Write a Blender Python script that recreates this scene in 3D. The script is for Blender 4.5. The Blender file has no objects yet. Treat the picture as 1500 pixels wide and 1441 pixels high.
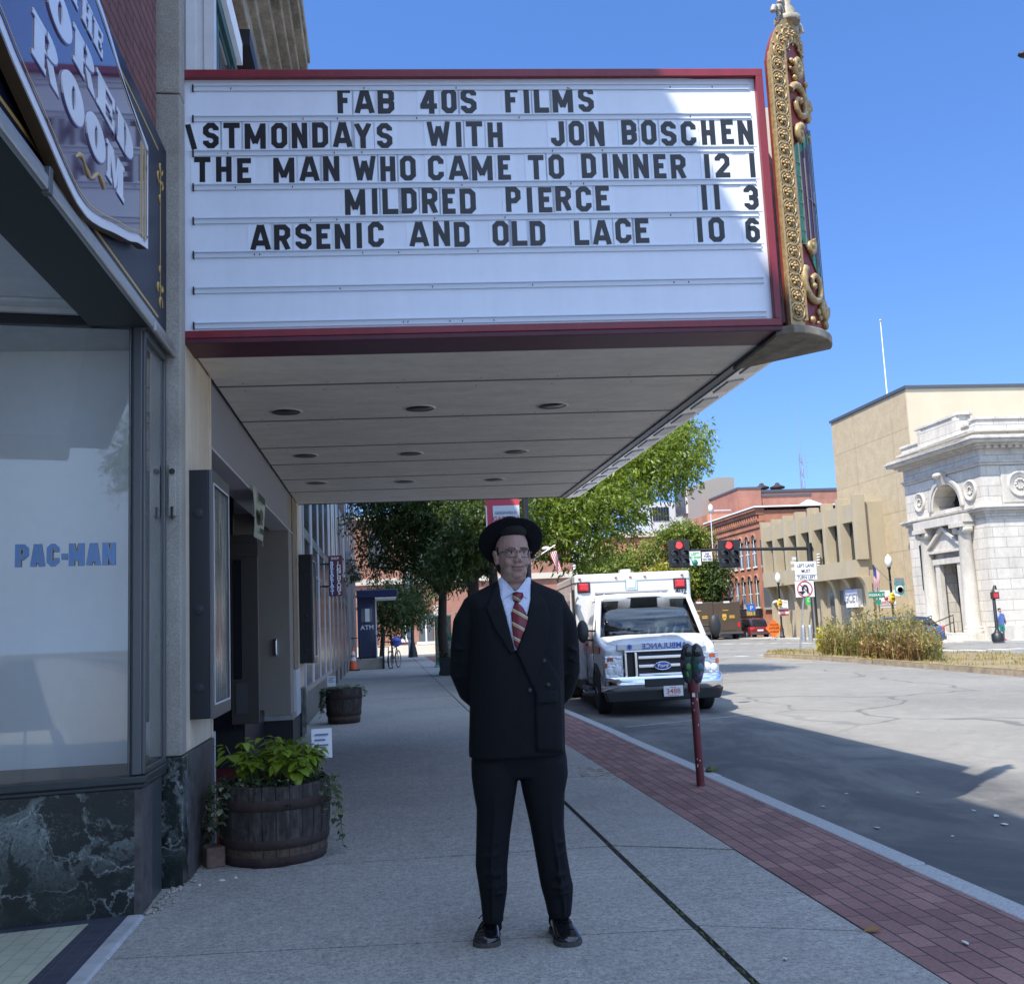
import bpy, bmesh, math, random
import numpy as np
from mathutils import Vector, Matrix, Euler
from mathutils.bvhtree import BVHTree
sc = bpy.context.scene
COL = sc.collection
PI = math.pi
rad = math.radians
random.seed(7)

# ---------------------------------------------------------------- camera
YAW, PITCH, ROLL, FPX = rad(7.33), rad(7.45), rad(2.55), 1500.0
CAM = Vector((0, 0, 1.45))
_f = Vector((math.sin(YAW)*math.cos(PITCH), math.cos(YAW)*math.cos(PITCH), math.sin(PITCH)))
_r = Vector((math.cos(YAW), -math.sin(YAW), 0)); _u = _r.cross(_f)
CR = _r*math.cos(ROLL) - _u*math.sin(ROLL); CU = _u*math.cos(ROLL) + _r*math.sin(ROLL); CF = _f
cam = bpy.data.objects.new('camera', bpy.data.cameras.new('camera')); COL.objects.link(cam)
mw = Matrix((CR, CU, -CF)).transposed().to_4x4(); mw.translation = CAM
cam.matrix_world = mw
cam.data.sensor_fit = 'HORIZONTAL'; cam.data.sensor_width = 36; cam.data.lens = 36*FPX/1500
cam.data.clip_start = 0.05; cam.data.clip_end = 3000
sc.camera = cam

def ray(x, y): return CF*FPX + CR*(x-750) - CU*(y-720.5)
def at(x, y, Y):
    d = ray(x, y); return CAM + d*((Y-CAM.y)/d.y)
def atx(x, y, X):
    d = ray(x, y); return CAM + d*((X-CAM.x)/d.x)
def atz(x, y, z):
    d = ray(x, y); return CAM + d*((z-CAM.z)/d.z)

# ---------------------------------------------------------------- sky and sun
SUN = Vector((0.483, 0.48, -1.0)).normalized()
elev = math.asin(-SUN.z)
world = bpy.data.worlds.new('World'); sc.world = world; world.use_nodes = True
nt = world.node_tree; bg = nt.nodes['Background']
sky = nt.nodes.new('ShaderNodeTexSky'); sky.sky_type = 'NISHITA'; sky.sun_disc = False
sky.sun_elevation = elev
sky.sun_rotation = math.atan2(-SUN.x, -SUN.y)
sky.altitude = 60; sky.air_density = 1.0; sky.dust_density = 0.1; sky.ozone_density = 1.6
hs = nt.nodes.new('ShaderNodeHueSaturation'); hs.inputs['Saturation'].default_value = 1.25; hs.inputs['Hue'].default_value = .511
nt.links.new(sky.outputs[0], hs.inputs['Color']); # bright cloud veil added out of view, overhead and sunward, to fill the shade
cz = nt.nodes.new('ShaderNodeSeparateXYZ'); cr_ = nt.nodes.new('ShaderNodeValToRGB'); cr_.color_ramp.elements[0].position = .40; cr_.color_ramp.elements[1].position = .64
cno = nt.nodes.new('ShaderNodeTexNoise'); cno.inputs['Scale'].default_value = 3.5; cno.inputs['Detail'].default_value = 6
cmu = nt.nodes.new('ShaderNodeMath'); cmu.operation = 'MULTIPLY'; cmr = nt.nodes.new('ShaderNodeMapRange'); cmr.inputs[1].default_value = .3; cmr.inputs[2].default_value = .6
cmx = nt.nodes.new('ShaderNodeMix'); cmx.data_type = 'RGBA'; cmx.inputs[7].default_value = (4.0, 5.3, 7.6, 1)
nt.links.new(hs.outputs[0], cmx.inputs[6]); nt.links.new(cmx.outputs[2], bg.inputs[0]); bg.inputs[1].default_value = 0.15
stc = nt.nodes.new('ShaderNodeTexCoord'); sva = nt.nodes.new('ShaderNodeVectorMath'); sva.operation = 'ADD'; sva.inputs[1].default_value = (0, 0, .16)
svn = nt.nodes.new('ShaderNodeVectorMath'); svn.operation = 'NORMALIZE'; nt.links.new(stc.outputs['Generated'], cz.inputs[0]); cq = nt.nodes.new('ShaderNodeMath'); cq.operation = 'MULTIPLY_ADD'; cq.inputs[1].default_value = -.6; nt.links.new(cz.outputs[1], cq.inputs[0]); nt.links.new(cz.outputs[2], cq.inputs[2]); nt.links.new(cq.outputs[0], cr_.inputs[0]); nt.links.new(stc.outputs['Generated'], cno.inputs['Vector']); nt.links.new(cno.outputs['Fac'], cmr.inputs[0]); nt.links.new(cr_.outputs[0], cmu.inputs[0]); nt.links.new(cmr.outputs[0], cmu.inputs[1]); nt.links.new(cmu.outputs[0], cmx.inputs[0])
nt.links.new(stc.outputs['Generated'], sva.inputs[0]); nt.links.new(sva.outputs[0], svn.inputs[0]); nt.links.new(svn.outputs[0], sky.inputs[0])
sd = bpy.data.lights.new('sun', 'SUN'); sd.energy = 4.0; sd.angle = rad(0.55); sd.color = (1.0, 0.94, 0.84)
sun = bpy.data.objects.new('sun', sd); COL.objects.link(sun)
sun.rotation_euler = SUN.to_track_quat('-Z', 'Y').to_euler()
sun.location = (-20, -20, 40)
sc.view_settings.view_transform = 'Standard'; sc.view_settings.look = 'None'
sc.view_settings.exposure = 0.95; sc.view_settings.gamma = 1
sc.render.engine = 'CYCLES'
sc.cycles.max_bounces = 8; sc.cycles.diffuse_bounces = 6; sc.cycles.transparent_max_bounces = 24
sc.cycles.use_denoising = True

# ---------------------------------------------------------------- helpers
def tag(o, label=None, cat=None, group=None, kind=None):
    if label: o['label'] = label
    if cat: o['category'] = cat
    if group: o['group'] = group
    if kind: o['kind'] = kind
    return o
def empty(name, loc, label=None, cat=None, group=None, rz=0, kind=None):
    o = bpy.data.objects.new(name, None); COL.objects.link(o)
    o.location = loc; o.rotation_euler = (0, 0, rz); o.empty_display_size = .1
    return tag(o, label, cat, group, kind)
def wloc(p):
    v = Vector((0, 0, 0))
    while p is not None:
        v = v + p.location; p = p.parent
    return v
def copy_tree(o, parent=None):
    c = o.copy(); COL.objects.link(c); c.parent = parent
    for ch in list(o.children): copy_tree(ch, c)
    return c

def V(*a): return Vector(a)
class MB:
    def __init__(s): s.v = []; s.f = []; s.mi = []; s.sm = []
    def add(s, vs, fs, m=0, smooth=False):
        b = len(s.v); s.v += [tuple(p) for p in vs]
        for f in fs:
            s.f.append(tuple(b+i for i in f)); s.mi.append(m); s.sm.append(smooth)
        return s
    def box(s, x0, x1, y0, y1, z0, z1, m=0):
        if x0 > x1: x0, x1 = x1, x0
        if y0 > y1: y0, y1 = y1, y0
        if z0 > z1: z0, z1 = z1, z0
        v = [(x, y, z) for x in (x0, x1) for y in (y0, y1) for z in (z0, z1)]
        return s.add(v, [(0,1,3,2),(4,6,7,5),(0,4,5,1),(2,3,7,6),(0,2,6,4),(1,5,7,3)], m)
    def obox(s, c, size, rot=(0,0,0), m=0):
        R = Euler(rot).to_matrix(); hx, hy, hz = [q/2 for q in size]; c = Vector(c)
        v = [c + R @ Vector((x, y, z)) for x in (-hx, hx) for y in (-hy, hy) for z in (-hz, hz)]
        return s.add(v, [(0,1,3,2),(4,6,7,5),(0,4,5,1),(2,3,7,6),(0,2,6,4),(1,5,7,3)], m)
    def quad(s, a, b, c, d, m=0): return s.add([a, b, c, d], [(0,1,2,3)], m)
    def hexa(s, bot, top, m=0):
        v = list(bot)+list(top)
        return s.add(v, [(3,2,1,0),(4,5,6,7),(0,1,5,4),(1,2,6,5),(2,3,7,6),(3,0,4,7)], m)
    def tube(s, pts, r, n=10, m=0, caps=True, smooth=True):
        pts = [Vector(p) for p in pts]; k = len(pts)
        rs = r if isinstance(r, (list, tuple)) else [r]*k
        rings = []; prev = None
        for i, p in enumerate(pts):
            t = (pts[min(i+1, k-1)] - pts[max(i-1, 0)]).normalized()
            if prev is None:
                a = Vector((0, 0, 1)) if abs(t.z) < .9 else Vector((1, 0, 0))
                nrm = t.cross(a).normalized()
            else:
                nrm = (prev - t*prev.dot(t)).normalized()
            prev = nrm; bn = t.cross(nrm)
            rings.append([p + (nrm*math.cos(2*PI*j/n) + bn*math.sin(2*PI*j/n))*rs[i] for j in range(n)])
        return s.loft(rings, m, caps, smooth)
    def loft(s, rings, m=0, caps=True, smooth=True):
        n = len(rings[0]); vs = [p for r in rings for p in r]; fs = []
        for i in range(len(rings)-1):
            for j in range(n):
                a = i*n+j; b = i*n+(j+1) % n
                fs.append((a, b, b+n, a+n))
        s.add(vs, fs, m, smooth)
        if caps:
            s.add(rings[0], [tuple(range(n))[::-1]], m); s.add(rings[-1], [tuple(range(n))], m)
        return s
    def cyl(s, p0, p1, r0, r1=None, n=16, m=0, caps=True, smooth=True):
        return s.tube([p0, p1], [r0, r0 if r1 is None else r1], n, m, caps, smooth)
    def lathe(s, prof, c=(0,0,0), n=24, m=0, axis='Z', smooth=True, caps=True):
        c = Vector(c); rings = []
        for r, h in prof:
            ring = []
            for j in range(n):
                a = 2*PI*j/n; x, y = r*math.cos(a), r*math.sin(a)
                ring.append(c + {'Z': V(x, y, h), 'Y': V(x, h, y), 'X': V(h, x, y)}[axis])
            rings.append(ring)
        return s.loft(rings, m, caps, smooth)
    def ell(s, c, r, nu=16, nv=10, m=0, rot=None):
        c = Vector(c); R = Euler(rot).to_matrix() if rot else Matrix.Identity(3); rings = []
        for i in range(nv+1):
            t = PI*i/nv; st = max(math.sin(t), .02)
            rings.append([c + R @ V(r[0]*st*math.cos(2*PI*j/nu), r[1]*st*math.sin(2*PI*j/nu), -r[2]*math.cos(t)) for j in range(nu)])
        return s.loft(rings, m, True, True)
    def prism(s, poly, O, ux, uy, d, m=0, smooth=False):
        """2D polygon (convex or not) in the plane O,ux,uy extruded by vector d"""
        O, ux, uy, d = Vector(O), Vector(ux), Vector(uy), Vector(d)
        a = [O + ux*p[0] + uy*p[1] for p in poly]; b = [p + d for p in a]; n = len(poly)
        s.add(a+b, [(i, (i+1) % n, (i+1) % n+n, i+n) for i in range(n)], m, smooth)
        s.add(a, [tuple(range(n))], m); s.add(b, [tuple(range(n))[::-1]], m)
        return s
    def text(s, string, O, ux, uy, size, align='CENTER', ext=.002, bold=0.0, m=0, sx=1.0, shear=0):
        vs, fs = text_mesh(string, align, bold)
        O, ux, uy = Vector(O), Vector(ux).normalized(), Vector(uy).normalized(); nz = ux.cross(uy)
        vv = [O + ux*((x+shear*y)*size*sx) + uy*(y*size) + nz*(z*ext) for x, y, z in vs]
        return s.add(vv, fs, m)
    def build(s, name, mats, parent=None, bevel=0, local=False, sub=0, seg=2, remesh=0, smooth_it=0, solid=0, angle=40):
        if not isinstance(mats, (list, tuple)): mats = [mats]
        me = bpy.data.meshes.new(name)
        vs = np.array(s.v, dtype=np.float32).reshape(-1, 3)
        off = Vector((0, 0, 0))
        if not local:
            if parent is not None: off = wloc(parent)
            elif len(vs):
                lo, hi = vs.min(0), vs.max(0); off = Vector((float(lo[0]+hi[0])/2, float(lo[1]+hi[1])/2, float(lo[2])))
            vs = vs - np.array(off, dtype=np.float32)
        me.from_pydata(vs.tolist(), [], s.f)
        for mt in mats: me.materials.append(mt)
        if len(mats) > 1: me.polygons.foreach_set('material_index', s.mi)
        me.polygons.foreach_set('use_smooth', s.sm)
        bm = bmesh.new(); bm.from_mesh(me)
        if bevel: bmesh.ops.remove_doubles(bm, verts=bm.verts, dist=1e-5)
        bmesh.ops.recalc_face_normals(bm, faces=bm.faces)
        bm.to_mesh(me); bm.free()
        me.update()
        o = bpy.data.objects.new(name, me); COL.objects.link(o)
        if parent is not None: o.parent = parent
        elif not local: o.location = off
        if remesh:
            md = o.modifiers.new('r', 'REMESH'); md.mode = 'VOXEL'; md.voxel_size = remesh; md.use_smooth_shade = True
            if smooth_it:
                ms = o.modifiers.new('s', 'SMOOTH'); ms.iterations = smooth_it; ms.factor = .5
        if bevel:
            md = o.modifiers.new('b', 'BEVEL'); md.width = bevel; md.segments = seg; md.limit_method = 'ANGLE'; md.angle_limit = rad(angle); md.harden_normals = False
        if sub:
            md = o.modifiers.new('s', 'SUBSURF'); md.levels = sub; md.render_levels = sub
        if solid:
            md = o.modifiers.new('t', 'SOLIDIFY'); md.thickness = solid
        return o
_tc = {}
def text_mesh(string, align='CENTER', bold=0.0):
    key = (string, align, bold)
    if key not in _tc:
        cu = bpy.data.curves.new('t', 'FONT'); cu.body = string; cu.align_x = align; cu.size = 1; cu.extrude = 1.0; cu.offset = bold
        cu.resolution_u = 4
        o = bpy.data.objects.new('t', cu); COL.objects.link(o)
        dg = bpy.context.evaluated_depsgraph_get(); dg.update()
        me = o.evaluated_get(dg).to_mesh()
        _tc[key] = ([tuple(v.co) for v in me.vertices], [tuple(p.vertices) for p in me.polygons])
        o.evaluated_get(dg).to_mesh_clear()
        bpy.data.objects.remove(o); bpy.data.curves.remove(cu)
    return _tc[key]
def bake(o):
    """apply an object's modifiers (used for fused organic shapes)"""
    dg = bpy.context.evaluated_depsgraph_get(); dg.update()
    me = bpy.data.meshes.new_from_object(o.evaluated_get(dg)); o.modifiers.clear()
    old = o.data; o.data = me; me.name = old.name; bpy.data.meshes.remove(old)
    return o

# ---------------------------------------------------------------- materials
class NT:
    def __init__(s, mat):
        s.t = mat.node_tree; s.n = s.t.nodes; s.l = s.t.links
    def new(s, typ, **kw):
        n = s.n.new('ShaderNode'+typ)
        for k, v in kw.items(): setattr(n, k, v)
        return n
    def link(s, a, b): s.l.new(a, b)
    def noise(s, vec, scale, detail=4, rough=.55, dist=0):
        n = s.new('TexNoise'); n.inputs['Scale'].default_value = scale; n.inputs['Detail'].default_value = detail
        n.inputs['Roughness'].default_value = rough; n.inputs['Distortion'].default_value = dist
        if vec is not None: s.link(vec, n.inputs['Vector'])
        return n.outputs['Fac']
    def ramp(s, fac, stops):
        r = s.new('ValToRGB'); e = r.color_ramp.elements
        while len(e) < len(stops): e.new(.5)
        for i, (p, c) in enumerate(stops):
            e[i].position = p; e[i].color = (c, c, c, 1) if isinstance(c, (int, float)) else (*c[:3], 1)
        s.link(fac, r.inputs[0]); return r.outputs[0]
    def mix(s, fac, a, b, mode='MIX'):
        m = s.new('Mix', data_type='RGBA', blend_type=mode)
        for sock, v in ((m.inputs[0], fac), (m.inputs[6], a), (m.inputs[7], b)):
            if isinstance(v, (int, float)): sock.default_value = v if sock.type == 'VALUE' else (v, v, v, 1)
            elif isinstance(v, tuple): sock.default_value = (*v[:3], 1)
            else: s.link(v, sock)
        return m.outputs[2]
    def math(s, op, a, b=None, c=None):
        m = s.new('Math', operation=op)
        for i, v in enumerate((a, b, c)):
            if v is None: continue
            if isinstance(v, (int, float)): m.inputs[i].default_value = v
            else: s.link(v, m.inputs[i])
        return m.outputs[0]
    def coord(s, which='Object'): return s.new('TexCoord').outputs[which]
    def pos(s): return s.new('NewGeometry').outputs['Position']
    def scale(s, vec, sc_):
        m = s.new('Mapping'); m.inputs['Scale'].default_value = sc_; s.link(vec, m.inputs['Vector']); return m.outputs[0]
    def sep(s, vec):
        m = s.new('SeparateXYZ'); s.link(vec, m.inputs[0]); return m.outputs
    def comb(s, x, y, z=0.0):
        m = s.new('CombineXYZ')
        for i, v in enumerate((x, y, z)):
            if isinstance(v, (int, float)): m.inputs[i].default_value = v
            else: s.link(v, m.inputs[i])
        return m.outputs[0]
    def bump(s, h, strength=.3, dist=.01, normal=None):
        b = s.new('Bump'); b.inputs['Strength'].default_value = strength; b.inputs['Distance'].default_value = dist
        s.link(h, b.inputs['Height'])
        if normal is not None: s.link(normal, b.inputs['Normal'])
        return b.outputs[0]
MATS = {}
def newmat(name):
    m = bpy.data.materials.new(name); m.use_nodes = True
    b = m.node_tree.nodes['Principled BSDF']; return m, NT(m), b
def M(name, col=(.5,.5,.5), rough=.6, metal=0, noise=None, bump=None, coat=0, spec=None, emit=None):
    """noise=(scale, amount), bump=(scale, strength, distance)"""
    if name in MATS: return MATS[name]
    m, t, b = newmat(name)
    b.inputs['Base Color'].default_value = (*col, 1); b.inputs['Roughness'].default_value = rough; b.inputs['Metallic'].default_value = metal
    if coat: b.inputs['Coat Weight'].default_value = coat; b.inputs['Coat Roughness'].default_value = .05
    if spec is not None: b.inputs['Specular IOR Level'].default_value = spec
    if emit: b.inputs['Emission Color'].default_value = (*emit[0], 1); b.inputs['Emission Strength'].default_value = emit[1]
    if noise:
        n = t.noise(t.coord(), noise[0], 6, .65)
        lo = tuple(c*(1-noise[1]) for c in col); hi = tuple(min(1, c*(1+noise[1])) for c in col)
        t.link(t.ramp(n, [(.3, lo), (.7, hi)]), b.inputs['Base Color'])
        r = t.math('ADD', t.math('MULTIPLY', n, .25), rough-.12); t.link(r, b.inputs['Roughness'])
    if bump:
        n2 = t.noise(t.coord(), bump[0], 5)
        t.link(t.bump(n2, bump[1], bump[2] if len(bump) > 2 else .005), b.inputs['Normal'])
    MATS[name] = m; return m
def reg(name):
    def deco(fn):
        m, t, b = newmat(name); fn(t, b); MATS[name] = m; return m
    return deco
def wall_uv(t):
    x, y, z = t.sep(t.pos()); return t.comb(t.math('ADD', x, y), z)

def brick_mat(name, c1, c2, mortar, scale=1.0, bw=.215, rh=.075, ms=.009, bump=.35, var=.25):
    m, t, b = newmat(name); uv = wall_uv(t)
    br = t.new('TexBrick'); t.link(uv, br.inputs['Vector'])
    br.inputs['Scale'].default_value = scale; br.inputs['Brick Width'].default_value = bw; br.inputs['Row Height'].default_value = rh
    br.inputs['Mortar Size'].default_value = ms; br.inputs['Color1'].default_value = (*c1, 1); br.inputs['Color2'].default_value = (*c2, 1)
    br.inputs['Mortar'].default_value = (*mortar, 1); br.inputs['Bias'].default_value = -.1
    n = t.noise(uv, .6, 6, .6); n2 = t.noise(uv, 14, 4, .6)
    c = t.mix(1.0, br.outputs['Color'], t.ramp(n, [(.3, 1-var), (.7, 1+var*.5)]), 'MULTIPLY')
    c = t.mix(1.0, c, t.ramp(n2, [(.3, .85), (.7, 1.12)]), 'MULTIPLY')
    t.link(c, b.inputs['Base Color']); b.inputs['Roughness'].default_value = .85
    t.link(t.bump(t.math('SUBTRACT', 1.0, br.outputs['Fac']), bump, .008), b.inputs['Normal'])
    MATS[name] = m; return m
brick_mat('brick_brown', (.20,.068,.058), (.27,.095,.08), (.06,.04,.036), bw=.34, ms=.009, bump=.5)
brick_mat('brick_red', (.44,.155,.08), (.50,.19,.10), (.36,.22,.16), bump=.15, var=.3)
brick_mat('brick_rose', (.33,.14,.10), (.38,.17,.12), (.32,.2,.15), bump=.1)
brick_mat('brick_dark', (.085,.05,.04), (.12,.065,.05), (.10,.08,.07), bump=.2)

@reg('concrete_walk')
def _(t, b):
    p = t.pos(); n1 = t.noise(p, .45, 5, .6, .4); n2 = t.noise(p, 6, 6, .7); n3 = t.noise(p, 190, 2, .5); n4 = t.noise(p, 52, 4, .65); n6 = t.noise(p, 24, 4, .7)
    c = t.ramp(n1, [(.25, (.335,.315,.285)), (.5, (.385,.365,.33)), (.75, (.435,.41,.375))])
    c = t.mix(1.0, c, t.ramp(n2, [(.3, .86), (.7, 1.1)]), 'MULTIPLY')
    c = t.mix(1.0, c, t.ramp(n3, [(.32, .52), (.47, 1.0), (.62, 1.06), (.72, 1.5)]), 'MULTIPLY')
    c = t.mix(1.0, c, t.ramp(n4, [(.34, .60), (.47, .95), (.60, 1.05), (.72, 1.24)]), 'MULTIPLY'); c = t.mix(1.0, c, t.ramp(n6, [(.35, .80), (.5, 1.0), (.68, 1.14)]), 'MULTIPLY')
    # blotchy wear and tyre-dark spots
    n5 = t.noise(p, 1.7, 7, .7, .8)
    c = t.mix(t.ramp(n5, [(.55, 0.0), (.75, .35)]), c, (.24,.24,.225))
    vo = t.new('TexVoronoi'); vo.inputs['Scale'].default_value = 1.9; t.link(p, vo.inputs['Vector'])
    gum = t.math('MULTIPLY', t.ramp(vo.outputs['Distance'], [(.035, 1.0), (.055, 0.0)]), t.ramp(vo.outputs['Color'], [(.45, 0.0), (.5, 1.0)]))
    c = t.mix(t.math('MULTIPLY', gum, .55), c, (.10,.095,.09))
    n7 = t.noise(t.scale(p, (.6, .35, 1)), 1.1, 5, .6, 1.2); c = t.mix(t.ramp(n7, [(.58, 0.0), (.72, .35)]), c, (.20,.19,.165))
    t.link(c, b.inputs['Base Color']); b.inputs['Roughness'].default_value = .88
    t.link(t.bump(n3, .45, .003), b.inputs['Normal'])
@reg('asphalt')
def _(t, b):
    p = t.pos(); n1 = t.noise(p, .22, 5, .6, .5); n3 = t.noise(p, 120, 2, .6); n2 = t.noise(p, 2.4, 6, .7, 1.0)
    c = t.ramp(n1, [(.3, (.185,.175,.155)), (.7, (.25,.237,.21))])
    c = t.mix(1.0, c, t.ramp(n3, [(.3, .6), (.5, 1.0), (.72, 1.45)]), 'MULTIPLY')
    c = t.mix(1.0, c, t.ramp(n2, [(.35, .86), (.65, 1.08)]), 'MULTIPLY')
    x, y, z = t.sep(p)
    nearkerb = t.ramp(t.math('MULTIPLY', t.math('SUBTRACT', x, 3.0), .35), [(0, 1.0), (.8, .9), (1, 0.0)])
    worn = t.ramp(t.noise(t.scale(p, (1, .45, 1)), .9, 6, .7, .6), [(.34, .25), (.58, 1.0)])
    c = t.mix(t.math('MULTIPLY', t.math('MULTIPLY', nearkerb, worn), .85), c, (.05,.052,.056))
    # sealed cracks: warped lines
    w = t.new('TexNoise'); w.inputs['Scale'].default_value = .5; w.inputs['Detail'].default_value = 3; t.link(p, w.inputs['Vector'])
    add = t.new('VectorMath', operation='MULTIPLY_ADD'); t.link(w.outputs['Color'], add.inputs[0]); add.inputs[1].default_value = (1.6, 1.6, 0); t.link(p, add.inputs[2])
    vo = t.new('TexVoronoi', feature='DISTANCE_TO_EDGE'); vo.inputs['Scale'].default_value = .27; t.link(t.scale(add.outputs[0], (1.0, .8, 0)), vo.inputs['Vector'])
    crack = t.ramp(vo.outputs['Distance'], [(.0, 1.0), (.007, 1.0), (.013, 0.0)])
    gate = t.ramp(t.math('MULTIPLY', t.math('SUBTRACT', x, 5.4), .6), [(0, 0.0), (1, 1.0)])
    c = t.mix(t.math('MULTIPLY', t.math('MULTIPLY', crack, gate), .6), c, (.065,.066,.07))
    # fine hairline cracks
    vo2 = t.new('TexVoronoi', feature='DISTANCE_TO_EDGE'); vo2.inputs['Scale'].default_value = .8; t.link(t.scale(add.outputs[0], (1.0, .6, 0)), vo2.inputs['Vector'])
    c = t.mix(t.math('MULTIPLY', t.ramp(vo2.outputs['Distance'], [(.0, .5), (.008, 0.0)]), t.ramp(n2, [(.5, 0.0), (.6, 1.0)])), c, (.075,.075,.08))
    t.link(c, b.inputs['Base Color']); b.inputs['Roughness'].default_value = .88
    t.link(t.bump(n3, .5, .006), b.inputs['Normal'])
@reg('marble')
def _(t, b):
    p = t.pos(); w = t.new('TexNoise'); w.inputs['Scale'].default_value = 2.6; w.inputs['Detail'].default_value = 6; w.inputs['Roughness'].default_value = .6; t.link(p, w.inputs['Vector'])
    add = t.new('VectorMath', operation='MULTIPLY_ADD'); t.link(w.outputs['Color'], add.inputs[0]); add.inputs[1].default_value = (.85,.85,.95); t.link(p, add.inputs[2])
    col = None
    fine = t.noise(add.outputs[0], 30, 6, .7)
    vo = t.new('TexVoronoi', feature='DISTANCE_TO_EDGE'); vo.inputs['Scale'].default_value = 4.2; t.link(t.scale(add.outputs[0], (1, 1, .75)), vo.inputs['Vector'])
    vo2 = t.new('TexVoronoi', feature='DISTANCE_TO_EDGE'); vo2.inputs['Scale'].default_value = 15; t.link(t.scale(add.outputs[0], (1, 1, .6)), vo2.inputs['Vector'])
    base = t.ramp(t.noise(add.outputs[0], 7, 8, .75), [(.38, (.004,.006,.007)), (.62, (.010,.017,.016)), (.76, (.04,.062,.055))])
    # a broad pale cloud band high on the slab
    x, y, z = t.sep(p)
    zm = t.ramp(z, [(.15, .05), (.32, .45), (.5, 1.0), (.62, .75)])
    blob = t.math('MULTIPLY', t.ramp(t.noise(add.outputs[0], 3.0, 5, .62, .6), [(.49, 0.0), (.535, 1.0)]), zm)
    blob = t.math('MULTIPLY', blob, t.ramp(fine, [(.35, .25), (.6, 1.0)]))
    c = t.mix(t.math('MULTIPLY', blob, .8), base, (.24,.275,.26))
    v1 = t.math('MULTIPLY', t.math('MULTIPLY', t.ramp(vo.outputs['Distance'], [(0, 1.0), (.012, .75), (.05, 0.0)]), t.ramp(fine, [(.35, .1), (.55, 1.0)])), t.ramp(t.noise(p, 2.2, 3, .6, .8), [(.46, .04), (.60, 1.0)]))
    c = t.mix(t.math('MULTIPLY', v1, .9), c, (.34,.37,.355))
    v2 = t.math('MULTIPLY', t.ramp(vo2.outputs['Distance'], [(0, .6), (.03, 0.0)]), t.ramp(t.noise(p, 5, 4), [(.5, 0.0), (.65, 1.0)]))
    c = t.mix(v2, c, (.2,.22,.21))
    t.link(c, b.inputs['Base Color']); b.inputs['Roughness'].default_value = .28
@reg('stone_concrete')
def _(t, b):
    p = t.pos(); n = t.noise(p, 3, 6, .6); n2 = t.noise(p, 160, 2)
    c = t.ramp(n, [(.3, (.30,.275,.235)), (.7, (.41,.38,.33))])
    c = t.mix(1.0, c, t.ramp(n2, [(.35, .72), (.6, 1.12)]), 'MULTIPLY')
    t.link(c, b.inputs['Base Color']); b.inputs['Roughness'].default_value = .9; t.link(t.bump(n2, .3, .003), b.inputs['Normal'])
def streak_mat(name, col, amt=.25, rough=.6, sc_=(6, 6, .5)):
    m, t, b = newmat(name); p = t.pos()
    n = t.noise(t.scale(p, sc_), 1.5, 6, .65, .3); n2 = t.noise(p, 12, 5, .6)
    c = t.ramp(n, [(.3, tuple(q*(1-amt) for q in col)), (.65, col), (.8, tuple(min(1, q*(1+amt*.4)) for q in col))])
    c = t.mix(1.0, c, t.ramp(n2, [(.3, 1-amt*.4), (.7, 1+amt*.2)]), 'MULTIPLY')
    t.link(c, b.inputs['Base Color']); b.inputs['Roughness'].default_value = rough; MATS[name] = m; return m
streak_mat('cream_panel', (.76,.64,.48), .22, .55)
streak_mat('cornice_stone', (.36,.31,.23), .6, .9, (3, 1.2, 3))
streak_mat('soffit_paint', (.92,.84,.72), .17, .6, (1.2, 3, 1))
streak_mat('board_white', (.79,.85,.95), .05, .28)
streak_mat('frame_red', (.24,.022,.035), .2, .35)
streak_mat('rust_hoop', (.050,.028,.024), .5, .8, (9, 9, 6))
streak_mat('tan_panel', (.30,.265,.225), .07, .5)
@reg('pane_glass')
def _(t, b):
    out = t.n['Material Output']; tr = t.new('BsdfTransparent'); tr.inputs[0].default_value = (.93,.96,.96,1)
    gl = t.new('BsdfGlossy'); gl.inputs['Roughness'].default_value = .02
    fr = t.new('Fresnel'); fr.inputs[0].default_value = 1.6
    mx = t.new('MixShader'); t.link(t.math('MULTIPLY', fr.outputs[0], 1.7), mx.inputs[0]); t.link(tr.outputs[0], mx.inputs[1]); t.link(gl.outputs[0], mx.inputs[2])
    t.link(mx.outputs[0], out.inputs['Surface'])
M('glass_dark', (.018,.022,.026), .06, spec=.8)
M('glass_grey', (.10,.11,.12), .12, spec=.7)
M('alu', (.42,.43,.43), .38, .75, noise=(8, .12))
M('alu_dark', (.12,.125,.13), .4, .6)
M('black_paint', (.012,.013,.016), .45)
M('dark_metal', (.025,.026,.028), .5, .3)
M('navy_gloss', (.008,.011,.028), .38, spec=.25)
M('black_case', (.004,.005,.010), .35)
M('white_paint', (.78,.78,.76), .5, noise=(5, .06))
M('white_metal', (.60,.61,.63), .4, noise=(6, .06))
M('chrome', (.75,.76,.78), .12, 1.0)
M('rubber', (.016,.016,.017), .8)
M('text_black', (.011,.012,.015), .45)
M('text_white', (.80,.80,.80), .5)
M('gold_paint', (.40,.28,.13), .45, .25, noise=(30, .35), bump=(60, .4, .004))
M('gold_line', (.50,.33,.10), .4)
M('wood_floor', (.23,.15,.10), .5, noise=(4, .2))
M('raw_wood', (.30,.22,.14), .7, noise=(7, .25))
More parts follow.
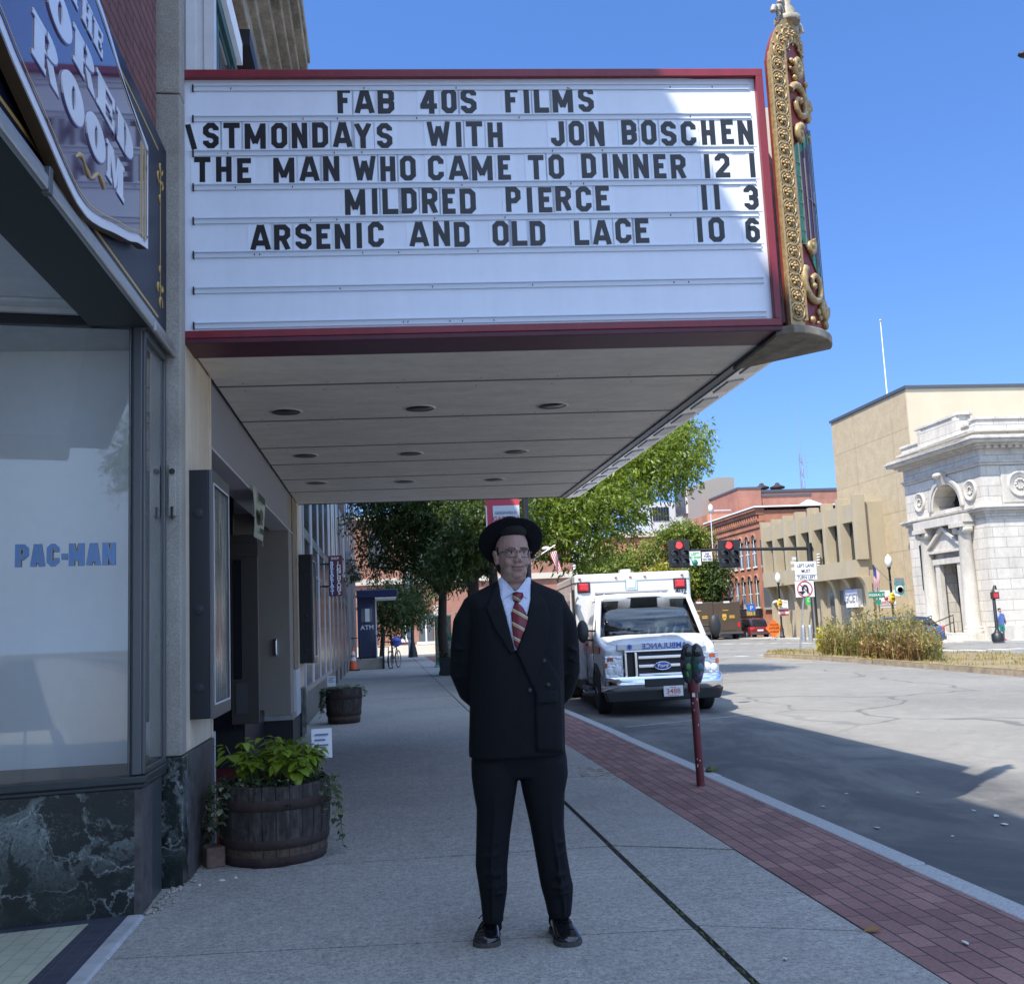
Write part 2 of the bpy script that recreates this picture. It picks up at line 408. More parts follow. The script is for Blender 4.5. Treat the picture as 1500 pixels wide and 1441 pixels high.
# ---------------------------------------------------------------- ground, roads, walks
KX = 3.05            # outer edge of the kerb
def gz(x, off=0.0): return off - .0175*max(0.0, x-8.0)
def road_sheet(name, xs, y0, y1, off, mat, label=None):
    mb = MB(); ny = 8
    ys = [y0 + (y1-y0)*i/ny for i in range(ny+1)]
    vs = [(x, y, gz(x, off)) for x in xs for y in ys]; n = ny+1
    fs = [(i*n+j, i*n+j+1, (i+1)*n+j+1, (i+1)*n+j) for i in range(len(xs)-1) for j in range(ny)]
    mb.add(vs, fs); o = mb.build(name, mat, None); tag(o, kind='structure'); return o
M('earth', (.16,.15,.12), .95, noise=(1.5, .3))
road_sheet('ground', [-1500, -300, 0, 8, 80, 300, 1500], -300, 2200, -.35, MATS['earth'])
road_sheet('road', [KX-.1, 6, 8, 14, 20, 40, 260], -120, 400, -.10, MATS['asphalt'])
o = MB(); o.add([(-120, 58.5, -.10), (KX-.1, 58.5, -.10), (KX-.1, 66, -.10), (-120, 66, -.10)], [(0,1,2,3)])
tag(o.build('cross_street', MATS['asphalt']), kind='structure')
# sidewalk: individual slabs with real open joints over a dark bed
JX = 1.42; BX = 2.15
M('joint_dirt', (.012,.012,.011), .95, noise=(9, .4))
mb = MB(); mb.box(-4, KX-.16, -120, 58.5, -.30, -.006); tag(mb.build('sidewalk_bed', MATS['joint_dirt']), kind='structure')
mb = MB()
ysl = [-120, -60, -40, -28, -20, -14, -10.9, -8.0, -5.2, -2.4, .4, 2.7, 5.20, 6.92, 9.9, 13.0, 16.2, 19.4, 22.8, 26.2, 29.8, 33.4, 37.0, 40.8, 44.6, 48.4, 52.4, 58.5]
def slab(mb, x0, x1, a0, a1, b0, b1, z):      # y from a0(a1) at x0(x1) to b0(b1)
    g = .007 ; gy = .012 if b0 < 12 else .009
    bot = [(x0+g, a0+gy, -.05), (x1-g, a1+gy, -.05), (x1-g, b1-gy, -.05), (x0+g, b0-gy, -.05)]
    top = [(p[0], p[1], z) for p in bot]
    mb.hexa(bot, top)
random.seed(3)
skew = lambda i: -.05*(i % 3)
for i in range(len(ysl)-1):
    a, c = ysl[i], ysl[i+1]
    # inner field, wall to joint; and joint to brick; seams slope a little like the photo's
    def sl(x, y): return (y - .105*(x+1.3) if y < 6 else y - .04*(x+1.3))
    def sr(x, y):
        if 4.9 < y < 5.5: return 4.97 - .40*(x-JX)
        if 6.8 < y < 7.1: return 6.83 - .5*(x-JX)
        return y - .05*(x-JX)
    xw = -3.0 if a > 5 else -1.5
    slab(mb, xw, JX-(.012 if a < 9 else .003), sl(xw, a), sl(JX, a), sl(xw, c), sl(JX, c), random.uniform(-.003, .003))
    slab(mb, JX+(.012 if a < 9 else .003), BX-.008, sr(JX, a), sr(BX, a), sr(JX, c), sr(BX, c), random.uniform(-.003, .003))
tag(mb.build('sidewalk', MATS['concrete_walk'], None), kind='structure')
# moss in the long joint
M('moss', (.055,.070,.025), .95, noise=(30, .5), bump=(60, .8, .01))
mb = MB(); random.seed(5)
for i in range(240):
    y = random.uniform(2.2, 7.2)
    if random.random() > (1.25 - .16*y): continue
    r = random.uniform(.006, .014); mb.ell((JX+random.uniform(-.008, .010), y, -.004), (r, r*random.uniform(1, 3), random.uniform(.006, .012)), 6, 4)
tag(mb.build('moss', MATS['moss']), kind='stuff')
# brick paver strip, stretcher bond running along the kerb
@reg('paver')
def _(t, b):
    p = t.pos(); x, y, z = t.sep(p)
    br = t.new('TexBrick'); t.link(t.comb(y, x), br.inputs['Vector']); br.inputs['Scale'].default_value = 1
    br.inputs['Brick Width'].default_value = .205; br.inputs['Row Height'].default_value = .102; br.inputs['Mortar Size'].default_value = .0045; br.inputs['Mortar Smooth'].default_value = .2
    br.inputs['Color1'].default_value = (.205,.102,.088,1); br.inputs['Color2'].default_value = (.315,.168,.145,1); br.inputs['Mortar'].default_value = (.075,.055,.05,1)
    # joints across the rows are thin; joints along the rows wide and dark
    xm = t.math('FRACT', t.math('DIVIDE', x, .102)); line = t.ramp(t.math('ABSOLUTE', t.math('SUBTRACT', xm, .5)), [(.455, 0.0), (.475, 1.0)])
    xm = None
    n = t.noise(p, 1.2, 6, .65); n2 = t.noise(p, 60, 3, .6)
    c = t.mix(1.0, br.outputs['Color'], t.ramp(n, [(.3, .8), (.7, 1.18)]), 'MULTIPLY')
    c = t.mix(1.0, c, t.ramp(n2, [(.3, .8), (.7, 1.15)]), 'MULTIPLY')
    c = t.mix(t.math('MULTIPLY', line, .92), c, (.03,.027,.028))
    t.link(c, b.inputs['Base Color']); b.inputs['Roughness'].default_value = .85
    h = t.math('SUBTRACT', t.math('SUBTRACT', 1.0, br.outputs['Fac']), line)
    t.link(t.bump(h, .6, .008), b.inputs['Normal'])
mb = MB(); mb.box(BX, KX-.152, -120, 58.5, -.2, -.004); tag(mb.build('brick_paving', MATS['paver']), kind='structure')
# granite kerb stones
M('granite', (.40,.40,.39), .8, noise=(70, .3), bump=(40, .4, .006))
mb = MB(); y = -90.0; random.seed(11)
while y < 58:
    L = random.uniform(1.6, 2.2); dx = random.uniform(-.008, .008)
    mb.box(KX-.15+dx, KX+dx, y+.004, y+L-.004, -.3, random.uniform(-.006, .004)); y += L
tag(mb.build('kerb', MATS['granite'], None, bevel=.012), kind='structure')
# painted stall line, stains
M('road_paint', (.55,.55,.52), .8, noise=(14, .35))
mb = MB(); p, q = atz(915, 1065, -.10), atz(1105, 1046, -.10); d = (q-p).normalized(); n = Vector((-d.y, d.x, 0))*.045
mb.add([p-n, q-n, q+n, p+n], [(0,1,2,3)])
for v in range(4): mb.v[v] = (mb.v[v][0], mb.v[v][1], -.096)
M('worn_paint', (.27,.265,.25), .85, noise=(9, .5))
tag(mb.build('stall_markings', MATS['worn_paint']), kind='structure')
@reg('faded_paint')
def _(t, b):
    out = t.n['Material Output']; tr = t.new('BsdfTransparent'); mx = t.new('MixShader')
    b.inputs['Base Color'].default_value = (.36,.22,.07,1); b.inputs['Roughness'].default_value = .9
    t.link(t.ramp(t.noise(t.pos(), 9, 6, .7, .5), [(.48, 0.0), (.62, .6)]), mx.inputs[0]); t.link(tr.outputs[0], mx.inputs[1]); t.link(b.outputs[0], mx.inputs[2]); t.link(mx.outputs[0], out.inputs[0])
mb = MB()
for (x0, y0, x1, y1) in ((845, 1122, 900, 1131), (848, 1132, 905, 1140)):
    a, b_, c, d = atz(x0, y0, .006), atz(x1, y0+5, .006), atz(x1+4, y1+3, .006), atz(x0+4, y1, .006); mb.quad(a, b_, c, d)
tag(mb.build('sidewalk_markings', MATS['faded_paint']), kind='structure')
# litter: small pale paper scraps on road and walk
M('scrap', (.62,.60,.54), .8)
for i, (x, y, z, s) in enumerate([(1206, 1182, -.097, .035), (1240, 1163, -.097, .04), (1345, 1162, -.097, .03), (1285, 1213, -.097, .05), (1427, 1188, -.097, .03), (1460, 1196, -.097, .04), (1472, 1208, -.097, .05), (1395, 1225, -.097, .025), (1415, 1381, .002, .035), (1150, 1406, .002, .022)]):
    p = atz(x, y, z); mb = MB(); random.seed(i)
    pts = [p + Vector((math.cos(a)*.5*s*random.uniform(.5, 1.1), math.sin(a)*.6*s*random.uniform(.8, 1.6), random.uniform(0, .012)+.002)) for a in [k*PI/3 for k in range(6)]]
    mb.add(pts, [tuple(range(6))]); tag(mb.build('paper_scrap', MATS['scrap'], None, solid=.002), 'small pale paper scrap lying on the ground' if z > -.05 else 'small pale paper scrap lying on the asphalt', 'litter', 'paper scraps on the ' + ('sidewalk' if z > -.05 else 'road'))
M('dry_leaf', (.25,.13,.04), .8)
p = atz(1279, 1363, .004); mb = MB(); mb.add([p+V(-.05,0,.004), p+V(0,.02,.02), p+V(.05,.005,.006), p+V(0,-.02,.004)], [(0,1,2,3)])
tag(mb.build('fallen_leaf', MATS['dry_leaf'], None, solid=.002), 'curled brown dry leaf at the edge of the brick paving', 'leaf')
# far side: sidewalk under the buildings of the right bank
def walk(name, x0, x1, y0, y1, mat='concrete_far'):
    mb = MB(); b = [(x0, y0, gz(x0, -.4)), (x1, y0, gz(x1, -.4)), (x1, y1, gz(x1, -.4)), (x0, y1, gz(x0, -.4))]
    t_ = [(x0, y0, gz(x0)), (x1, y0, gz(x1)), (x1, y1, gz(x1)), (x0, y1, gz(x0))]
    mb.hexa(b, t_); tag(mb.build(name, MATS[mat], None), kind='structure')
M('concrete_far', (.40,.39,.36), .9, noise=(1.2, .15))
walk('far_sidewalk', 29.5, 33.6, 62, 88); walk('far_sidewalk', 31.0, 90, 49.5, 61.9); walk('far_sidewalk', 29.5, 60, 96, 130)
# road markings of the crossing
def mark(mb, x0, y0, x1, y1, w):
    a, b_ = Vector((x0, y0, 0)), Vector((x1, y1, 0)); d = (b_-a).normalized(); n = Vector((-d.y, d.x, 0))*w/2
    vs = [a-n, b_-n, b_+n, a+n]; mb.add([(v.x, v.y, gz(v.x, -.096)) for v in vs], [(0,1,2,3)])
def hit(x, y, off=-.1):
    z = off
    for _ in range(40):
        p = atz(x, y, z); z = .5*z + .5*gz(p.x, off)
    return atz(x, y, z)
mb = MB()
for (x0, y0, x1, y1, w) in ((1078,961,1095,961,.5),(1113,959.5,1128,959.5,.5),(1058,943,1075,943,.6),(1085,942.5,1100,942.5,.6),(1108,942.5,1120,942.5,.6),(1128,942,1140,942,.6),(1150,942,1160,942,.5),(1172,941.5,1188,942,.5),
        (1376,952,1405,953,.5),(1408,951.5,1446,953,.5),(1450,950.5,1482,951.5,.5),(1484,949.5,1500,950,.5),(1378,958,1500,966,.3)):
    p, q = hit(x0, y0), hit(x1, y1); mark(mb, p.x, p.y, q.x, q.y, w)
tag(mb.build('crosswalk', MATS['road_paint']), kind='structure')
def splay(mb):
    a = rad(9); c, s_ = math.cos(a), math.sin(a); px_, py_ = -1.345, 5.97
    mb.v = [(px_+(x-px_)*c-(y-py_)*s_, py_+(x-px_)*s_+(y-py_)*c, z) for x, y, z in mb.v]; return mb
# ---------------------------------------------------------------- near corner shop (left)
FX = -1.33          # facade plane
shop = empty('corner_shop', (-4, 0, 0), 'brown brick corner shop with dark green marble base and recessed window', 'shop')
W = MATS
mb = MB()
mb.box(-12, -1.36, -7, 6.38, 4.62, 11.9)                       # upper brick storeys
mb.box(-12, -4.2, -7, 6.38, -.2, 4.62)
mb.build('wall', W['brick_brown'], shop)
mb = MB(); mb.box(-1.75, -1.24, -7, 6.42, 11.9, 12.02); mb.build('roof_coping', W['stone_concrete'], shop)
# fascia: navy gloss board with gold line
mb = MB(); mb.box(-1.50, FX, 2.0, 6.55, 3.34, 4.615); mb.build('fascia', W['navy_gloss'], shop, bevel=.006)
mb = MB()
gx = FX+.002
mb.box(FX, gx, 2.0, 6.30, 3.415, 3.432); mb.box(FX, gx, 2.0, 6.30, 4.50, 4.515); 
mb.box(FX, gx, 6.36, 6.372, 3.50, 4.42)
def scroll(mb, cy, cz, s, flip=1):
    for k, (a0, a1, r0, r1, oy, oz) in enumerate(((0, 4.6, .10, .02, 0, 0), (.4, 5.2, .08, .015, -.1, .13), (3, 7.4, .07, .015, .06, .20), (1, 5, .06, .012, -.02, .34))):
        pts = [V(gx, cy + s*(oy + (r0+(r1-r0)*q/14)*math.cos(a0+(a1-a0)*q/14)), cz + flip*s*(oz + (r0+(r1-r0)*q/14)*math.sin(a0+(a1-a0)*q/14))) for q in range(15)]
        mb.tube(pts, [.004+.008*math.sin(PI*q/14)*s for q in range(15)], 6, 0)
scroll(mb, 6.36, 3.52, .62); scroll(mb, 6.36, 4.42, .62, -1)
mb.build('fascia_gilding', W['gold_line'], shop)
# aluminium awning box rail under the fascia and dark soffit trim
mb = MB()
for (a, b) in ((2.0, 2.55), (2.56, 4.05), (4.07, 5.95), (5.965, 6.60)):
    mb.box(-1.42, -1.285, a, b, 3.262, 3.335); mb.box(-1.30, -1.270, a, b, 3.235, 3.30)
mb.build('awning_rail', W['alu'], shop, bevel=.012)
mb = MB(); mb.box(-1.30, -1.266, 4.045, 4.085, 3.225, 3.34); mb.build('rail_joint', W['alu_dark'], shop, bevel=.005)
M('dark_green_trim', (.020,.028,.024), .6)
mb = MB(); mb.box(-1.62, -1.30, 2.0, 5.93, 3.245, 3.262); mb.box(-1.62, -1.55, 2.0, 5.93, 3.262, 3.34); mb.build('soffit_trim', W['dark_green_trim'], shop)
streak_mat('soffit_grey', (.62,.63,.62), .12, .6)
mb = MB(); mb.box(-3.62, -1.62, 5.80, 5.95, 3.335, 3.355); mb.box(-3.62, -1.62, 5.90, 5.955, 3.305, 3.335); splay(mb); mb.box(-3.62, -1.62, 2.0, 5.99, 3.356, 3.42); mb.build('vestibule_ceiling', W['soffit_grey'], shop, bevel=.004)
# display window facing the camera, splayed a little towards the street
mb = MB(); mb.box(-3.6, -1.372, 5.935, 5.99, 3.245, 3.305); mb.box(-1.405, -1.345, 5.93, 6.0, .735, 3.245)
splay(mb).build('window_frame', W['black_paint'], shop, bevel=.006)
mb = MB(); mb.box(-1.410, -1.400, 5.922, 5.93, .76, 3.24); mb.box(-1.385, -1.338, 5.92, 5.935, .74, 3.245); mb.box(-1.345, -1.325, 5.945, 5.985, .74, 3.235)
mb.box(-1.352, -1.328, 6.50, 6.535, .73, 3.24); mb.box(-1.352, -1.322, 5.985, 6.50, 3.20, 3.245); mb.box(-1.352, -1.33, 5.985, 6.50, .735, .765)
mb.build('window_moulding', W['alu_dark'], shop, bevel=.004)
mb = MB(); mb.quad((-3.6, 5.967, .74), (-1.405, 5.967, .74), (-1.405, 5.967, 3.25), (-3.6, 5.967, 3.25)); splay(mb).build('window_pane', W['pane_glass'], shop)
mb = MB(); mb.quad((-1.34, 5.99, .765), (-1.34, 6.50, .765), (-1.34, 6.50, 3.20), (-1.34, 5.99, 3.20)); mb.build('side_pane', W['pane_glass'], shop)
streak_mat('paper_white', (.88,.89,.90), .07, .8, (.6, .6, .25))
mb = MB(); mb.box(-3.7, -1.36, 6.505, 6.55, .6, 3.45); mb.box(-3.70, -3.62, 5.3, 6.505, .6, 3.45)
mb.build('display_backing', W['paper_white'], shop)
mb = MB(); mb.box(-3.62, -1.37, 5.99, 6.95, 3.27, 3.33); splay(mb).build('display_ceiling', W['soffit_grey'], shop)
mb = MB(); mb.box(-3.62, -1.36, 5.99, 6.95, .66, .742); splay(mb).build('display_floor', W['wood_floor'], shop)
# sill and marble bulkhead
M('sill_dark', (.035,.042,.045), .4, .3)
mb = MB(); mb.box(-3.6, -1.312, 5.905, 5.985, .695, .735); mb.box(-3.6, -1.322, 5.925, 5.985, .668, .695); splay(mb); mb.box(-1.36, -1.312, 5.985, 6.52, .695, .735); mb.box(-1.36, -1.322, 5.985, 6.52, .668, .695)
mb.build('window_sill', W['sill_dark'], shop, bevel=.008)
mb = MB(); mb.box(-3.6, -1.345, 5.945, 6.0, 0, .668); splay(mb).build('bulkhead', W['marble'], shop, bevel=.004)
M('weathered_dark', (.085,.075,.072), .7, noise=(9, .5), bump=(20, .4, .006))
mb = MB(); mb.box(-1.40, -1.336, 5.94, 5.985, 0, .665); mb.box(-1.40, -1.342, 6.0, 6.22, 0, .665); mb.build('corner_post', W['weathered_dark'], shop, bevel=.003)
mb = MB(); mb.box(-1.40, -1.348, 6.235, 6.50, 0, .665); mb.build('side_bulkhead', W['alu_dark'], shop, bevel=.003)
# rest of the shopfront, beside and behind the photographer
mb = MB(); mb.box(-4.2, -3.6, -7, 6.0, 0, 4.6); mb.build('vestibule_wall', W['paper_white'], shop)
mb = MB(); mb.box(-3.6, -3.56, 3.3, 4.4, .05, 2.2); mb.box(-3.56, -3.50, 4.25, 4.3, .9, 1.2); mb.build('door', W['glass_grey'], shop)
# concrete pilaster between shop and theatre
mb = MB(); mb.box(-1.60, -1.245, 6.56, 6.72, .76, 5.02); mb.box(-1.60, -1.245, 6.56, 6.72, 5.03, 12.0); mb.build('pilaster', W['stone_concrete'], shop, bevel=.008)
mb = MB(); mb.box(-1.60, -1.235, 6.54, 6.72, -.02, .755); mb.build('pilaster_base', W['marble'], shop, bevel=.004)
# small painted-over bracket on the pilaster
mb = MB(); mb.box(-1.315, -1.27, 6.53, 6.56, 2.22, 2.54); mb.cyl((-1.292, 6.53, 2.50), (-1.292, 6.515, 2.50), .018, n=12, m=1); mb.box(-1.30, -1.285, 6.52, 6.53, 2.2, 2.28, 1); mb.build('bracket', [W['stone_concrete'], W['black_paint']], shop, bevel=.004)

# mosaic floor of the recess
@reg('mosaic')
def _(t, b):
    p = t.pos(); x, y, z = t.sep(p)
    br = t.new('TexBrick'); t.link(t.comb(y, x), br.inputs['Vector']); br.inputs['Scale'].default_value = 1; br.offset = .5
    br.inputs['Brick Width'].default_value = .17; br.inputs['Row Height'].default_value = .085; br.inputs['Mortar Size'].default_value = .003
    br.inputs['Color1'].default_value = (.50,.49,.36,1); br.inputs['Color2'].default_value = (.55,.54,.41,1); br.inputs['Mortar'].default_value = (.30,.30,.24,1)
    bd = t.new('TexBrick'); t.link(t.comb(y, x), bd.inputs['Vector']); bd.inputs['Scale'].default_value = 1; bd.offset = 0
    bd.inputs['Brick Width'].default_value = .085; bd.inputs['Row Height'].default_value = .085; bd.inputs['Mortar Size'].default_value = .003
    bd.inputs['Color1'].default_value = (.045,.05,.075,1); bd.inputs['Color2'].default_value = (.06,.065,.09,1); bd.inputs['Mortar'].default_value = (.10,.10,.11,1)
    e1 = t.math('GREATER_THAN', x, -1.575); e2 = t.math('GREATER_THAN', t.math('SUBTRACT', y, t.math('MULTIPLY', t.math('ADD', x, 1.345), .158)), 5.86)
    ins = t.math('MULTIPLY', t.math('MULTIPLY', t.math('GREATER_THAN', x, -1.98), t.math('LESS_THAN', x, -1.93)), t.math('LESS_THAN', y, 5.06))
    ins2 = t.math('MULTIPLY', t.math('MULTIPLY', t.math('GREATER_THAN', y, 5.0), t.math('LESS_THAN', y, 5.06)), t.math('LESS_THAN', x, -1.93))
    f = t.math('MAXIMUM', t.math('MAXIMUM', e1, e2), t.math('MAXIMUM', ins, ins2))
    c = t.mix(f, br.outputs['Color'], bd.outputs['Color'])
    c = t.mix(1.0, c, t.ramp(t.noise(p, 5, 6, .6), [(.3, .85), (.7, 1.08)]), 'MULTIPLY')
    t.link(c, b.inputs['Base Color']); b.inputs['Roughness'].default_value = .5
mb = MB(); mb.box(-3.6, -1.405, -8, 5.955, -.1, .012); tag(mb.build('entry_floor', W['mosaic']), kind='structure')
streak_mat('worn_threshold', (.50,.50,.51), .35, .8, (3, 3, 3))
mb = MB()
mb.hexa([(-1.405, -8, -.1), (-1.25, -8, -.1), (-1.225, 5.93, -.1), (-1.405, 5.93, -.1)], [(-1.405, -8, .014), (-1.30, -8, .014), (-1.33, 5.93, .014), (-1.405, 5.93, .014)])
tag(mb.build('threshold', W['worn_threshold'], None, bevel=.006), kind='structure')
mb = MB(); random.seed(21)
for i in range(140):
    y = random.uniform(5.95, 6.9); x = -1.325 + (y-5.95)*.05 + abs(random.gauss(0, .03)); r = random.uniform(.004, .016)
    mb.ell((x, y, r*.4), (r, r*random.uniform(.7, 1.4), r*.6), 6, 4)
tag(mb.build('rubble', W['stone_concrete']), kind='stuff')

# blue block lettering on the display window (mascots left out)
def block_path(ch, w=.74, t=.22, c=.115):
    """centre lines of condensed block letters in a w x 1 box"""
    a, b, l, h = t/2, w-t/2, t/2, 1-t/2; m = .5
    O = [(a+c, l), (b-c, l), (b, l+c), (b, h-c), (b-c, h), (a+c, h), (a, h-c), (a, l+c), (a+c, l)]
    k = {
     'O': [O], '0': [O],
     'C': [[(b, h-c-.12), (b, h-c), (b-c, h), (a+c, h), (a, h-c), (a, l+c), (a+c, l), (b-c, l), (b, l+c), (b, l+c+.12)]],
     'D': [[(a, 0), (a, 1)], [(a, l), (b-c, l), (b, l+c), (b, h-c), (b-c, h), (a, h)]],
     'B': [[(a, 0), (a, 1)], [(a, l), (b-c, l), (b, l+c), (b, m-c*.8), (b-c*.7, m), (b, m+c*.8), (b, h-c), (b-c, h), (a, h)], [(a, m), (b-c*.7, m)]],
     'P': [[(a, 0), (a, 1)], [(a, h), (b-c, h), (b, h-c), (b, m+c-.06), (b-c, m-.06), (a, m-.06)]],
     'R': [[(a, 0), (a, 1)], [(a, h), (b-c, h), (b, h-c), (b, m+c-.04), (b-c, m-.04), (a, m-.04)], [(a+t*1.1, m-.04), (b+.01, 0)]],
     'E': [[(a, 0), (a, 1)], [(0, l), (w, l)], [(0, h), (w, h)], [(a, m+.02), (w-.10, m+.02)]],
     'F': [[(a, 0), (a, 1)], [(0, h), (w, h)], [(a, m), (w-.10, m)]],
     'L': [[(a, 0), (a, 1)], [(0, l), (w, l)]],
     'I': [[(w/2, 0), (w/2, 1)]], '1': [[(w/2, 0), (w/2, 1)]],
     'T': [[(w/2, 0), (w/2, 1)], [(0, h), (w, h)]],
     'H': [[(a, 0), (a, 1)], [(b, 0), (b, 1)], [(a, m), (b, m)]],
     'N': [[(a, 0), (a, 1)], [(b, 0), (b, 1)], [(a*1.0, 1-.02), (b, .02)]],
     'M': [[(a, 0), (a, 1)], [(b, 0), (b, 1)], [(a, 1-.03), (w/2, .22)], [(b, 1-.03), (w/2, .22)]],
     'W': [[(a*.7, 1), (w*.28, .03)], [(w*.28, .03), (w/2, .80)], [(w/2, .80), (w*.72, .03)], [(w*.72, .03), (w-a*.7, 1)]],
     'A': [[(a*.7, 0), (w/2-.03, 1)], [(w-a*.7, 0), (w/2+.03, 1)], [(w*.24, .27), (w*.76, .27)]],
     'Y': [[(a*.8, 1), (w/2, .47)], [(w-a*.8, 1), (w/2, .47)], [(w/2, 0), (w/2, .5)]],
     'S': [[(b, h-c-.08), (b, h-c), (b-c, h), (a+c, h), (a, h-c), (a, m+c), (a+c*.9, m+.02), (b-c*.9, m-.02), (b, m-c), (b, l+c), (b-c, l), (a+c, l), (a, l+c), (a, l+c+.08)]],
     'J': [[(b, 1), (b, l+c), (b-c, l), (a+c, l), (a, l+c), (a, l+c+.12)]],
     '4': [[(b-.10, 0), (b-.10, 1)], [(b-.14, 1-.03), (a, .33)], [(0, .30), (w, .30)]],
     '2': [[(a, h-c-.08), (a, h-c), (a+c, h), (b-c, h), (b, h-c), (b, m+.06), (a+.02, l+.06)], [(0, l), (w, l)]],
     '3': [[(a, h-c-.06), (a, h-c), (a+c, h), (b-c, h), (b, h-c), (b, m+c*.8), (b-c*.8, m), (b, m-c*.8), (b, l+c), (b-c, l), (a+c, l), (a, l+c), (a, l+c+.06)], [(w*.35, m), (b-c*.8, m)]],
     '6': [[(b, h-c-.04), (b, h-c), (b-c, h), (a+c, h), (a, h-c), (a, l+c), (a+c, l), (b-c, l), (b, l+c), (b, m-c+.08), (b-c, m+.08), (a, m+.08)]],
     '-': [[(0, .42), (w, .42)]], '\\': [[(a*.6, 1), (w-a*.6, 0)]],
    }
    return k[ch]
def stroke_poly(pts, t):
    P = [Vector(p) for p in pts]; closed = (P[0]-P[-1]).length < 1e-6
    n = len(P); L = []; R_ = []
    for i in range(n):
        if closed: a = P[i-1] if i > 0 else P[n-2]; c = P[i+1] if i < n-1 else P[1]
        else: a = P[i-1] if i > 0 else None; c = P[i+1] if i < n-1 else None
        d1 = (P[i]-a).normalized() if a is not None else None; d2 = (c-P[i]).normalized() if c is not None else None
        d1 = d1 or d2; d2 = d2 or d1
        n1 = Vector((-d1.y, d1.x)); n2 = Vector((-d2.y, d2.x)); nm = (n1+n2)
        if nm.length < 1e-5: nm = n1
        nm.normalize(); k = t/2/max(.35, nm.dot(n1))
        L.append(P[i]+nm*k); R_.append(P[i]-nm*k)
    return L, R_
def block_letter(mb, ch, O, ux, uz, nrm, w, h, t=.22, ext=.003, m=0):
    """O lower-left corner; ux, uz unit vectors; nrm outward; w,h in metres"""
    asp = w/h
    tt = t
    for si, path in enumerate(block_path(ch, asp, tt)):
        L, R_ = stroke_poly(path, tt if ch not in 'MWN' or len(path) > 2 or abs(path[0][0]-path[1][0]) < 1e-6 else tt*.92)
        e = ext + si*.0006
        def P(p, d): return O + ux*(p.x*h) + uz*(min(max(p.y, 0), 1)*h) + nrm*d
        n = len(L)
        for i in range(n-1):
            q = [L[i], L[i+1], R_[i+1], R_[i]]
            mb.add([P(p, 0) for p in q]+[P(p, e) for p in q], [(4,5,6,7), (0,1,5,4), (3,2,6,7), (0,3,7,4), (1,2,6,5)], m)
M('decal_blue', (.13,.24,.45), .45); M('decal_edge', (.38,.34,.26), .5); M('decal_dark', (.012,.035,.13), .5)
dec = MB(); x = -2.0; wds = {'P': .085, 'A': .085, 'C': .08, '-': .04, 'M': .10, 'N': .088}
tot = sum(wds[c] for c in 'PAC-MAN'); k = .525/tot
for i, c in enumerate('PAC-MAN'):
    w = wds[c]*k; big = 1.0; h0 = .125 if c != '-' else .125
    for (grow, e, mi) in ((.27, .004, 2), (.235, .007, 1), (.19, .010, 0)):
        block_letter(dec, c, V(x+.004, 5.962, 1.885), V(1, 0, 0), V(0, 0, 1), V(0, -1, 0), w*.86, h0, grow, e + .0002*i, mi)
    x += w
tag(splay(dec).build('window_decal', [W['decal_blue'], W['decal_edge'], W['decal_dark']]), 'blue block letter decal on the pale display window', 'decal')

# ---------------------------------------------------------------- hanging shop sign
M('sign_purple', (.075,.040,.095), .06, coat=.6, spec=.6)
M('sign_white', (.72,.74,.80), .25)
M('sign_brown', (.085,.050,.022), .5)
M('gold_flat', (.52,.36,.15), .35)
SY = 4.43
half = [(0, 3.315), (.09, 3.315), (.30, 3.36), (.52, 3.425), (.72, 3.475), (.86, 3.51), (1.0, 3.565), (1.24, 3.615), (1.24, 4.215), (.95, 4.26), (.74, 4.29), (.55, 4.36), (.37, 4.42), (.2, 4.455), (0, 4.465)]
def sm(pts, it=2):
    for _ in range(it):
        o = []
        for i in range(len(pts)-1):
            a, b = pts[i], pts[i+1]; o += [a] if i == 0 else []
            o += [(a[0]*.75+b[0]*.25, a[1]*.75+b[1]*.25), (a[0]*.25+b[0]*.75, a[1]*.25+b[1]*.75)]
        o.append(pts[-1]); pts = o
    return pts
hh = sm(half[:8]) + sm(half[8:])
outl = [(SY+a, z) for a, z in hh] + [(SY-a, z) for a, z in hh[::-1]]
def inset(poly, d, cz=3.9, cy=SY):
    o = []; n = len(poly)
    for i in range(n):
        a, b, c = Vector(poly[i-1]), Vector(poly[i]), Vector(poly[(i+1) % n])
        e1 = (b-a); e2 = (c-b)
        if e1.length < 1e-6 or e2.length < 1e-6: e1 = e2 = (c-a)
        n1 = Vector((-e1.y, e1.x)).normalized(); n2 = Vector((-e2.y, e2.x)).normalized(); nm = n1+n2
        nm = nm.normalized() if nm.length > 1e-4 else n1
        if nm.dot(Vector((cy, cz))-b) < 0: nm = -nm
        p = b + nm*d/max(.5, nm.dot(n1) if nm.dot(n1) > 0 else -nm.dot(n1)); o.append((p.x, p.y))
    return o
sgn = empty('hanging_sign', (-1.25, SY, 3.32), 'purple plaque sign with white letters THE BORED ROOM on the navy fascia', 'sign')
YZ = (V(0, 0, 0), V(0, 1, 0), V(0, 0, 1))
mb = MB(); mb.prism(outl, V(-1.306, 0, 0), YZ[1], YZ[2], V(.05, 0, 0)); mb.build('board_back', W['sign_brown'], sgn)
mb = MB(); mb.prism(outl, V(-1.256, 0, 0), YZ[1], YZ[2], V(.006, 0, 0)); mb.build('border', W['sign_white'], sgn)
mb = MB(); mb.prism(inset(outl, .045), V(-1.2485, 0, 0), YZ[1], YZ[2], V(.003, 0, 0)); mb.build('board', W['sign_purple'], sgn)
a, b = inset(outl, .058), inset(outl, .066)
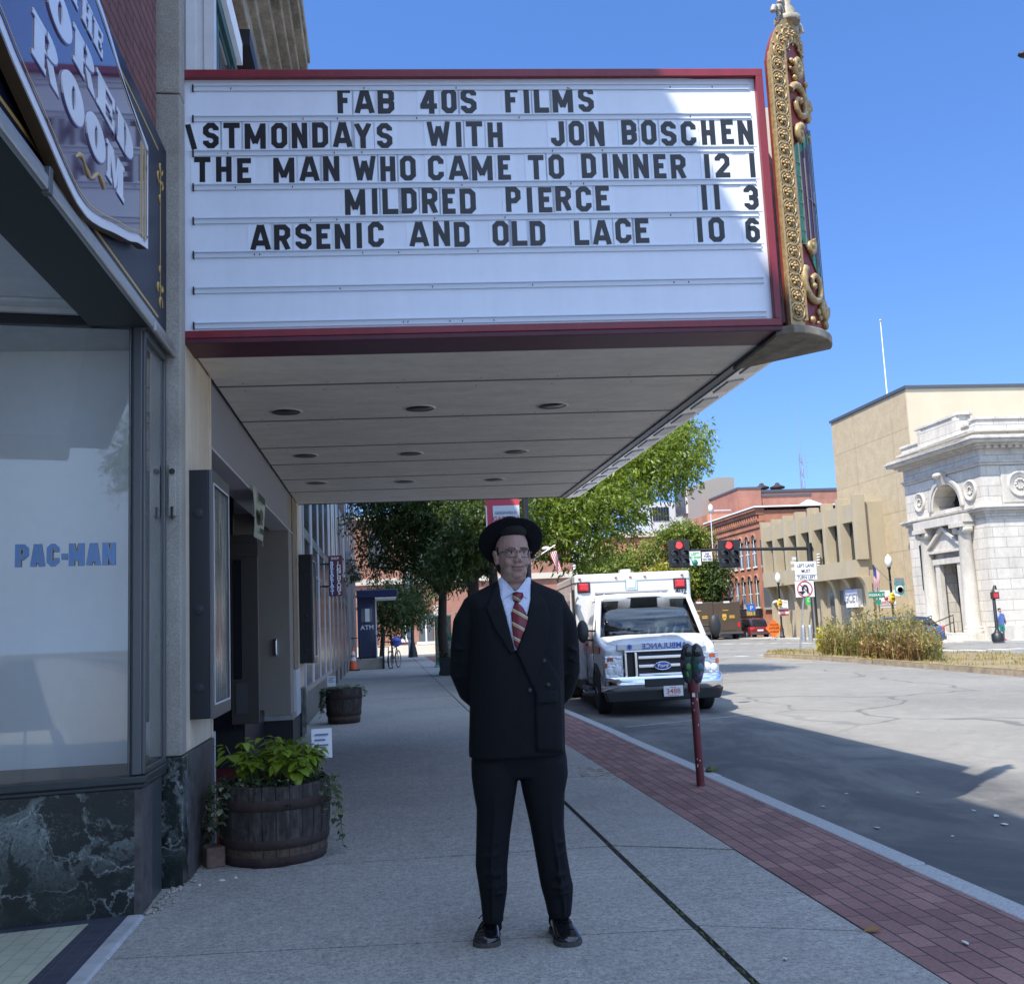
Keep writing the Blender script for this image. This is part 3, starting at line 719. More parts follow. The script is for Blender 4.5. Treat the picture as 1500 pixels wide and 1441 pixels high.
mb = MB(); n = len(a); mb.add([(-1.2445, p[0], p[1]) for p in a]+[(-1.2445, p[0], p[1]) for p in b], [(i, (i+1) % n, (i+1) % n+n, i+n) for i in range(n)])
for yy in (5.46, 5.50, 5.56, 3.40, 3.36, 3.30): mb.box(-1.246, -1.2435, yy, yy+.022, 3.62 + .0, 4.15)
pts = [V(-1.244, 4.30+q*.04, 3.50+.03*math.sin(q*.9)+q*.006) for q in range(12)]; mb.tube(pts, [.003+.009*abs(math.sin(q*1.1)) for q in range(12)], 6)
mb.build('gilding', W['gold_flat'], sgn)
# fat slab letters
def fat(mb, ch, y0, z0, w, h, x=-1.246, e=.004, m=0):
    cnt = [0]
    def R(a, b, c, d): cnt[0] += 1; mb.box(x, x+e+.00035*cnt[0], y0+a*w, y0+b*w, z0+c*h, z0+d*h, m)
    def ringy(cy, cz, ry, rz, iy, iz, a0=0, a1=2*PI, n=28, k=.004):
        vs = []; 
        for q in range(n+1):
            a = a0+(a1-a0)*q/n
            vs += [(x, y0+(cy+ry*math.cos(a))*w, z0+(cz+rz*math.sin(a))*h), (x+e+k, y0+(cy+ry*math.cos(a))*w, z0+(cz+rz*math.sin(a))*h),
                   (x+e+k, y0+(cy+iy*math.cos(a))*w, z0+(cz+iz*math.sin(a))*h), (x, y0+(cy+iy*math.cos(a))*w, z0+(cz+iz*math.sin(a))*h)]
        fs = []
        for q in range(n):
            b = q*4
            for r in range(4): fs.append((b+r, b+(r+1) % 4, b+4+(r+1) % 4, b+4+r))
        mb.add(vs, fs, m)
    if ch == 'O': ringy(.5, .5, .5, .52, .10, .30)
    elif ch in 'TI':
        R(.34, .66, 0, 1); R(.24, .76, 0, .12)
        if ch == 'T': R(.02, .98, .86, 1.001); R(.02, .12, .62, .861); R(.88, .98, .62, .861)
    elif ch == 'H':
        R(.06, .38, 0, 1); R(.62, .94, 0, 1); R(.381, .619, .42, .58)
        for a in (0, .56): R(a, a+.44, 0, .11); R(a, a+.44, .89, 1)
    elif ch == 'E':
        R(.08, .46, 0, 1); R(0, .94, 0, .13); R(0, .94, .87, 1); R(.461, .74, .44, .57); R(.72, .82, .34, .67); R(.84, .94, 0, .36); R(.84, .94, .66, 1)
    elif ch in 'DBRP':
        R(.08, .44, 0, 1); R(0, .5, 0, .12)
        if ch == 'D': ringy(.46, .5, .52, .5, .12, .36, -PI/2, PI/2); R(0, .46, .88, 1); R(0, .46, 0, .12)
        if ch == 'B': ringy(.5, .74, .42, .26, .10, .13, -PI/2, PI/2); ringy(.5, .27, .48, .27, .12, .14, -PI/2, PI/2); R(0, .5, .88, 1); R(.441, .5, .46, .54)
        if ch == 'R': ringy(.5, .73, .42, .27, .10, .13, -PI/2, PI/2); R(0, .5, .88, 1); R(.441, .52, .44, .54); mb.prism([(.50,.50),(.78,.48),(.98,.10),(1.04,0),(.70,0)], V(x, y0, z0), V(0, w, 0), V(0, 0, h), V(e, 0, 0), m)
    elif ch == 'M':
        R(.06, .22, 0, 1); R(.66, .98, 0, 1); R(0, .30, 0, .12); R(.6, 1.04, 0, .12); R(0, .1, .88, 1); R(.94, 1.04, .88, 1)
        mb.prism([(.12,1),(.40,1),(.60,.18),(.46,.0)], V(x, y0, z0), V(0, w, 0), V(0, 0, h), V(e+.0005, 0, 0), m); mb.prism([(.46,0),(.60,.25),(.74,1),(.66,1)], V(x, y0, z0), V(0, w, 0), V(0, 0, h), V(e+.001, 0, 0), m)
lt = MB()
def word(s, y0, wl, gap, z0, h):
    y = y0
    for c in s:
        for (dy, dz, mm, xx) in ((.006, -.006, 1, -1.2465), (0, 0, 0, -1.2445)): fat(lt, c, y+dy, z0+dz, wl, h, xx, .0032, mm)
        y += wl+gap
M('sign_shadow_blue', (.17,.17,.34), .4)
word('ROOM', 3.74, .31, .035, 3.635, .185); word('BORED', 3.53, .325, .03, 3.905, .17); word('THE', 4.18, .155, .025, 4.165, .125)
lt.build('lettering', [W['sign_white'], W['sign_shadow_blue']], sgn)

# ---------------------------------------------------------------- theatre building
th = empty('theatre_building', (-5, 11, 0), 'brick theatre with stone cornice and cream pillars behind the marquee', 'theatre')
mb = MB(); mb.box(-14, -1.75, 6.72, 15.99, 3.50, 9.95); mb.box(-14, -3.1, 6.9, 15.99, -.2, 3.5); mb.build('wall', W['brick_brown'], th)
mb = MB()   # cornice: stepped mouldings, running along the street
for (x, z0, z1) in ((-1.62, 9.70, 10.0), (-1.52, 10.0, 10.18), (-1.36, 10.18, 10.30), (-1.22, 10.30, 10.42), (-1.12, 10.42, 10.55), (-1.00, 10.55, 10.72), (-.96, 10.72, 10.86), (-1.1, 10.86, 11.0)):
    mb.box(-2.2, x, 6.73, 15.98, z0, z1)
mb.build('cornice', W['cornice_stone'], th, bevel=.02)
mb = MB(); mb.box(-1.78, -1.60, 9.4, 11.2, 9.35, 9.69); mb.box(-1.78, -1.52, 12.6, 15.9, 9.0, 9.22); mb.build('drain_box', W['dark_metal'], th)
M('green_paint', (.030,.075,.060), .45)
wn = MB(); wn.box(-1.77, -1.70, 10.95, 11.08, 6.2, 8.6); wn.box(-1.77, -1.70, 11.12, 11.22, 6.2, 8.6); wn.box(-1.76, -1.71, 11.25, 12.2, 6.2, 8.6); wn.box(-1.77, -1.69, 12.2, 12.32, 6.2, 8.6); wn.box(-1.77, -1.66, 10.9, 12.4, 8.5, 8.66)
wf = wn.build('window', W['green_paint'], th, bevel=.006)
mb = MB(); mb.box(-1.755, -1.705, 11.3, 12.15, 6.4, 8.4); mb.build('pane', W['glass_dark'], wf)
mb = MB(); mb.box(-1.80, -1.60, 10.7, 12.5, 8.66, 8.95); mb.build('lintel', W['white_paint'], th)
mb = MB(); mb.box(-1.62, -1.045, 6.74, 6.80, 5.25, 9.6); mb.box(-1.24, -1.17, 6.725, 6.74, 5.25, 9.6); mb.box(-1.12, -1.045, 6.725, 6.74, 5.25, 9.6); mb.build('metal_flashing', W['white_metal'], th, bevel=.004)
# ground floor: cream pillar, marble dado, header beam over the recessed entrance
mb = MB(); mb.box(-2.0, -1.25, 6.73, 7.68, .76, 3.47); mb.box(-1.26, -1.235, 7.645, 7.672, .76, 3.47); mb.build('pillar', W['cream_panel'], th, bevel=.006)
mb = MB(); mb.box(-2.0, -1.228, 6.722, 7.66, -.02, .758); mb.build('pillar_base', W['weathered_dark'], th, bevel=.004)
mb = MB(); mb.box(-1.245, -1.222, 7.662, 7.685, -.02, .80); mb.build('pillar_corner_strip', W['white_metal'], th)
M('header_grey', (.30,.30,.32), .5, noise=(2, .06))
mb = MB(); mb.box(-1.5, -1.262, 7.68, 15.0, 2.88, 3.47); mb.build('header_beam', W['header_grey'], th, bevel=.008)
mb = MB(); mb.box(-1.5, -1.25, 7.68, 15.0, 2.862, 2.88); mb.build('header_trim', W['white_metal'], th)
mb = MB(); mb.box(-3.0, -1.4, 7.68, 14.1, 3.1, 3.2); mb.build('entrance_ceiling', W['header_grey'], th)
mb = MB(); mb.box(-2.6, -1.26, 14.02, 14.5, .42, 3.36); mb.build('side_panel', W['tan_panel'], th, bevel=.004)
mb = MB(); mb.box(-2.6, -1.23, 13.98, 14.6, .36, .42); mb.build('panel_foot', W['alu'], th)
mb = MB(); mb.box(-2.6, -1.24, 14.05, 15.2, -.02, .36); mb.box(-3.1, -1.6, 12.1, 14.0, -.02, .5); mb.build('plinth', W['black_paint'], th)
mb = MB(); mb.box(-1.40, -1.245, 14.52, 15.1, 1.0, 3.4); mb.build('timber_strip', W['raw_wood'], th, bevel=.004)
mb = MB(); mb.box(-1.40, -1.225, 14.50, 15.2, .36, .99); mb.build('white_kick', W['white_metal'], th)
mb = MB(); mb.box(-1.8, -1.23, 15.12, 16.0, .70, 3.47); mb.build('far_pillar', W['cream_panel'], th, bevel=.006)
mb = MB(); mb.box(-1.8, -1.21, 15.2, 16.0, -.02, .70); mb.build('far_pillar_base', W['marble'], th, bevel=.004)
# entrance doors deep in the recess
mb = MB(); mb.box(-3.0, -1.70, 12.0, 12.08, .45, 3.1); mb.build('door_wall', W['black_case'], th)
M('door_bronze', (.075,.068,.060), .45, .3)
mb = MB(); mb.box(-1.95, -1.42, 11.93, 12.0, 2.50, 2.62); mb.box(-1.72, -1.42, 11.92, 11.99, .5, 2.5); mb.box(-1.80, -1.41, 11.90, 11.93, 2.36, 2.52)
dr = mb.build('door', W['door_bronze'], th, bevel=.004)
mb = MB(); mb.box(-1.69, -1.60, 11.90, 11.925, 1.0, 2.33); mb.build('pane', W['glass_dark'], dr)
mb = MB(); mb.box(-1.67, -1.54, 11.90, 11.925, .62, .95); mb.build('kick_plate', W['alu_dark'], dr)
mb = MB(); mb.box(-1.475, -1.425, 13.96, 14.02, 1.20, 1.42); mb.box(-1.468, -1.432, 13.95, 13.96, 1.22, 1.40); tag(mb.build('lock_box', W['chrome'], None, bevel=.006), 'small steel box fixed to the tan entrance panel', 'box')
# patterned tiles of the entrance floor
@reg('entrance_tiles')
def _(t, b):
    p = t.pos(); x, y, z = t.sep(p)
    st = t.math('GREATER_THAN', t.math('FRACT', t.math('MULTIPLY', y, 2.6)), .5)
    zone = t.math('GREATER_THAN', t.math('FRACT', t.math('ADD', t.math('MULTIPLY', x, .9), t.math('MULTIPLY', y, .16))), .42)
    c = t.mix(zone, (.20,.012,.022), t.mix(st, (.02,.02,.022), (.50,.50,.50)))
    t.link(c, b.inputs['Base Color']); b.inputs['Roughness'].default_value = .4
mb = MB(); mb.box(-2.9, -1.05, 7.69, 14.0, -.05, .006); tag(mb.build('entrance_floor', W['entrance_tiles']), kind='structure')

# poster cases
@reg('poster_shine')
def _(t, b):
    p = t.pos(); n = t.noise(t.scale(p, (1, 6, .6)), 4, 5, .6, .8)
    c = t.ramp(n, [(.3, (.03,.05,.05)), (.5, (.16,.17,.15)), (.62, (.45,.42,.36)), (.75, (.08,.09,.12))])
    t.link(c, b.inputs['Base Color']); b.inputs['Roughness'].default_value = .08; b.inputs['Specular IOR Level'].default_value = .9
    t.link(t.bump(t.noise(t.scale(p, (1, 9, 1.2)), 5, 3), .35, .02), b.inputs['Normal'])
def poster_case(y0, y1, z0, z1, x0, x1, label):
    r = empty('poster_case', (x0, (y0+y1)/2, z0), label, 'poster case', 'poster cases by the theatre entrance')
    mb = MB(); mb.box(x0, x1, y0, y1, z0, z1); mb.build('case', W['black_case'], r, bevel=.006)
    mb = MB(); f = .055
    for (a, b, c, d) in ((y0, y0+f, z0, z1), (y1-f, y1, z0, z1), (y0+f, y1-f, z0, z0+f*1.6), (y0+f, y1-f, z1-f*1.6, z1)): mb.box(x1, x1+.022, a, b, c, d)
    mb.build('door_frame', W['alu_dark'], r, bevel=.004)
    mb = MB(); 
    for (a, b, c, d) in ((y0+f-.006, y0+f+.006, z0+f*1.6, z1-f*1.6), (y1-f-.006, y1-f+.006, z0+f*1.6, z1-f*1.6), (y0+f, y1-f, z0+f*1.6-.008, z0+f*1.6+.004), (y0+f, y1-f, z1-f*1.6-.004, z1-f*1.6+.008)): mb.box(x1+.0225, x1+.026, a, b, c, d)
    mb.build('bright_trim', W['white_metal'], r)
    mb = MB(); mb.box(x1, x1+.008, y0+f, y1-f, z0+f*1.6, z1-f*1.6); mb.build('poster', W['poster_shine'], r)
    M('case_stain', (.022,.026,.036), .7)
    for k in range(3):
        mb = MB(); z = z0+(z1-z0)*(.12+.31*k+.08*(k == 2)); mb.lathe([(.001, 0), (.034, 0), (.036, .004), (.001, .006)], ((x0+x1)/2, y0-.003, z), 16, axis='Y'); mb.box((x0+x1)/2-.003, (x0+x1)/2+.003, y0-.006, y0, z-.03, z+.03); mb.build('bolt', W['case_stain'], r)
    return r
poster_case(6.86, 7.62, .95, 2.56, -1.262, -1.125, 'tall black poster case on the cream pillar behind the planter')
poster_case(15.2, 16.0, 1.05, 2.62, -1.225, -1.05, 'black poster case on the far cream pillar past the entrance')
# cloth banner hung in the entrance
M('banner_cream', (.50,.52,.42), .8); M('banner_ink', (.10,.12,.08), .8)
mb = MB(); n = 10
vs = []; 
for i in range(n+1):
    y = 9.95+1.0*i/n
    for j in range(7):
        z = 2.90-.0*i-.46*j/6; vs.append((-1.225+.02*math.sin(i*.9+j*.4), y, z - .05*(i/n)))
mb.add(vs, [(i*7+j, i*7+j+1, (i+1)*7+j+1, (i+1)*7+j) for i in range(n) for j in range(6)], 0, True)
ink = MB()
ban = mb.build('hanging_banner', W['banner_cream'], None, solid=.002); tag(ban, 'pale cream cloth banner hanging from the entrance header', 'banner')
ik = MB(); ik.ell((-1.198, 10.45, 2.66), (.004, .14, .06), 10, 6); ik.box(-1.2, -1.197, 10.38, 10.52, 2.56, 2.61); ik.text('GREENFIELD', V(-1.195, 10.45, 2.79), V(0,1,0), V(0,0,1), .10, m=0); ik.text('CINEMAS', V(-1.195, 10.45, 2.47), V(0,1,0), V(0,0,1), .08, m=0)
ik.build('print', W['banner_ink'], ban)
# ---------------------------------------------------------------- marquee
MA, MBp = Vector((-1.26, 6.75)), Vector((2.78, 6.55))
md_ = (MBp-MA); ML = md_.length; mu = md_/ML; UX = V(mu.x, mu.y, 0); NR = V(mu.y, -mu.x, 0)   # outward = towards the camera
def face(px, py):
    d = ray(px, py); n2 = Vector((NR.x, NR.y)); k = ((MA - Vector((CAM.x, CAM.y))).dot(n2))/(d.x*n2.x+d.y*n2.y)
    p = CAM + d*k; return (Vector((p.x, p.y))-MA).dot(mu), p.z
def FP(s, z, d=0.0): return V(MA.x, MA.y, 0) + UX*s + V(0, 0, z) + NR*d
mq = empty('marquee', (.7, 11, 3.38), 'cinema marquee with red frame and changeable black letters', 'marquee')
mb = MB()
def fbox(mb, s0, s1, z0, z1, d0, d1, m=0):
    mb.hexa([FP(s0, z0, d0), FP(s1, z0, d0), FP(s1, z0, d1), FP(s0, z0, d1)], [FP(s0, z1, d0), FP(s1, z1, d0), FP(s1, z1, d1), FP(s0, z1, d1)], m)
ZT, ZB = 5.275, 3.395
SL = ML-.02
fbox(mb, -.045, SL, ZB+.03, ZT-.02, -.30, -.012); mb.build('letter_board', W['board_white'], mq)
mb = MB(); f = .052
fbox(mb, -.05, SL+.0, ZT-.045, ZT+.01, -.32, .035); fbox(mb, -.05, SL, ZB+.012, ZB+.062, -.32, .035)
fbox(mb, -.05, .0, ZB+.062, ZT-.045, -.32, .035); fbox(mb, SL-.052, SL, ZB+.062, ZT-.045, -.32, .035)
mb.build('frame', W['frame_red'], mq, bevel=.006)
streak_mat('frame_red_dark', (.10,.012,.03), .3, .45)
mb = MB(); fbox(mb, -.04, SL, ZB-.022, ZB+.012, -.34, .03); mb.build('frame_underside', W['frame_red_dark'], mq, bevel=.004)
# letter rails
M('rail_white', (.64,.70,.78), .35)
rails = []
for yl, yr in ((124, 123), (170, 165), (219.5, 214), (269, 262), (317.5, 310), (367, 358), (419, 408), (470, 458)):
    a = face(285, yl)[1]; b = face(1110, yr)[1]; rails.append((a+b)/2)
for i, z in enumerate(rails):
    mb = MB(); s0, s1 = .065, 3.93
    fbox(mb, s0, s1, z-.041, z-.036, -.013, -.001); fbox(mb, s0, s1, z-.006, z+.001, -.013, .003); fbox(mb, s0, s1, z-.036, z-.006, -.013, -.006)
    fbox(mb, s0-.006, s0+.004, z-.046, z+.004, -.013, .005, 1)
    random.seed(i+40)
    for k in range(5):
        s = random.uniform(.2, 3.8); fbox(mb, s, s+.006, z-.030, z-.018, -.006, -.002, 1)
    mb.build('letter_rail', [W['rail_white'], W['dark_metal']], mq)
rows = [
 ('FAB40SFILMS', [494,520,553,615.5,646.5,675,740,767.5,782.5,809.5,847.5], [513,547.5,577.5,640,669,698,759,775.5,804,839.5,870], (129.5, 166.5)),
 ('\\STMONDAYSWITHJONBOSCHEN', [272,297,327,358,397,427,457,488,519,552,626,668,683,714.5,807,833.5,863,911,940,969,998,1028,1057,1081.5],
    [287,320,351,389,420.5,450,480.5,515,544,574.5,659,676,707,736.5,827,856,885.5,933,962,991,1020,1048,1075,1103.5], (177.5, 214)),
 ('THEMANWHOCAMETODINNER121', [284,316,347,400,439,473,517.5,557,586,627,657.5,691,729.5,774,804,852,883,898.5,928,958,983,1032,1048,1098.5],
    [308,339,367.5,431,467,497,550,579,609,650,685,721.5,748,797,826.5,873.5,890.5,920.5,950.5,976,1005,1040.5,1069.5,1107], (226, 262)),
 ('MILDREDPIERCE113', [505,544.5,560,588,618,648,673.5,741,772,789,814,844,873,1028,1046.5,1090.5], [535,553,583,610.5,641,667,697,763,780,808.5,837,866.5,893,1037,1055.5,1111.5], (273.5, 310.5)),
 ('ARSENICANDOLDLACE106', [367,401,432.5,463,490,522,539,600,634.5,665,721.5,750,776.5,841.5,869,902,931,1022,1039,1093], [395.5,425,456,483.5,513,530,562,627.5,659,688,745,772,799,863,895,925,951,1030,1062,1113.5], (322, 358.5)),
]
M('letter_plate', (.80,.87,.97), .18)
M('letter_black', (.016,.017,.020), .3)
for ri, (chars, xa, xb, (yt, yb)) in enumerate(rows):
    random.seed(ri); zlo = rails[ri+1]+.012; hgt = face(700, yt)[1]-face(700, yb)[1]
    for c, a, b in zip(chars, xa, xb):
        mb = MB(); sa, sb = face(a, (yt+yb)/2)[0], face(b, (yt+yb)/2)[0]; dz = random.uniform(-.006, .006); pad = .022
        fbox(mb, sa-pad, sb+pad, zlo-.010+dz, zlo+hgt+.014+dz, -.012, -.0095, 1)
        block_letter(mb, c, FP(sa, zlo+dz, -.0093), UX, V(0,0,1), NR, sb-sa, hgt, .205, .0018, 0)
        mb.build('letter', [W['letter_black'], W['letter_plate']], mq)
# box, soffit boards, recessed lights
mb = MB(); mb.box(-1.22, 2.70, 6.95, 15.3, 3.46, 5.22); mb.build('box', W['board_white'], mq)
ysm = [6.74, 7.93, 9.27, 10.63, 11.7, 12.87, 14.02, 15.36]; mb = MB()
for i in range(7):
    def yy(x, y): return y - .045*(x-.3)*(1 if 0 < i+0 else .9)
    a, b = ysm[i]+.007, ysm[i+1]-.007
    xr = 2.735
    q = [(-1.235, a + (.02 if i else .0), 3.38), (xr, a - (.16 if i else .17), 3.38), (xr, b-.16*(i < 6), 3.38), (-1.235, b+.02*(i < 6), 3.38)]
    mb.hexa(q, [(p[0], p[1], 3.41) for p in q])
mb.build('soffit', W['soffit_paint'], mq, bevel=.004)
M('seam_dark', (.16,.145,.12), .8); mb = MB()
for i in range(1, 7):
    a = ysm[i]; q = [(-1.23, a+.01, 3.376), (2.73, a-.168, 3.376), (2.73, a-.142, 3.376), (-1.23, a+.036, 3.376)]; mb.hexa(q, [(p[0], p[1], 3.382) for p in q])
mb.build('soffit_seams', W['seam_dark'], mq)
mb = MB(); random.seed(8)
for i in range(7):
    for y in (ysm[i]+.12, ysm[i+1]-.12):
        for k in range(7): x = -1.0+.6*k+random.uniform(-.05, .05); mb.lathe([(.001, -.002), (.006, -.0015), (.007, 0)], (x, y-.045*x, 3.3795), 6, caps=False)
mb.build('soffit_screws', W['rust_hoop'], mq)
mb = MB(); mb.box(-1.23, 2.73, 6.9, 15.3, 3.415, 3.455); mb.build('soffit_void', W['black_paint'], mq)
for (x, y) in ((419,603),(615,598),(809,594),(447,667),(601,664),(756,661),(463,707),(593,705),(724,702)):
    p = atz(x, y, 3.38); mb = MB()
    mb.lathe([(.125, -.006), (.142, -.006), (.145, .0), (.125, 0)], p, 28, 0, caps=False); mb.lathe([(.001, -.0035), (.126, -.0035), (.126, -.001)], p, 28, 1, caps=False)
    mb.build('recessed_light', [W['soffit_paint'], W['black_case']], mq)
# street edge: dark groove, strip with ground reflection painted in as white, little cast plates
mb = MB(); mb.box(2.72, 2.80, 6.56, 15.36, 3.362, 3.44); mb.box(-1.235, 2.79, 15.36, 15.40, 3.372, 3.44); mb.build('edge_groove', W['black_case'], mq)
mb = MB(); mb.box(2.80, 3.0, 7.0, 15.4, 3.395, 5.25); mb.hexa([(2.80, 6.9, 3.352), (2.80, 15.4, 3.352), (3.03, 15.4, 3.385), (3.03, 6.9, 3.385)], [(2.80, 6.9, 3.394), (2.80, 15.4, 3.394), (3.03, 15.4, 3.40), (3.03, 6.9, 3.40)]); M('edge_reflect_white', (.88,.87,.84), .3, .2); mb.build('street_face', W['edge_reflect_white'], mq)
M('plate_grey', (.45,.44,.44), .3, .5)
for k in range(12):
    y = 7.25+k*.66; mb = MB(); mb.hexa([(2.84, y, 3.345), (2.98, y, 3.366), (2.98, y+.40, 3.366), (2.84, y+.40, 3.345)], [(2.84, y, 3.362), (2.98, y, 3.38), (2.98, y+.40, 3.38), (2.84, y+.40, 3.362)]); mb.build('edge_plate', W['plate_grey'], mq, bevel=.006)
# ornate corner pylon: bowed gilded panel with stained glass and finial
_ARC = []; _p = V(2.80, 6.50, 0)
for _i in range(141):
    _ARC.append(_p.copy()); _h = rad(8 + 66*_i/120); _p = _p + V(math.cos(_h), math.sin(_h), 0)*(.63/120)
def arc(u):   # plan curve of the bowed panel, from the marquee corner round to the street side
    f_ = min(max((u+.05)*120, 0), 138.9); i = int(f_); return _ARC[i].lerp(_ARC[i+1], f_-i) - (_ARC[6]-_ARC[0])
def AN(u):
    d = arc(u+.01)-arc(u-.01); return V(d.y, -d.x, 0).normalized()
UC = .42
def top(u): # arched head of the panel
    t = min(1, max(0, 1-abs(u-UC)/(UC+.02))); return 5.24 + .46*math.sqrt(max(0, 1-(1-t)**2))**1.15
NS = 28
mb = MB()
rings_o = []; rings_i = []
vs = []; fs = []
for i in range(NS+1):
    u = i/NS; p = arc(u); n = AN(u)
    for d in (0, -.05):
        for z in (3.40, top(u)): q = p+n*d; vs.append((q.x, q.y, z))
for i in range(NS):
    a = i*4; b = a+4
    fs += [(a, b, b+1, a+1), (a+2, a+3, b+3, b+2), (a+1, b+1, b+3, a+3), (a, a+2, b+2, b)]
fs += [(0, 1, 3, 2), (NS*4, NS*4+2, NS*4+3, NS*4+1)]
mb.add(vs, fs, 0, False)
M('pylon_red', (.22,.040,.032), .4, noise=(6, .25))
pyl = mb.build('corner_pylon', W['pylon_red'], mq)
def onp(u, z, d=0.0):
    p = arc(u)+AN(u)*d; return V(p.x, p.y, z)
def utan(u): return (arc(u+.01)-arc(u-.01)).normalized()
# gilded edge band
mb = MB()
def strip(mb, u0, u1, z0f, z1f, d0, d1, n=6, m=0):
    r = []
    for i in range(n+1):
        u = u0+(u1-u0)*i/n
        r.append([onp(u, z0f(u), d0), onp(u, z0f(u), d1), onp(u, z1f(u), d1), onp(u, z1f(u), d0)])
    mb.loft(r, m, True, False)
strip(mb, .0, .20, lambda u: 3.40, lambda u: top(u)+.006, 0, .012)
strip(mb, .0, 1, lambda u: top(u)-.16, lambda u: top(u)+.02, 0, .014, 20)
strip(mb, -.012, .012, lambda u: 3.40, lambda u: top(u)+.02, -.01, .03, 2); strip(mb, .195, .22, lambda u: 3.44, lambda u: top(u)-.12, 0, .03, 2)
def medallion(mb, u, z, r):
    T = utan(u); c = onp(u, z, .016); N = AN(u); K = V(0, 0, 1)
    for rr, tr in ((r, r*.16), (r*.68, r*.12)):
        mb.tube([c + T*rr*math.cos(a*PI/7)+K*rr*math.sin(a*PI/7) for a in range(15)], tr, 5, 0, False)
    for k in range(5):
        a = k*2*PI/5+.3; mb.ell(c+T*r*.36*math.cos(a)+K*r*.36*math.sin(a)+N*.008, (r*.2, r*.2, r*.2), 6, 4)
    mb.ell(c+N*.014, (r*.2,)*3, 6, 4)
    for sx in (-1, 1):
        for sz in (-1, 1): mb.ell(c+T*r*.98*sx+K*r*.98*sz, (r*.18,)*3, 5, 3)
nmed = 17
for k in range(nmed): medallion(mb, .098, 3.50+k*(5.20-3.50)/(nmed-1), .060)
for u, z in ((.11, 5.31), (.15, 5.41), (.21, 5.50), (.29, 5.56), (.39, 5.59), (.49, 5.59), (.58, 5.55)): medallion(mb, u, z, .056)
mb.build('gilded_band', W['gold_paint'], pyl)
# finial
mb = MB(); uf = UC; base = onp(uf, top(uf), -.02); T = utan(uf)
mb.lathe([(.09, 0), (.10, .03), (.05, .06), (.06, .10), (.03, .14), (.045, .20), (.05, .24), (.02, .30), (.03, .34), (.004, .38)], base, 10)
for s in (-1, 1):
    for (r0, h0, q) in ((.10, .02, .055), (.07, .10, .04), (.17, -.01, .05)):
        pts = [base + T*s*(r0-q*.3*math.cos(a)) + V(0, 0, h0+.02+q*math.sin(a)) + T*s*q*math.cos(a) for a in [k*.5 for k in range(11)]]
        mb.tube(pts, [.022-.0015*k for k in range(11)], 6)
M('finial_grey', (.36,.33,.27), .6, .1, noise=(20, .3))
mb.build('finial', W['finial_grey'], pyl)
# scrollwork above and below the glass
mb = MB()
def curl(cu, cz, su, r, turns, dirn=1, a0=0, th=.022):
    pts = []; rr = []
    for k in range(22):
        f_ = k/21; a = a0+dirn*turns*2*PI*f_; q = r*(1-.8*f_)
        pts.append(onp(cu+su*q*math.cos(a)/.6, cz+q*math.sin(a), .02)); rr.append(th*(1-.55*f_)+.004)
    mb.tube(pts, rr, 6); mb.ell(pts[-1], (.028, .028, .028), 8, 5)
curl(.42, 5.06, .8, .15, 1.2, -1, 2.6, .026); curl(.38, 4.82, .7, .07, 1.1, 1, 1.0, .028); curl(.44, 5.36, .7, .09, 1.2, 1, 3.5, .026); curl(.66, 5.05, .8, .10, 1.2, 1, .5, .025)
curl(.42, 3.72, .8, .16, 1.2, 1, 2.4, .026); curl(.40, 4.0, .7, .06, 1.1, -1, 1.0, .024); curl(.62, 3.58, .8, .08, 1.3, -1, .2, .028)
random.seed(9)
for k in range(26): u = random.uniform(.30, .75); z = random.choice((random.uniform(3.44, 3.58), random.uniform(4.80, 4.88), random.uniform(5.25, 5.42))); mb.ell(onp(u, z, .012), (random.uniform(.014, .03),)*3, 7, 5)
mb.build('scrollwork', W['gold_paint'], pyl)
# stained glass
M('glass_green', (.06,.24,.12), .2, noise=(9, .4)); M('glass_maroon', (.13,.05,.055), .2, noise=(9, .3)); M('glass_purple', (.09,.015,.06), .2); M('lead', (.20,.21,.21), .5, .3)
mb = MB()
zl = lambda u: 4.05-.75*max(0, u-.24)
zh = lambda u: 4.70+.42*max(0, u-.24)**.8
strip(mb, .24, .95, zl, zh, .004, .008, 12, 1)
strip(mb, .24, .33, zl, zh, .008, .011, 3, 0); strip(mb, .33, .95, lambda u: zh(u)-.09, zh, .008, .011, 10, 0); strip(mb, .33, .95, zl, lambda u: zl(u)+.10, .008, .011, 10, 0)
strip(mb, .43, .54, lambda u: 4.0, lambda u: 4.45, .008, .0115, 3, 2)
for u in (.24, .33, .43, .54, .65, .78): strip(mb, u, u+.012, zl, zh, .0115, .018, 1, 3)
for k in range(7):
    z = 4.0+.1*k; strip(mb, .25, .33, lambda u: z, lambda u: z+.006, .011, .016, 1, 3)
strip(mb, .43, .95, lambda u: 4.36, lambda u: 4.368, .0115, .017, 6, 3)
mb.build('stained_glass', [W['glass_green'], W['glass_maroon'], W['glass_purple'], W['lead']], pyl)
mb = MB(); n = 14
poly = [(arc(i/n)+AN(i/n)*.045) for i in range(n+1)]; poly = [(p.x, p.y) for p in poly] + [(2.74, 7.5), (2.72, 6.56)]
mb.prism(poly, V(0, 0, 3.34), V(1,0,0), V(0,1,0), V(0, 0, .06)); mb.build('pylon_foot', W['cornice_stone'], pyl, bevel=.008)
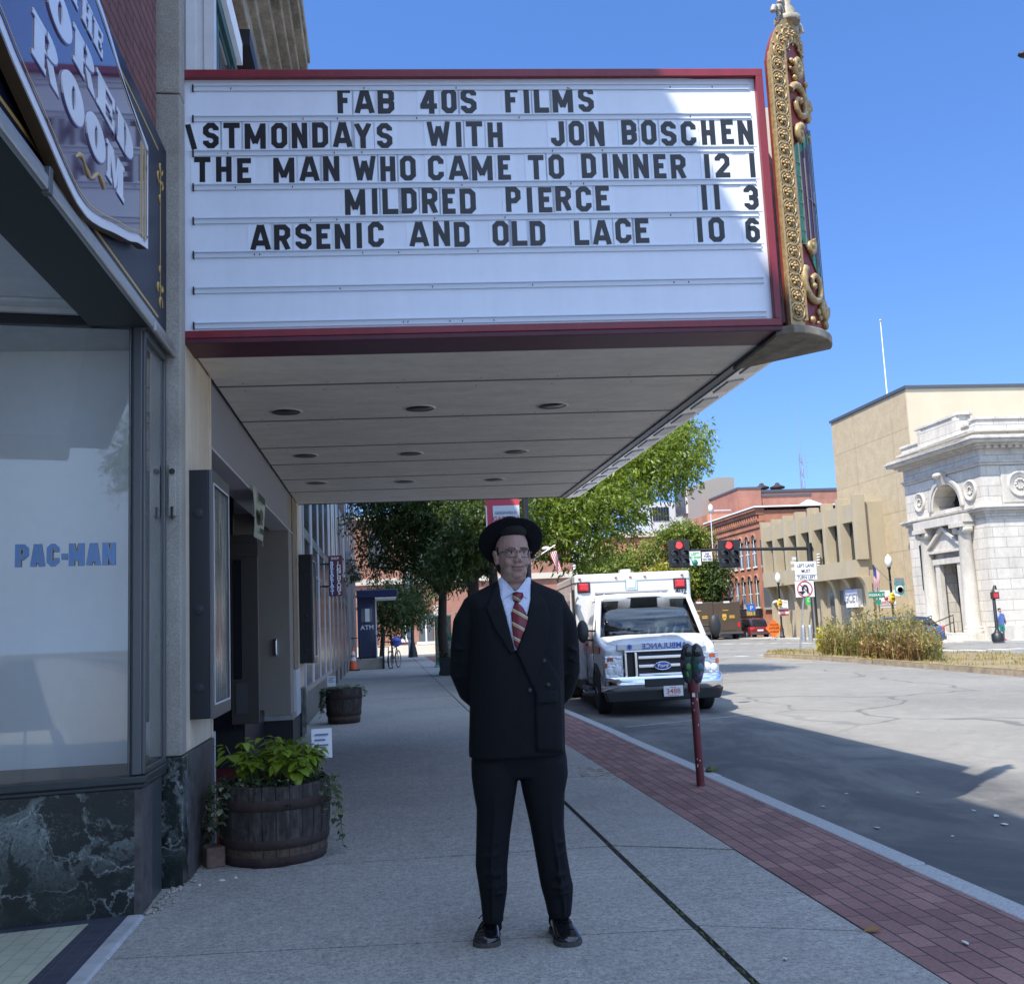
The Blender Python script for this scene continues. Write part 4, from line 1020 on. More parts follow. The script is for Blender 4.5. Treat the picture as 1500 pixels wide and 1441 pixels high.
# ---------------------------------------------------------------- the man
YM = 4.97
def mp(x, y, dy=0.0): return at(x, y, YM+dy)
M('skin', (.36,.22,.17), .5, noise=(40, .08), spec=.4)
M('lips', (.26,.115,.10), .5); M('brow', (.09,.055,.04), .8); M('mouth_dark', (.05,.018,.018), .6)
M('eye_white', (.5,.47,.45), .3); M('iris', (.03,.028,.025), .15)
def cloth(name, col, rough=.85, sc_=260, sheen=0):
    m, t, b = newmat(name); p = t.coord()
    n = t.noise(p, sc_, 2); n2 = t.noise(t.scale(p, (1, 1, .45)), 9, 5, .6, .6)
    c = t.mix(1.0, col, t.ramp(n, [(.3, .75), (.7, 1.25)]), 'MULTIPLY'); t.link(c, b.inputs['Base Color'])
    b.inputs['Roughness'].default_value = rough; b.inputs['Specular IOR Level'].default_value = .25
    b1 = t.bump(n2, .5, .02); t.link(t.bump(n, .25, .002, b1), b.inputs['Normal']); MATS[name] = m; return m
cloth('suit', (.0050,.0058,.0080)); cloth('suit_lapel', (.0062,.0070,.0095)); cloth('shirt', (.58,.62,.75), .8, 300); cloth('hat_felt', (.006,.006,.008), .95)
M('shoe_black', (.008,.008,.010), .16, coat=.5, bump=(30, .12, .004)); M('sole', (.05,.046,.04), .7); M('hair_dark', (.009,.007,.006), .9)
def bvh_of(o):
    me = o.data; off = wloc(o)
    return BVHTree.FromPolygons([Vector(v.co)+off for v in me.vertices], [tuple(p.vertices) for p in me.polygons])
man_base = mp(766, 1388); man_base.z = 0
HC = at(751, 813, 4.93)                       # head centre, at eye height
HR = Euler((rad(-3), rad(2.0), rad(9))).to_matrix()   # slight turn towards the street
def H(x, y, z): return HC + HR @ V(x, y, z)
b = MB()
# head
def hell(c, r, nu=18, nv=12): b.ell(H(*c), r, nu, nv, 0, HR.to_euler())
hell((0, .012, .035), (.078, .100, .098)); hell((0, -.018, -.03), (.071, .078, .085)); hell((0, -.035, -.082), (.047, .052, .042)); hell((0, -.062, -.103), (.028, .022, .018))
hell((0, -.008, -.105), (.060, .062, .040))     # soft under-chin
for s in (-1, 1):
    hell((s*.040, -.062, -.043), (.024, .024, .022)); hell((s*.031, -.081, .020), (.030, .014, .010)); hell((s*.033, -.03, -.080), (.026, .045, .034))
    hell((s*.082, .012, -.012), (.009, .022, .034)); hell((s*.088, .018, .008), (.007, .017, .018)); hell((s*.080, .004, -.036), (.008, .011, .014))
    hell((s*.0125, -.104, -.040), (.0105, .011, .009))
b.loft([[H(x*w*1.0, y, z) for x, y in ((-1, .012), (-.55, -.012), (0, -.018), (.55, -.012), (1, .012))] for w, y, z in ()], 0) if False else None
b.tube([H(0, -.080, .018), H(0, -.090, .0), H(0, -.103, -.024), H(0, -.110, -.038)], [.009, .010, .0125, .0125], 10)
hell((0, -.092, -.0655), (.030, .010, .006)); hell((0, -.091, -.078), (.027, .010, .0075)); hell((0, -.088, -.057), (.016, .010, .010))
# neck, trunk, limbs under the clothes
nk = mp(752, 862); b.tube([HC+V(0, .02, -.05), V(nk.x, YM-.02, nk.z), V(nk.x, YM+.02, nk.z-.10)], [.060, .064, .075], 16)
def ring(cx, cy, z, rx, ry, n=28, pw=2.5):
    r = []
    for k in range(n):
        a = 2*PI*k/n; c, s = math.cos(a), math.sin(a)
        r.append(V(cx+rx*math.copysign(abs(c)**(2/pw), c), cy+ry*math.copysign(abs(s)**(2/pw), s), z))
    return r
def ring_px(py, xl, xr, ry, dy=0.0, pw=2.5, grow=0.0):
    a, c = mp(xl, py), mp(xr, py); return ring((a.x+c.x)/2, YM+dy, (a.z+c.z)/2, abs(c.x-a.x)/2+grow, ry+grow, 28, pw)
TOR = [(1103, 688, 827, .150, .0), (1060, 687, 826, .158, -.01), (1010, 688, 825, .160, -.015), (960, 688, 824, .158, -.01), (915, 687, 824, .150, .0), (888, 684, 824, .132, .005), (876, 678, 828, .105, .01), (868, 688, 818, .092, .01), (857, 713, 792, .08, .01)]
b.loft([ring_px(py, xl+8, xr-8, ry-.025, dy) for py, xl, xr, ry, dy in TOR])
def arm(s, rr=1.0):
    if s < 0: P = [mp(692, 893, .01), mp(683, 912, .02), mp(680, 945, .04), mp(678, 985, .07), mp(688, 1012, .13), mp(712, 1036, .185), mp(738, 1046, .20)]
    else: P = [mp(815, 890, .01), mp(825, 912, .02), mp(829, 945, .04), mp(831, 982, .07), mp(824, 1010, .12), mp(808, 1032, .17), mp(786, 1044, .20)]
    return P
for s in (-1, 1): b.tube(arm(s), [.055, .05, .046, .042, .038, .032, .028], 12)
# hands held together behind the back
for s in (-1, 1):
    w = arm(s)[-1]; d = -s
    c = w + V(d*.045, .012 + .02*(s > 0), -.012); b.ell(c, (.046, .016, .040), 12, 8)
    for k in range(4):
        base = c + V(d*.036, .004, .026-.018*k); L = (.062, .070, .066, .052)[k]
        b.tube([base, base+V(d*L*.45, .010, -.010), base+V(d*L*.75, .002, -.026), base+V(d*L*.8, -.012, -.036)], [.0088, .0085, .0078, .006], 8)
    b.tube([c+V(d*.0, .004, .034), c+V(d*.022, .016, .050), c+V(d*.050, .014, .052)], [.0105, .0095, .0075], 8)
LEGS = {-1: [(1112, 690, 757), (1135, 690.5, 759.5), (1160, 694, 756), (1184, 698.5, 753), (1222, 698, 748), (1269, 697, 744), (1300, 702, 744), (1322, 705, 741), (1341, 707, 738)],
        1: [(1112, 760, 830), (1135, 761, 831.5), (1160, 766, 827), (1207, 777, 826), (1245, 784, 830), (1280, 790, 836), (1299, 793.5, 840.5), (1322, 800, 839), (1341, 804, 837)]}
for s in (-1, 1):
    b.tube([V((mp(a, py).x+mp(c, py).x)/2, YM+.02, mp(a, py).z) for py, a, c in LEGS[s]] + [V((mp(LEGS[s][-1][1], 1341).x+mp(LEGS[s][-1][2], 1341).x)/2, YM+.06, .07)], [.075, .075, .072, .066, .056, .05, .046, .040, .034, .030], 12)
    fx = mp((LEGS[s][-1][1]+LEGS[s][-1][2])/2, 1341).x; b.tube([V(fx, YM+.09, .045), V(fx, YM+.06, .06), V(fx+s*.005, YM+.0, .045)], [.022, .026, .018], 10)
man = b.build('person', [W['skin'], W['lips'], W['brow']], None, remesh=.0042, smooth_it=4)
bake(man)
# colour the lips and brows of the continuous body mesh
HRi = HR.inverted(); off = man.location
for p in man.data.polygons:
    p.use_smooth = True
    c = HRi @ (Vector(p.center)+off-HC)
    if c.y < -.055 and abs(c.x) < .040:
        if abs(c.z+.072 - .009*(c.x/.031)**2) < .0090*(1-(c.x/.034)**2): p.material_index = 1
    if c.y < -.05 and .012 < abs(c.x) < .050 and abs(c.z - (.0235 - .06*(abs(c.x)-.03)**2*10)) < .0042: p.material_index = 2
tag(man, 'man in a dark double breasted suit and black hat standing on the sidewalk', 'man')
hb = bvh_of(man)
def hface(x, z, lift=0.0):
    o_ = H(x, -.3, z); d = HR @ V(0, 1, 0); r = hb.ray_cast(o_, d)
    return (r[0] if r[0] is not None else H(x, -.09, z)) - d*lift
# eyes
mb = MB()
for s in (-1, 1):
    pts = [(-.014, 0), (-.008, .0048), (0, .0062), (.008, .005), (.014, .0005), (.008, -.004), (0, -.0052), (-.008, -.004)]
    c = V(s*.031, 0, .001)
    mb.add([hface(c.x+p[0], c.z+p[1], .0012) for p in pts], [tuple(range(8))], 0)
    ir = [(.0052*math.cos(a*PI/6), .0052*math.sin(a*PI/6)) for a in range(12)]
    mb.add([hface(c.x+.0015+p[0], c.z+p[1]*.9+.0005, .002) for p in ir], [tuple(range(12))], 1)
    mb.tube([hface(c.x+p[0]*1.1, c.z+p[1]*1.15, .002) for p in pts[:5]], .0013, 5, 2)
mb.build('eyes', [W['eye_white'], W['iris'], W['brow']], man)
mb = MB(); mb.tube([hface(-.031+.0069*k, -.0695 + .0085*((k-4.5)/4.5)**2 + .0007*(k-4.5), .0006) for k in range(10)], [.0006+.0011*math.sin(PI*(k+.6)/10.2) for k in range(10)], 6); mb.build('mouth_line', W['mouth_dark'], man)
# glasses
M('specs', (.03,.022,.02), .3, .4)
mb = MB()
for s in (-1, 1):
    pts = []
    for k in range(25):
        a = 2*PI*k/24; c, sn = math.cos(a), math.sin(a)
        pts.append(H(s*.034 + .0275*math.copysign(abs(c)**.55, c), -.100-.004*abs(0)+abs(.0275*c*.12)*0 + .010*(abs(s*.034+.0275*c)/.06)**2, -.003 + .0195*math.copysign(abs(sn)**.6, sn)))
    mb.tube(pts, .0016, 6, 0, False)
    mb.tube([H(s*.061, -.090, .004), H(s*.076, -.07, .005), H(s*.083, -.01, .004)], .0017, 6)
mb.tube([H(-.008, -.102, .004), H(0, -.108, .007), H(.008, -.102, .004)], .0014, 6)
mb.build('glasses', W['specs'], man)
mb = MB()
for s in (-1, 1): mb.tube([H(s*.072, .03, .02), H(s*.074, -.005, .0), H(s*.072, .0, .035)], [.010, .006, .010], 8)
mb.ell(H(s*.071, .030, .030), (.012, .040, .042), 12, 8)
mb.ell(H(0, .018, .116), (.080, .106, .050), 20, 12, 0, HR.to_euler())
mb.ell(H(0, .06, -.03), (.072, .055, .075), 16, 10); mb.build('hair', W['hair_dark'], man)
# hat
TH = rad(41); hc = at(748.8, 797, 4.955)
Rh = Euler((-TH, rad(2), rad(3))).to_matrix()
def hat_pt(x, y, z): return hc + Rh @ V(x, y, z)
mb = MB(); rings = []
def brimz(r, a): 
    k = max(0, (r-.085)/.075); return .026*k**1.7*(.55+.45*abs(math.cos(a))) - .004*k
for r, dz in ((.080, .004), (.10, .004), (.13, .004), (.152, .004), (.161, .0035), (.162, 0), (.161, -.0035), (.152, -.003), (.13, -.003), (.10, -.003), (.078, -.003)):
    rings.append([hat_pt(r*.98*math.cos(2*PI*k/48), r*1.02*math.sin(2*PI*k/48), brimz(r, 2*PI*k/48)+dz) for k in range(48)])
rings.append(rings[0]); mb.loft(rings, 0, False); mb.build('hat_brim', W['hat_felt'], man)
mb = MB(); rings = []
for r, z in ((.083, -.004), (.084, .02), (.082, .055), (.077, .09), (.068, .112), (.05, .122), (.02, .108), (.002, .102)):
    ring_ = []
    for k in range(40):
        a = 2*PI*k/40; f_ = 1-.16*max(0, z-.05)/.07*max(0, math.cos(a))**4*(1 if r > .03 else 0)
        ring_.append(hat_pt(r*.95*math.cos(a)*f_, r*1.08*math.sin(a)*f_, z-.012*math.sin(a)*(z > .1)))
    rings.append(ring_)
mb.loft(rings, 0, True); ht = mb.build('hat_crown', W['hat_felt'], man)
mb = MB(); mb.loft([[hat_pt(r*.955*math.cos(2*PI*k/40), r*1.085*math.sin(2*PI*k/40), z) for k in range(40)] for r, z in ((.0835, .004), (.0865, .006), (.0855, .034), (.083, .036))], 0, False); mb.build('hat_band', W['suit_lapel'], ht)
# trousers
mb = MB()
for s in (-1, 1):
    rg = []
    for i, (py, a, c) in enumerate(LEGS[s]):
        w = mp(c, py).x-mp(a, py).x; d = (.115, .112, .105, .092, .082, .078, .080, .076, .074)[i]
        rg.append(ring((mp(a, py).x+mp(c, py).x)/2, YM+(.0, .0, .005, .01, .015, .02, .02, .02, .02)[i], mp((a+c)/2, py).z, w/2, d, 24, 2.3))
    wpx = mp(LEGS[s][-1][1]+3, 1352); rg.append(ring(rg[-1][0].x-(mp(c, 1341).x-mp(a, 1341).x)/2 - .0, YM+.03, mp(720, 1350).z, (mp(c, 1341).x-mp(a, 1341).x)/2, .075, 24, 2.3))
    mb.loft(rg)
    # break folds above the shoe
    for (py, k, q) in ((1236, 0, .8), (1250, 1, .6), (1283, 0, 1.2), (1296, 1, 1.1), (1310, 0, .8)):
        a = LEGS[s][5][1] + (4 if s < 0 else 6)+ (4 if py > 1290 else 0); c = a+44
        mb.tube([mp(a + (6 if k else 10), py+3, -.055), mp((a+c)/2, py + (4 if k else -2), -.072), mp(c - (10 if k else 9), py-3, -.055)], [.004, .012*q, .004], 8)
    cxm = [(mp(a, py).x*.5+mp(c, py).x*.5) for py, a, c in LEGS[s]]
    mb.tube([V(cxm[i]+s*.012, YM+.01-(.118, .113, .106, .094, .084, .079, .081, .077, .073)[i], mp(750, LEGS[s][i][0]).z) for i in range(9)], [.006]*9, 6)
mb.loft([ring_px(1080, 694, 824, .125), ring_px(1112, 690, 830, .118), ring_px(1136, 695, 826, .10)])
tr = mb.build('trousers', W['suit'], man, remesh=.0065, smooth_it=5); bake(tr)
# jacket, one fused shell of body and sleeves
mb = MB()
mb.loft([ring_px(1105, 687, 827, .153), ring_px(1092, 686.5, 827, .156)] + [ring_px(py, xl, xr, ry+.004, dy) for py, xl, xr, ry, dy in TOR[1:]] + [ring_px(850, 728, 779, .075, .02)])
for s in (-1, 1):
    P = arm(s); mb.tube([mp(712 if s < 0 else 795, 884, .01)]+P[:-1], [.045, .062, .066, .066, .064, .058, .048], 16)
    # slack folds of the sleeve at the elbow
    for (dx, py, q) in ((0, 950, 1), (3, 968, 1.2), (1, 990, 1)):
        x0 = (672 if s < 0 else 838)+dx*s; mb.tube([mp(x0-10, py-3, -.0), mp(x0, py, -.035), mp(x0+10, py+5, -.01)], [.004, .010*q, .004], 6)
jk = mb.build('jacket', W['suit'], man, remesh=.0075, smooth_it=7); bake(jk)
jb = bvh_of(jk)
def drape(poly, lift, mat, name, parent, thick=.003, cuts=3, mats=None):
    """polygon given in picture coordinates at the man's distance, laid on the front of the jacket"""
    bm = bmesh.new(); vs = [bm.verts.new((x, -y, 0)) for x, y in poly]; bm.faces.new(vs)
    bmesh.ops.triangulate(bm, faces=bm.faces[:])
    for _ in range(cuts): bmesh.ops.subdivide_edges(bm, edges=[e for e in bm.edges if e.calc_length() > 5], cuts=1, use_grid_fill=True); bmesh.ops.triangulate(bm, faces=bm.faces[:])
    mbx = MB(); idx = {}
    for i, v in enumerate(bm.verts):
        p0 = mp(v.co.x, -v.co.y); d = (p0-CAM).normalized(); r = jb.ray_cast(CAM, d); q = r[0] if r[0] is not None else mp(v.co.x, -v.co.y, -.08)
        k = lift(v.co.x, -v.co.y) if callable(lift) else lift
        mbx.v.append(tuple(q - d*k)); idx[v] = i
    for f in bm.faces: mbx.f.append(tuple(idx[v] for v in f.verts)); mbx.mi.append(0); mbx.sm.append(True)
    bm.free(); o = mbx.build(name, mat, parent)
    # faces must look at the camera
    if thick: md = o.modifiers.new('t', 'SOLIDIFY'); md.thickness = thick; md.offset = 0
    return o
drape([(731, 851), (752, 867), (777, 851), (777, 878), (770, 910), (757, 952), (754, 952), (742, 905), (733, 872)], .004, W['shirt'], 'shirt_front', man, .004)
# collar
mb = MB(); n = 14
cpt = lambda x, y, d: mp(x, y, d)
mb.add([cpt(730, 847, -.050), cpt(736, 845, -.068), cpt(754, 866, -.105), cpt(735, 878.5, -.112), cpt(730.5, 866, -.075)], [(0,1,2,3,4)])
mb.add([cpt(777.5, 846, -.050), cpt(773, 845, -.068), cpt(757, 866, -.105), cpt(774, 877.5, -.112), cpt(778, 864, -.075)], [(0,1,2,3,4)])
o = mb.build('shirt_collar', W['shirt'], man, solid=.004)
mb = MB(); mb.loft([ring(nk.x+.004, YM+.012, mp(750, py).z, rr, rr*.98, 28, 2) for py, rr in ((868, .080), (858, .074), (848, .069))], 0, False); mb.build('collar_band', W['shirt'], man, solid=.003)
# tie with diagonal stripes
@reg('tie')
def _(t, b):
    x, y, z = t.sep(t.pos()); u = t.math('ADD', t.math('MULTIPLY', x, .62), t.math('MULTIPLY', z, 1.0)); f_ = t.math('FRACT', t.math('DIVIDE', u, .066))
    c = t.ramp(f_, [(0, (.16,.012,.022)), (.60, (.16,.012,.022)), (.61, (.45,.36,.17)), (.70, (.45,.36,.17)), (.71, (.05,.045,.05)), (.74, (.05,.045,.05)), (.75, (.60,.52,.32)), (.84, (.60,.52,.32)), (.85, (.16,.012,.022)), (.99, (.16,.012,.022))])
    for n in t.n:
        if n.type == 'VALTORGB': n.color_ramp.interpolation = 'CONSTANT'
    t.link(c, b.inputs['Base Color']); b.inputs['Roughness'].default_value = .45
drape([(754, 883), (759, 883), (766, 890), (773, 903), (772, 912), (757, 951), (753.5, 945), (750, 915), (749, 898)], lambda x, y: .008+.012*max(0, 1-abs(x-761)/13), W['tie'], 'tie', man, .006)
mb = MB(); kp = [(751, 868), (757, 866.5), (766, 868), (767, 873), (761, 884), (754, 884), (750, 874)]
mb.add([mp(x, y, -.122) for x, y in kp]+[mp(758, 875, -.142)], [(i, (i+1) % 7, 7) for i in range(7)], 0, True); mb.build('tie_knot', W['tie'], man, solid=.006)
# lapels, front edge, flap pocket, buttons
drape([(730, 852), (733, 872), (742, 905), (754, 953), (756, 954), (748, 957), (724, 918), (712, 890), (722, 866)], .007, W['suit_lapel'], 'lapel', jk, .007)
drape([(778, 851), (777, 880), (771, 910), (757, 954), (781, 1006), (788, 990), (800, 950), (806, 905), (802, 888), (786, 862)], .008, W['suit_lapel'], 'lapel', jk, .007)
drape([(756, 954), (781, 1006), (784, 1020), (786, 1100), (827, 1101), (826, 1040), (824, 1000), (800, 960)], .006, W['suit'], 'front_panel', jk, .006)
drape([(786, 1013), (816, 1011), (817, 1029), (786, 1030)], .014, W['suit_lapel'], 'pocket_flap', jk, .006)
for (x, y) in ((797, 968), (776, 1011), (803, 1003)):
    p0 = mp(x, y); d = (p0-CAM).normalized(); r = jb.ray_cast(CAM, d); q = (r[0] or p0)-d*.013
    mb = MB(); mb.lathe([(.001, -.002), (.010, -.002), (.011, .001), (.010, .003), (.001, .003)], q, 14, axis='Y'); mb.build('button', W['black_paint'], jk)
# socks
for s in (-1, 1):
    mb = MB(); cx_ = (mp(LEGS[s][-1][1], 1341).x+mp(LEGS[s][-1][2], 1341).x)/2; mb.tube([V(cx_, YM+.07, .045), V(cx_, YM+.055, .10), V(cx_, YM+.035, .30)], [.046, .044, .050], 14); mb.build('sock', MATS['hat_felt'], man)
# shoes
for s, toe, heel in ((-1, (713, 1388), (722, 1352)), (1, (834, 1387), (816, 1352))):
    tp = atz(*toe, 0.0); hp = V(mp((LEGS[s][-1][1]+LEGS[s][-1][2])/2, 1341).x, YM+.115, 0)
    tp = V(tp.x+s*.008, tp.y-.01, 0); ax = (tp-hp); L = ax.length; ax = ax/L; nx = V(-ax.y, ax.x, 0)
    sh = MB(); prof = [(0, .030, .062), (.03, .036, .075), (.25, .038, .085), (.42, .040, .086), (.58, .045, .068), (.72, .050, .056), (.86, .047, .047), (.95, .034, .038), (1.0, .012, .026)]
    rings = []
    for u, w, h in prof:
        c = hp+ax*(L*u); rg = []
        for k in range(16):
            a = 2*PI*k/16; cc, ss = math.cos(a), math.sin(a); rg.append(c + nx*(1.22*w*math.copysign(abs(cc)**.8, cc)) + V(0, 0, .018 + 1.12*max(0, (h-.018))*(0.5+.5*ss)))
        rings.append(rg)
    sh.loft(rings); so = sh.build('shoe', W['shoe_black'], man, sub=2)
    sl_ = MB(); pts = [(0, .030), (.1, .038), (.3, .037), (.5, .042), (.7, .053), (.85, .051), (.95, .038), (1.005, .014)]
    pol = [hp+ax*(L*u)+nx*w*1.22 for u, w in pts]+[hp+ax*(L*u)-nx*w*1.22 for u, w in pts[::-1]]
    sl_.prism([(p.x, p.y) for p in pol], V(0, 0, .001), V(1,0,0), V(0,1,0), V(0, 0, .022)); sl_.build('sole', W['sole'], so, bevel=.003)
    lc = MB()
    for k in range(4):
        c = hp+ax*(L*(.42+.055*k)); z = .104-.0075*k; lc.tube([c-nx*.020+V(0,0,z-.008), c+V(0,0,z+.001), c+nx*.020+V(0,0,z-.008)], .0028, 6)
    c = hp+ax*(L*.40)
    for q in (-1, 1): lc.tube([c+V(0,0,.104), c+nx*q*.028+V(0,0,.116), c+nx*q*.046+V(0,0,.098)], .0026, 6); lc.tube([c+V(0,0,.104), c+nx*q*.026+ax*.03+V(0,0,.092), c+nx*q*.044+ax*.05+V(0,0,.058)], .0022, 6)
    lc.build('laces', W['hat_felt'], so)
    tc_ = MB(); c = hp+ax*(L*.74); tc_.tube([c+nx*(.062*math.cos(PI*k/8))+V(0, 0, .022+.040*math.sin(PI*k/8)) for k in range(9)], .0022, 5); tc_.build('toe_cap_seam', W['hat_felt'], so)
# folded papers held behind the back
mb = MB(); mb.add([mp(823, 1031, .17), mp(826, 1029, .16), mp(826.5, 1048, .165), mp(824, 1050, .175)], [(0,1,2,3)]); mb.add([mp(800, 1031, .18), mp(823, 1031, .17), mp(824, 1050, .175), mp(802, 1050, .185)], [(0,1,2,3)])
tag(mb.build('paper', W['white_paint'], None, solid=.002), 'folded white paper held behind the man in the suit', 'paper')
# ---------------------------------------------------------------- ambulance
M('amb_white', (.60,.61,.62), .25, coat=.4, noise=(1.2, .03)); M('amb_red', (.42,.030,.025), .3, coat=.4); M('lens_red', (.55,.018,.022), .15, spec=.7)
M('lens_clear', (.62,.65,.68), .12, spec=.7); M('amb_blue', (.03,.09,.42), .4); M('trim_black', (.020,.021,.023), .55); M('grille_dark', (.010,.011,.012), .5)
M('reflector', (.62,.63,.66), .10, .9, bump=(30, .9, .02)); M('amber', (.30,.07,.02), .3); M('plate_white', (.70,.70,.70), .5); M('plate_red', (.45,.08,.07), .5)
amb = empty('ambulance', (4.50, 16.55, -.10), 'white ambulance with red stripe parked at the kerb behind the man', 'ambulance', None, rad(-4.5))
def A(name, mb, mats, parent=None, **k): return mb.build(name, mats, parent or amb, local=True, **k)
# cab: lofted cross sections along its length (x half width, sill, belt, roof)
mb = MB()
def csec(y, hw, z0, zb, zt, tw, n=3):
    """section: lower body vertical, tumblehome above the belt"""
    r = [V(-hw*.96, y, z0), V(-hw, y, (z0+zb)/2), V(-hw*.985, y, zb)]
    if zt > zb+.02: r += [V(-tw, y, zt-.07), V(-tw*.90, y, zt-.015)]
    else: r += [V(-hw*.93, y, zb+.02), V(-hw*.8, y, zb+.035)]
    r += [V(-hw*.4, y, max(zt, zb+.06)), V(hw*.4, y, max(zt, zb+.06))]
    return r + [V(-p.x, p.y, p.z) for p in r[:5][::-1]]
lower = [csec(.20, .83, .52, 1.04, 0, 0), csec(.26, .93, .48, 1.08, 0, 0), csec(.45, .965, .46, 1.13, 0, 0), csec(.95, .985, .45, 1.24, 0, 0), csec(1.25, .99, .45, 1.28, 0, 0), csec(2.9, .99, .40, 1.28, 0, 0)]
mb.loft(lower); A('cab_body', mb, MATS['amb_white'], bevel=.02, angle=30)
cab = amb.children[-1]
mb = MB()   # greenhouse: pillars and roof
mb.loft([csec(1.50, .80, 1.945, 1.95, 1.985, .78), csec(1.60, .82, 1.935, 1.955, 2.02, .80), csec(2.2, .84, 1.90, 1.96, 2.06, .82), csec(2.9, .85, 1.86, 1.96, 2.07, .83)])
for s in (-1, 1):
    mb.tube([V(s*.93, 1.02, 1.24), V(s*.80, 1.55, 1.96)], .045, 8); mb.hexa([(s*.97, 2.25, 1.25), (s*.97, 2.9, 1.25), (s*.80, 2.9, 1.25), (s*.80, 2.25, 1.25)], [(s*.84, 2.3, 1.96), (s*.84, 2.9, 1.96), (s*.72, 2.9, 1.96), (s*.72, 2.3, 1.96)])
    mb.tube([V(s*.97, 1.35, 1.27), V(s*.83, 1.68, 1.95)], .02, 6)
A('cab_roof', mb, MATS['amb_white'], bevel=.012)
M('windshield', (.03,.045,.055), .04, spec=.9)
@reg('amb_glass')
def _(t, b):
    out = t.n['Material Output']; tr = t.new('BsdfTransparent'); tr.inputs[0].default_value = (.42,.50,.52,1); gl = t.new('BsdfGlossy'); gl.inputs['Roughness'].default_value = .02
    fr = t.new('Fresnel'); fr.inputs[0].default_value = 1.55; mx = t.new('MixShader'); t.link(t.math('MULTIPLY', fr.outputs[0], 2.2), mx.inputs[0]); t.link(tr.outputs[0], mx.inputs[1]); t.link(gl.outputs[0], mx.inputs[2]); t.link(mx.outputs[0], out.inputs['Surface'])
mb = MB(); n = 10; vs = []
for i in range(n+1):
    u = -1+2*i/n; vs += [V(.90*u, .98+.10*u*u, 1.245), V(.79*u, 1.50+.09*u*u, 1.955)]
mb.add(vs, [(2*i, 2*i+2, 2*i+3, 2*i+1) for i in range(n)], 0, True); A('windshield', mb, MATS['amb_glass'], solid=.006)
mb = MB(); mb.tube([vs[2*i] for i in range(n+1)], .022, 6); mb.tube([vs[2*i+1] for i in range(n+1)], .016, 6); mb.tube([vs[0], vs[1]], .016, 6); mb.tube([vs[-2], vs[-1]], .016, 6); A('windshield_seal', mb, MATS['trim_black'])
mb = MB(); mb.box(-.88, .88, 1.12, 1.5, 1.12, 1.25); mb.box(-.35, .35, 1.3, 1.6, 1.2, 1.3); A('dashboard', mb, MATS['alu_dark'], bevel=.02)
mb = MB(); mb.tube([V(.46+.19*math.cos(a*PI/10), 1.52+.06*math.sin(a*PI/10), 1.36+.17*math.sin(a*PI/10)) for a in range(21)], .014, 6, 0, False); A('steering_wheel', mb, MATS['trim_black'])
for s in (-1, 1):
    mb = MB(); mb.obox((s*.46, 2.1, 1.0), (.52, .5, .16)); mb.obox((s*.46, 2.42, 1.35), (.50, .16, .75), (rad(-12), 0, 0)); mb.obox((s*.46, 2.5, 1.72), (.28, .10, .16)); A('seat', mb, MATS['alu_dark'], bevel=.04)
    mb = MB(); mb.hexa([(s*.99, 1.42, 1.29), (s*.99, 2.22, 1.29), (s*.975, 2.22, 1.29), (s*.975, 1.42, 1.29)], [(s*.845, 1.70, 1.91), (s*.84, 2.26, 1.91), (s*.825, 2.26, 1.91), (s*.83, 1.70, 1.91)]); A('side_window', mb, MATS['amb_glass'])
    # mirrors
    mb = MB(); mb.tube([V(s*.93, 1.32, 1.40), V(s*1.12, 1.18, 1.41)], .018, 6); mb.tube([V(s*.95, 1.34, 1.24), V(s*1.12, 1.18, 1.25)], .018, 6)
    mr = MB(); mr.ell((s*1.17, 1.15, 1.40), (.105, .075, .20), 14, 10); mo = A('mirror', mr, MATS['trim_black']); mb.build('mirror_arm', MATS['trim_black'], mo, local=True)
    # doors: shut lines, handle, red belt
    mb = MB(); 
    for y in (1.28, 2.36): mb.box(s*.975, s*.9925, y, y+.012, .55, 1.28)
    mb.box(s*.975, s*.9925, 1.28, 2.37, .55, .562); A('door_gap', mb, MATS['grille_dark'])
    mb = MB(); mb.box(s*.985, s*1.005, 2.12, 2.28, 1.13, 1.17); A('door_handle', mb, MATS['trim_black'], bevel=.004)
    mb = MB(); mb.hexa([(s*.98, .62, 1.02), (s*.994, 2.9, .98), (s*.97, 2.9, .98), (s*.95, .62, 1.02)], [(s*.98, .52, 1.13), (s*.994, 2.9, 1.25), (s*.97, 2.9, 1.25), (s*.95, .52, 1.13)]); A('red_stripe', mb, MATS['amb_red'])
    # headlights
    hl = MB(); hl.box(s*.955, s*.625, .165, .34, .635, .99); ho = A('headlight', hl, MATS['reflector'], bevel=.02)
    mb = MB(); mb.box(s*.90, s*.80, .155, .167, .90, .96); mb.box(s*.952, s*.90, .155, .167, .80, .88); mb.build('turn_signal', [MATS['amber']], ho, local=True, bevel=.005)
    mb = MB(); mb.lathe([(.001, -.006), (.06, -.010), (.075, 0)], (s*.74, .163, .75), 16, axis='Y'); mb.lathe([(.001, -.006), (.045, -.010), (.06, 0)], (s*.865, .163, .74), 16, axis='Y'); mb.build('bulb_lens', MATS['lens_clear'], ho, local=True)
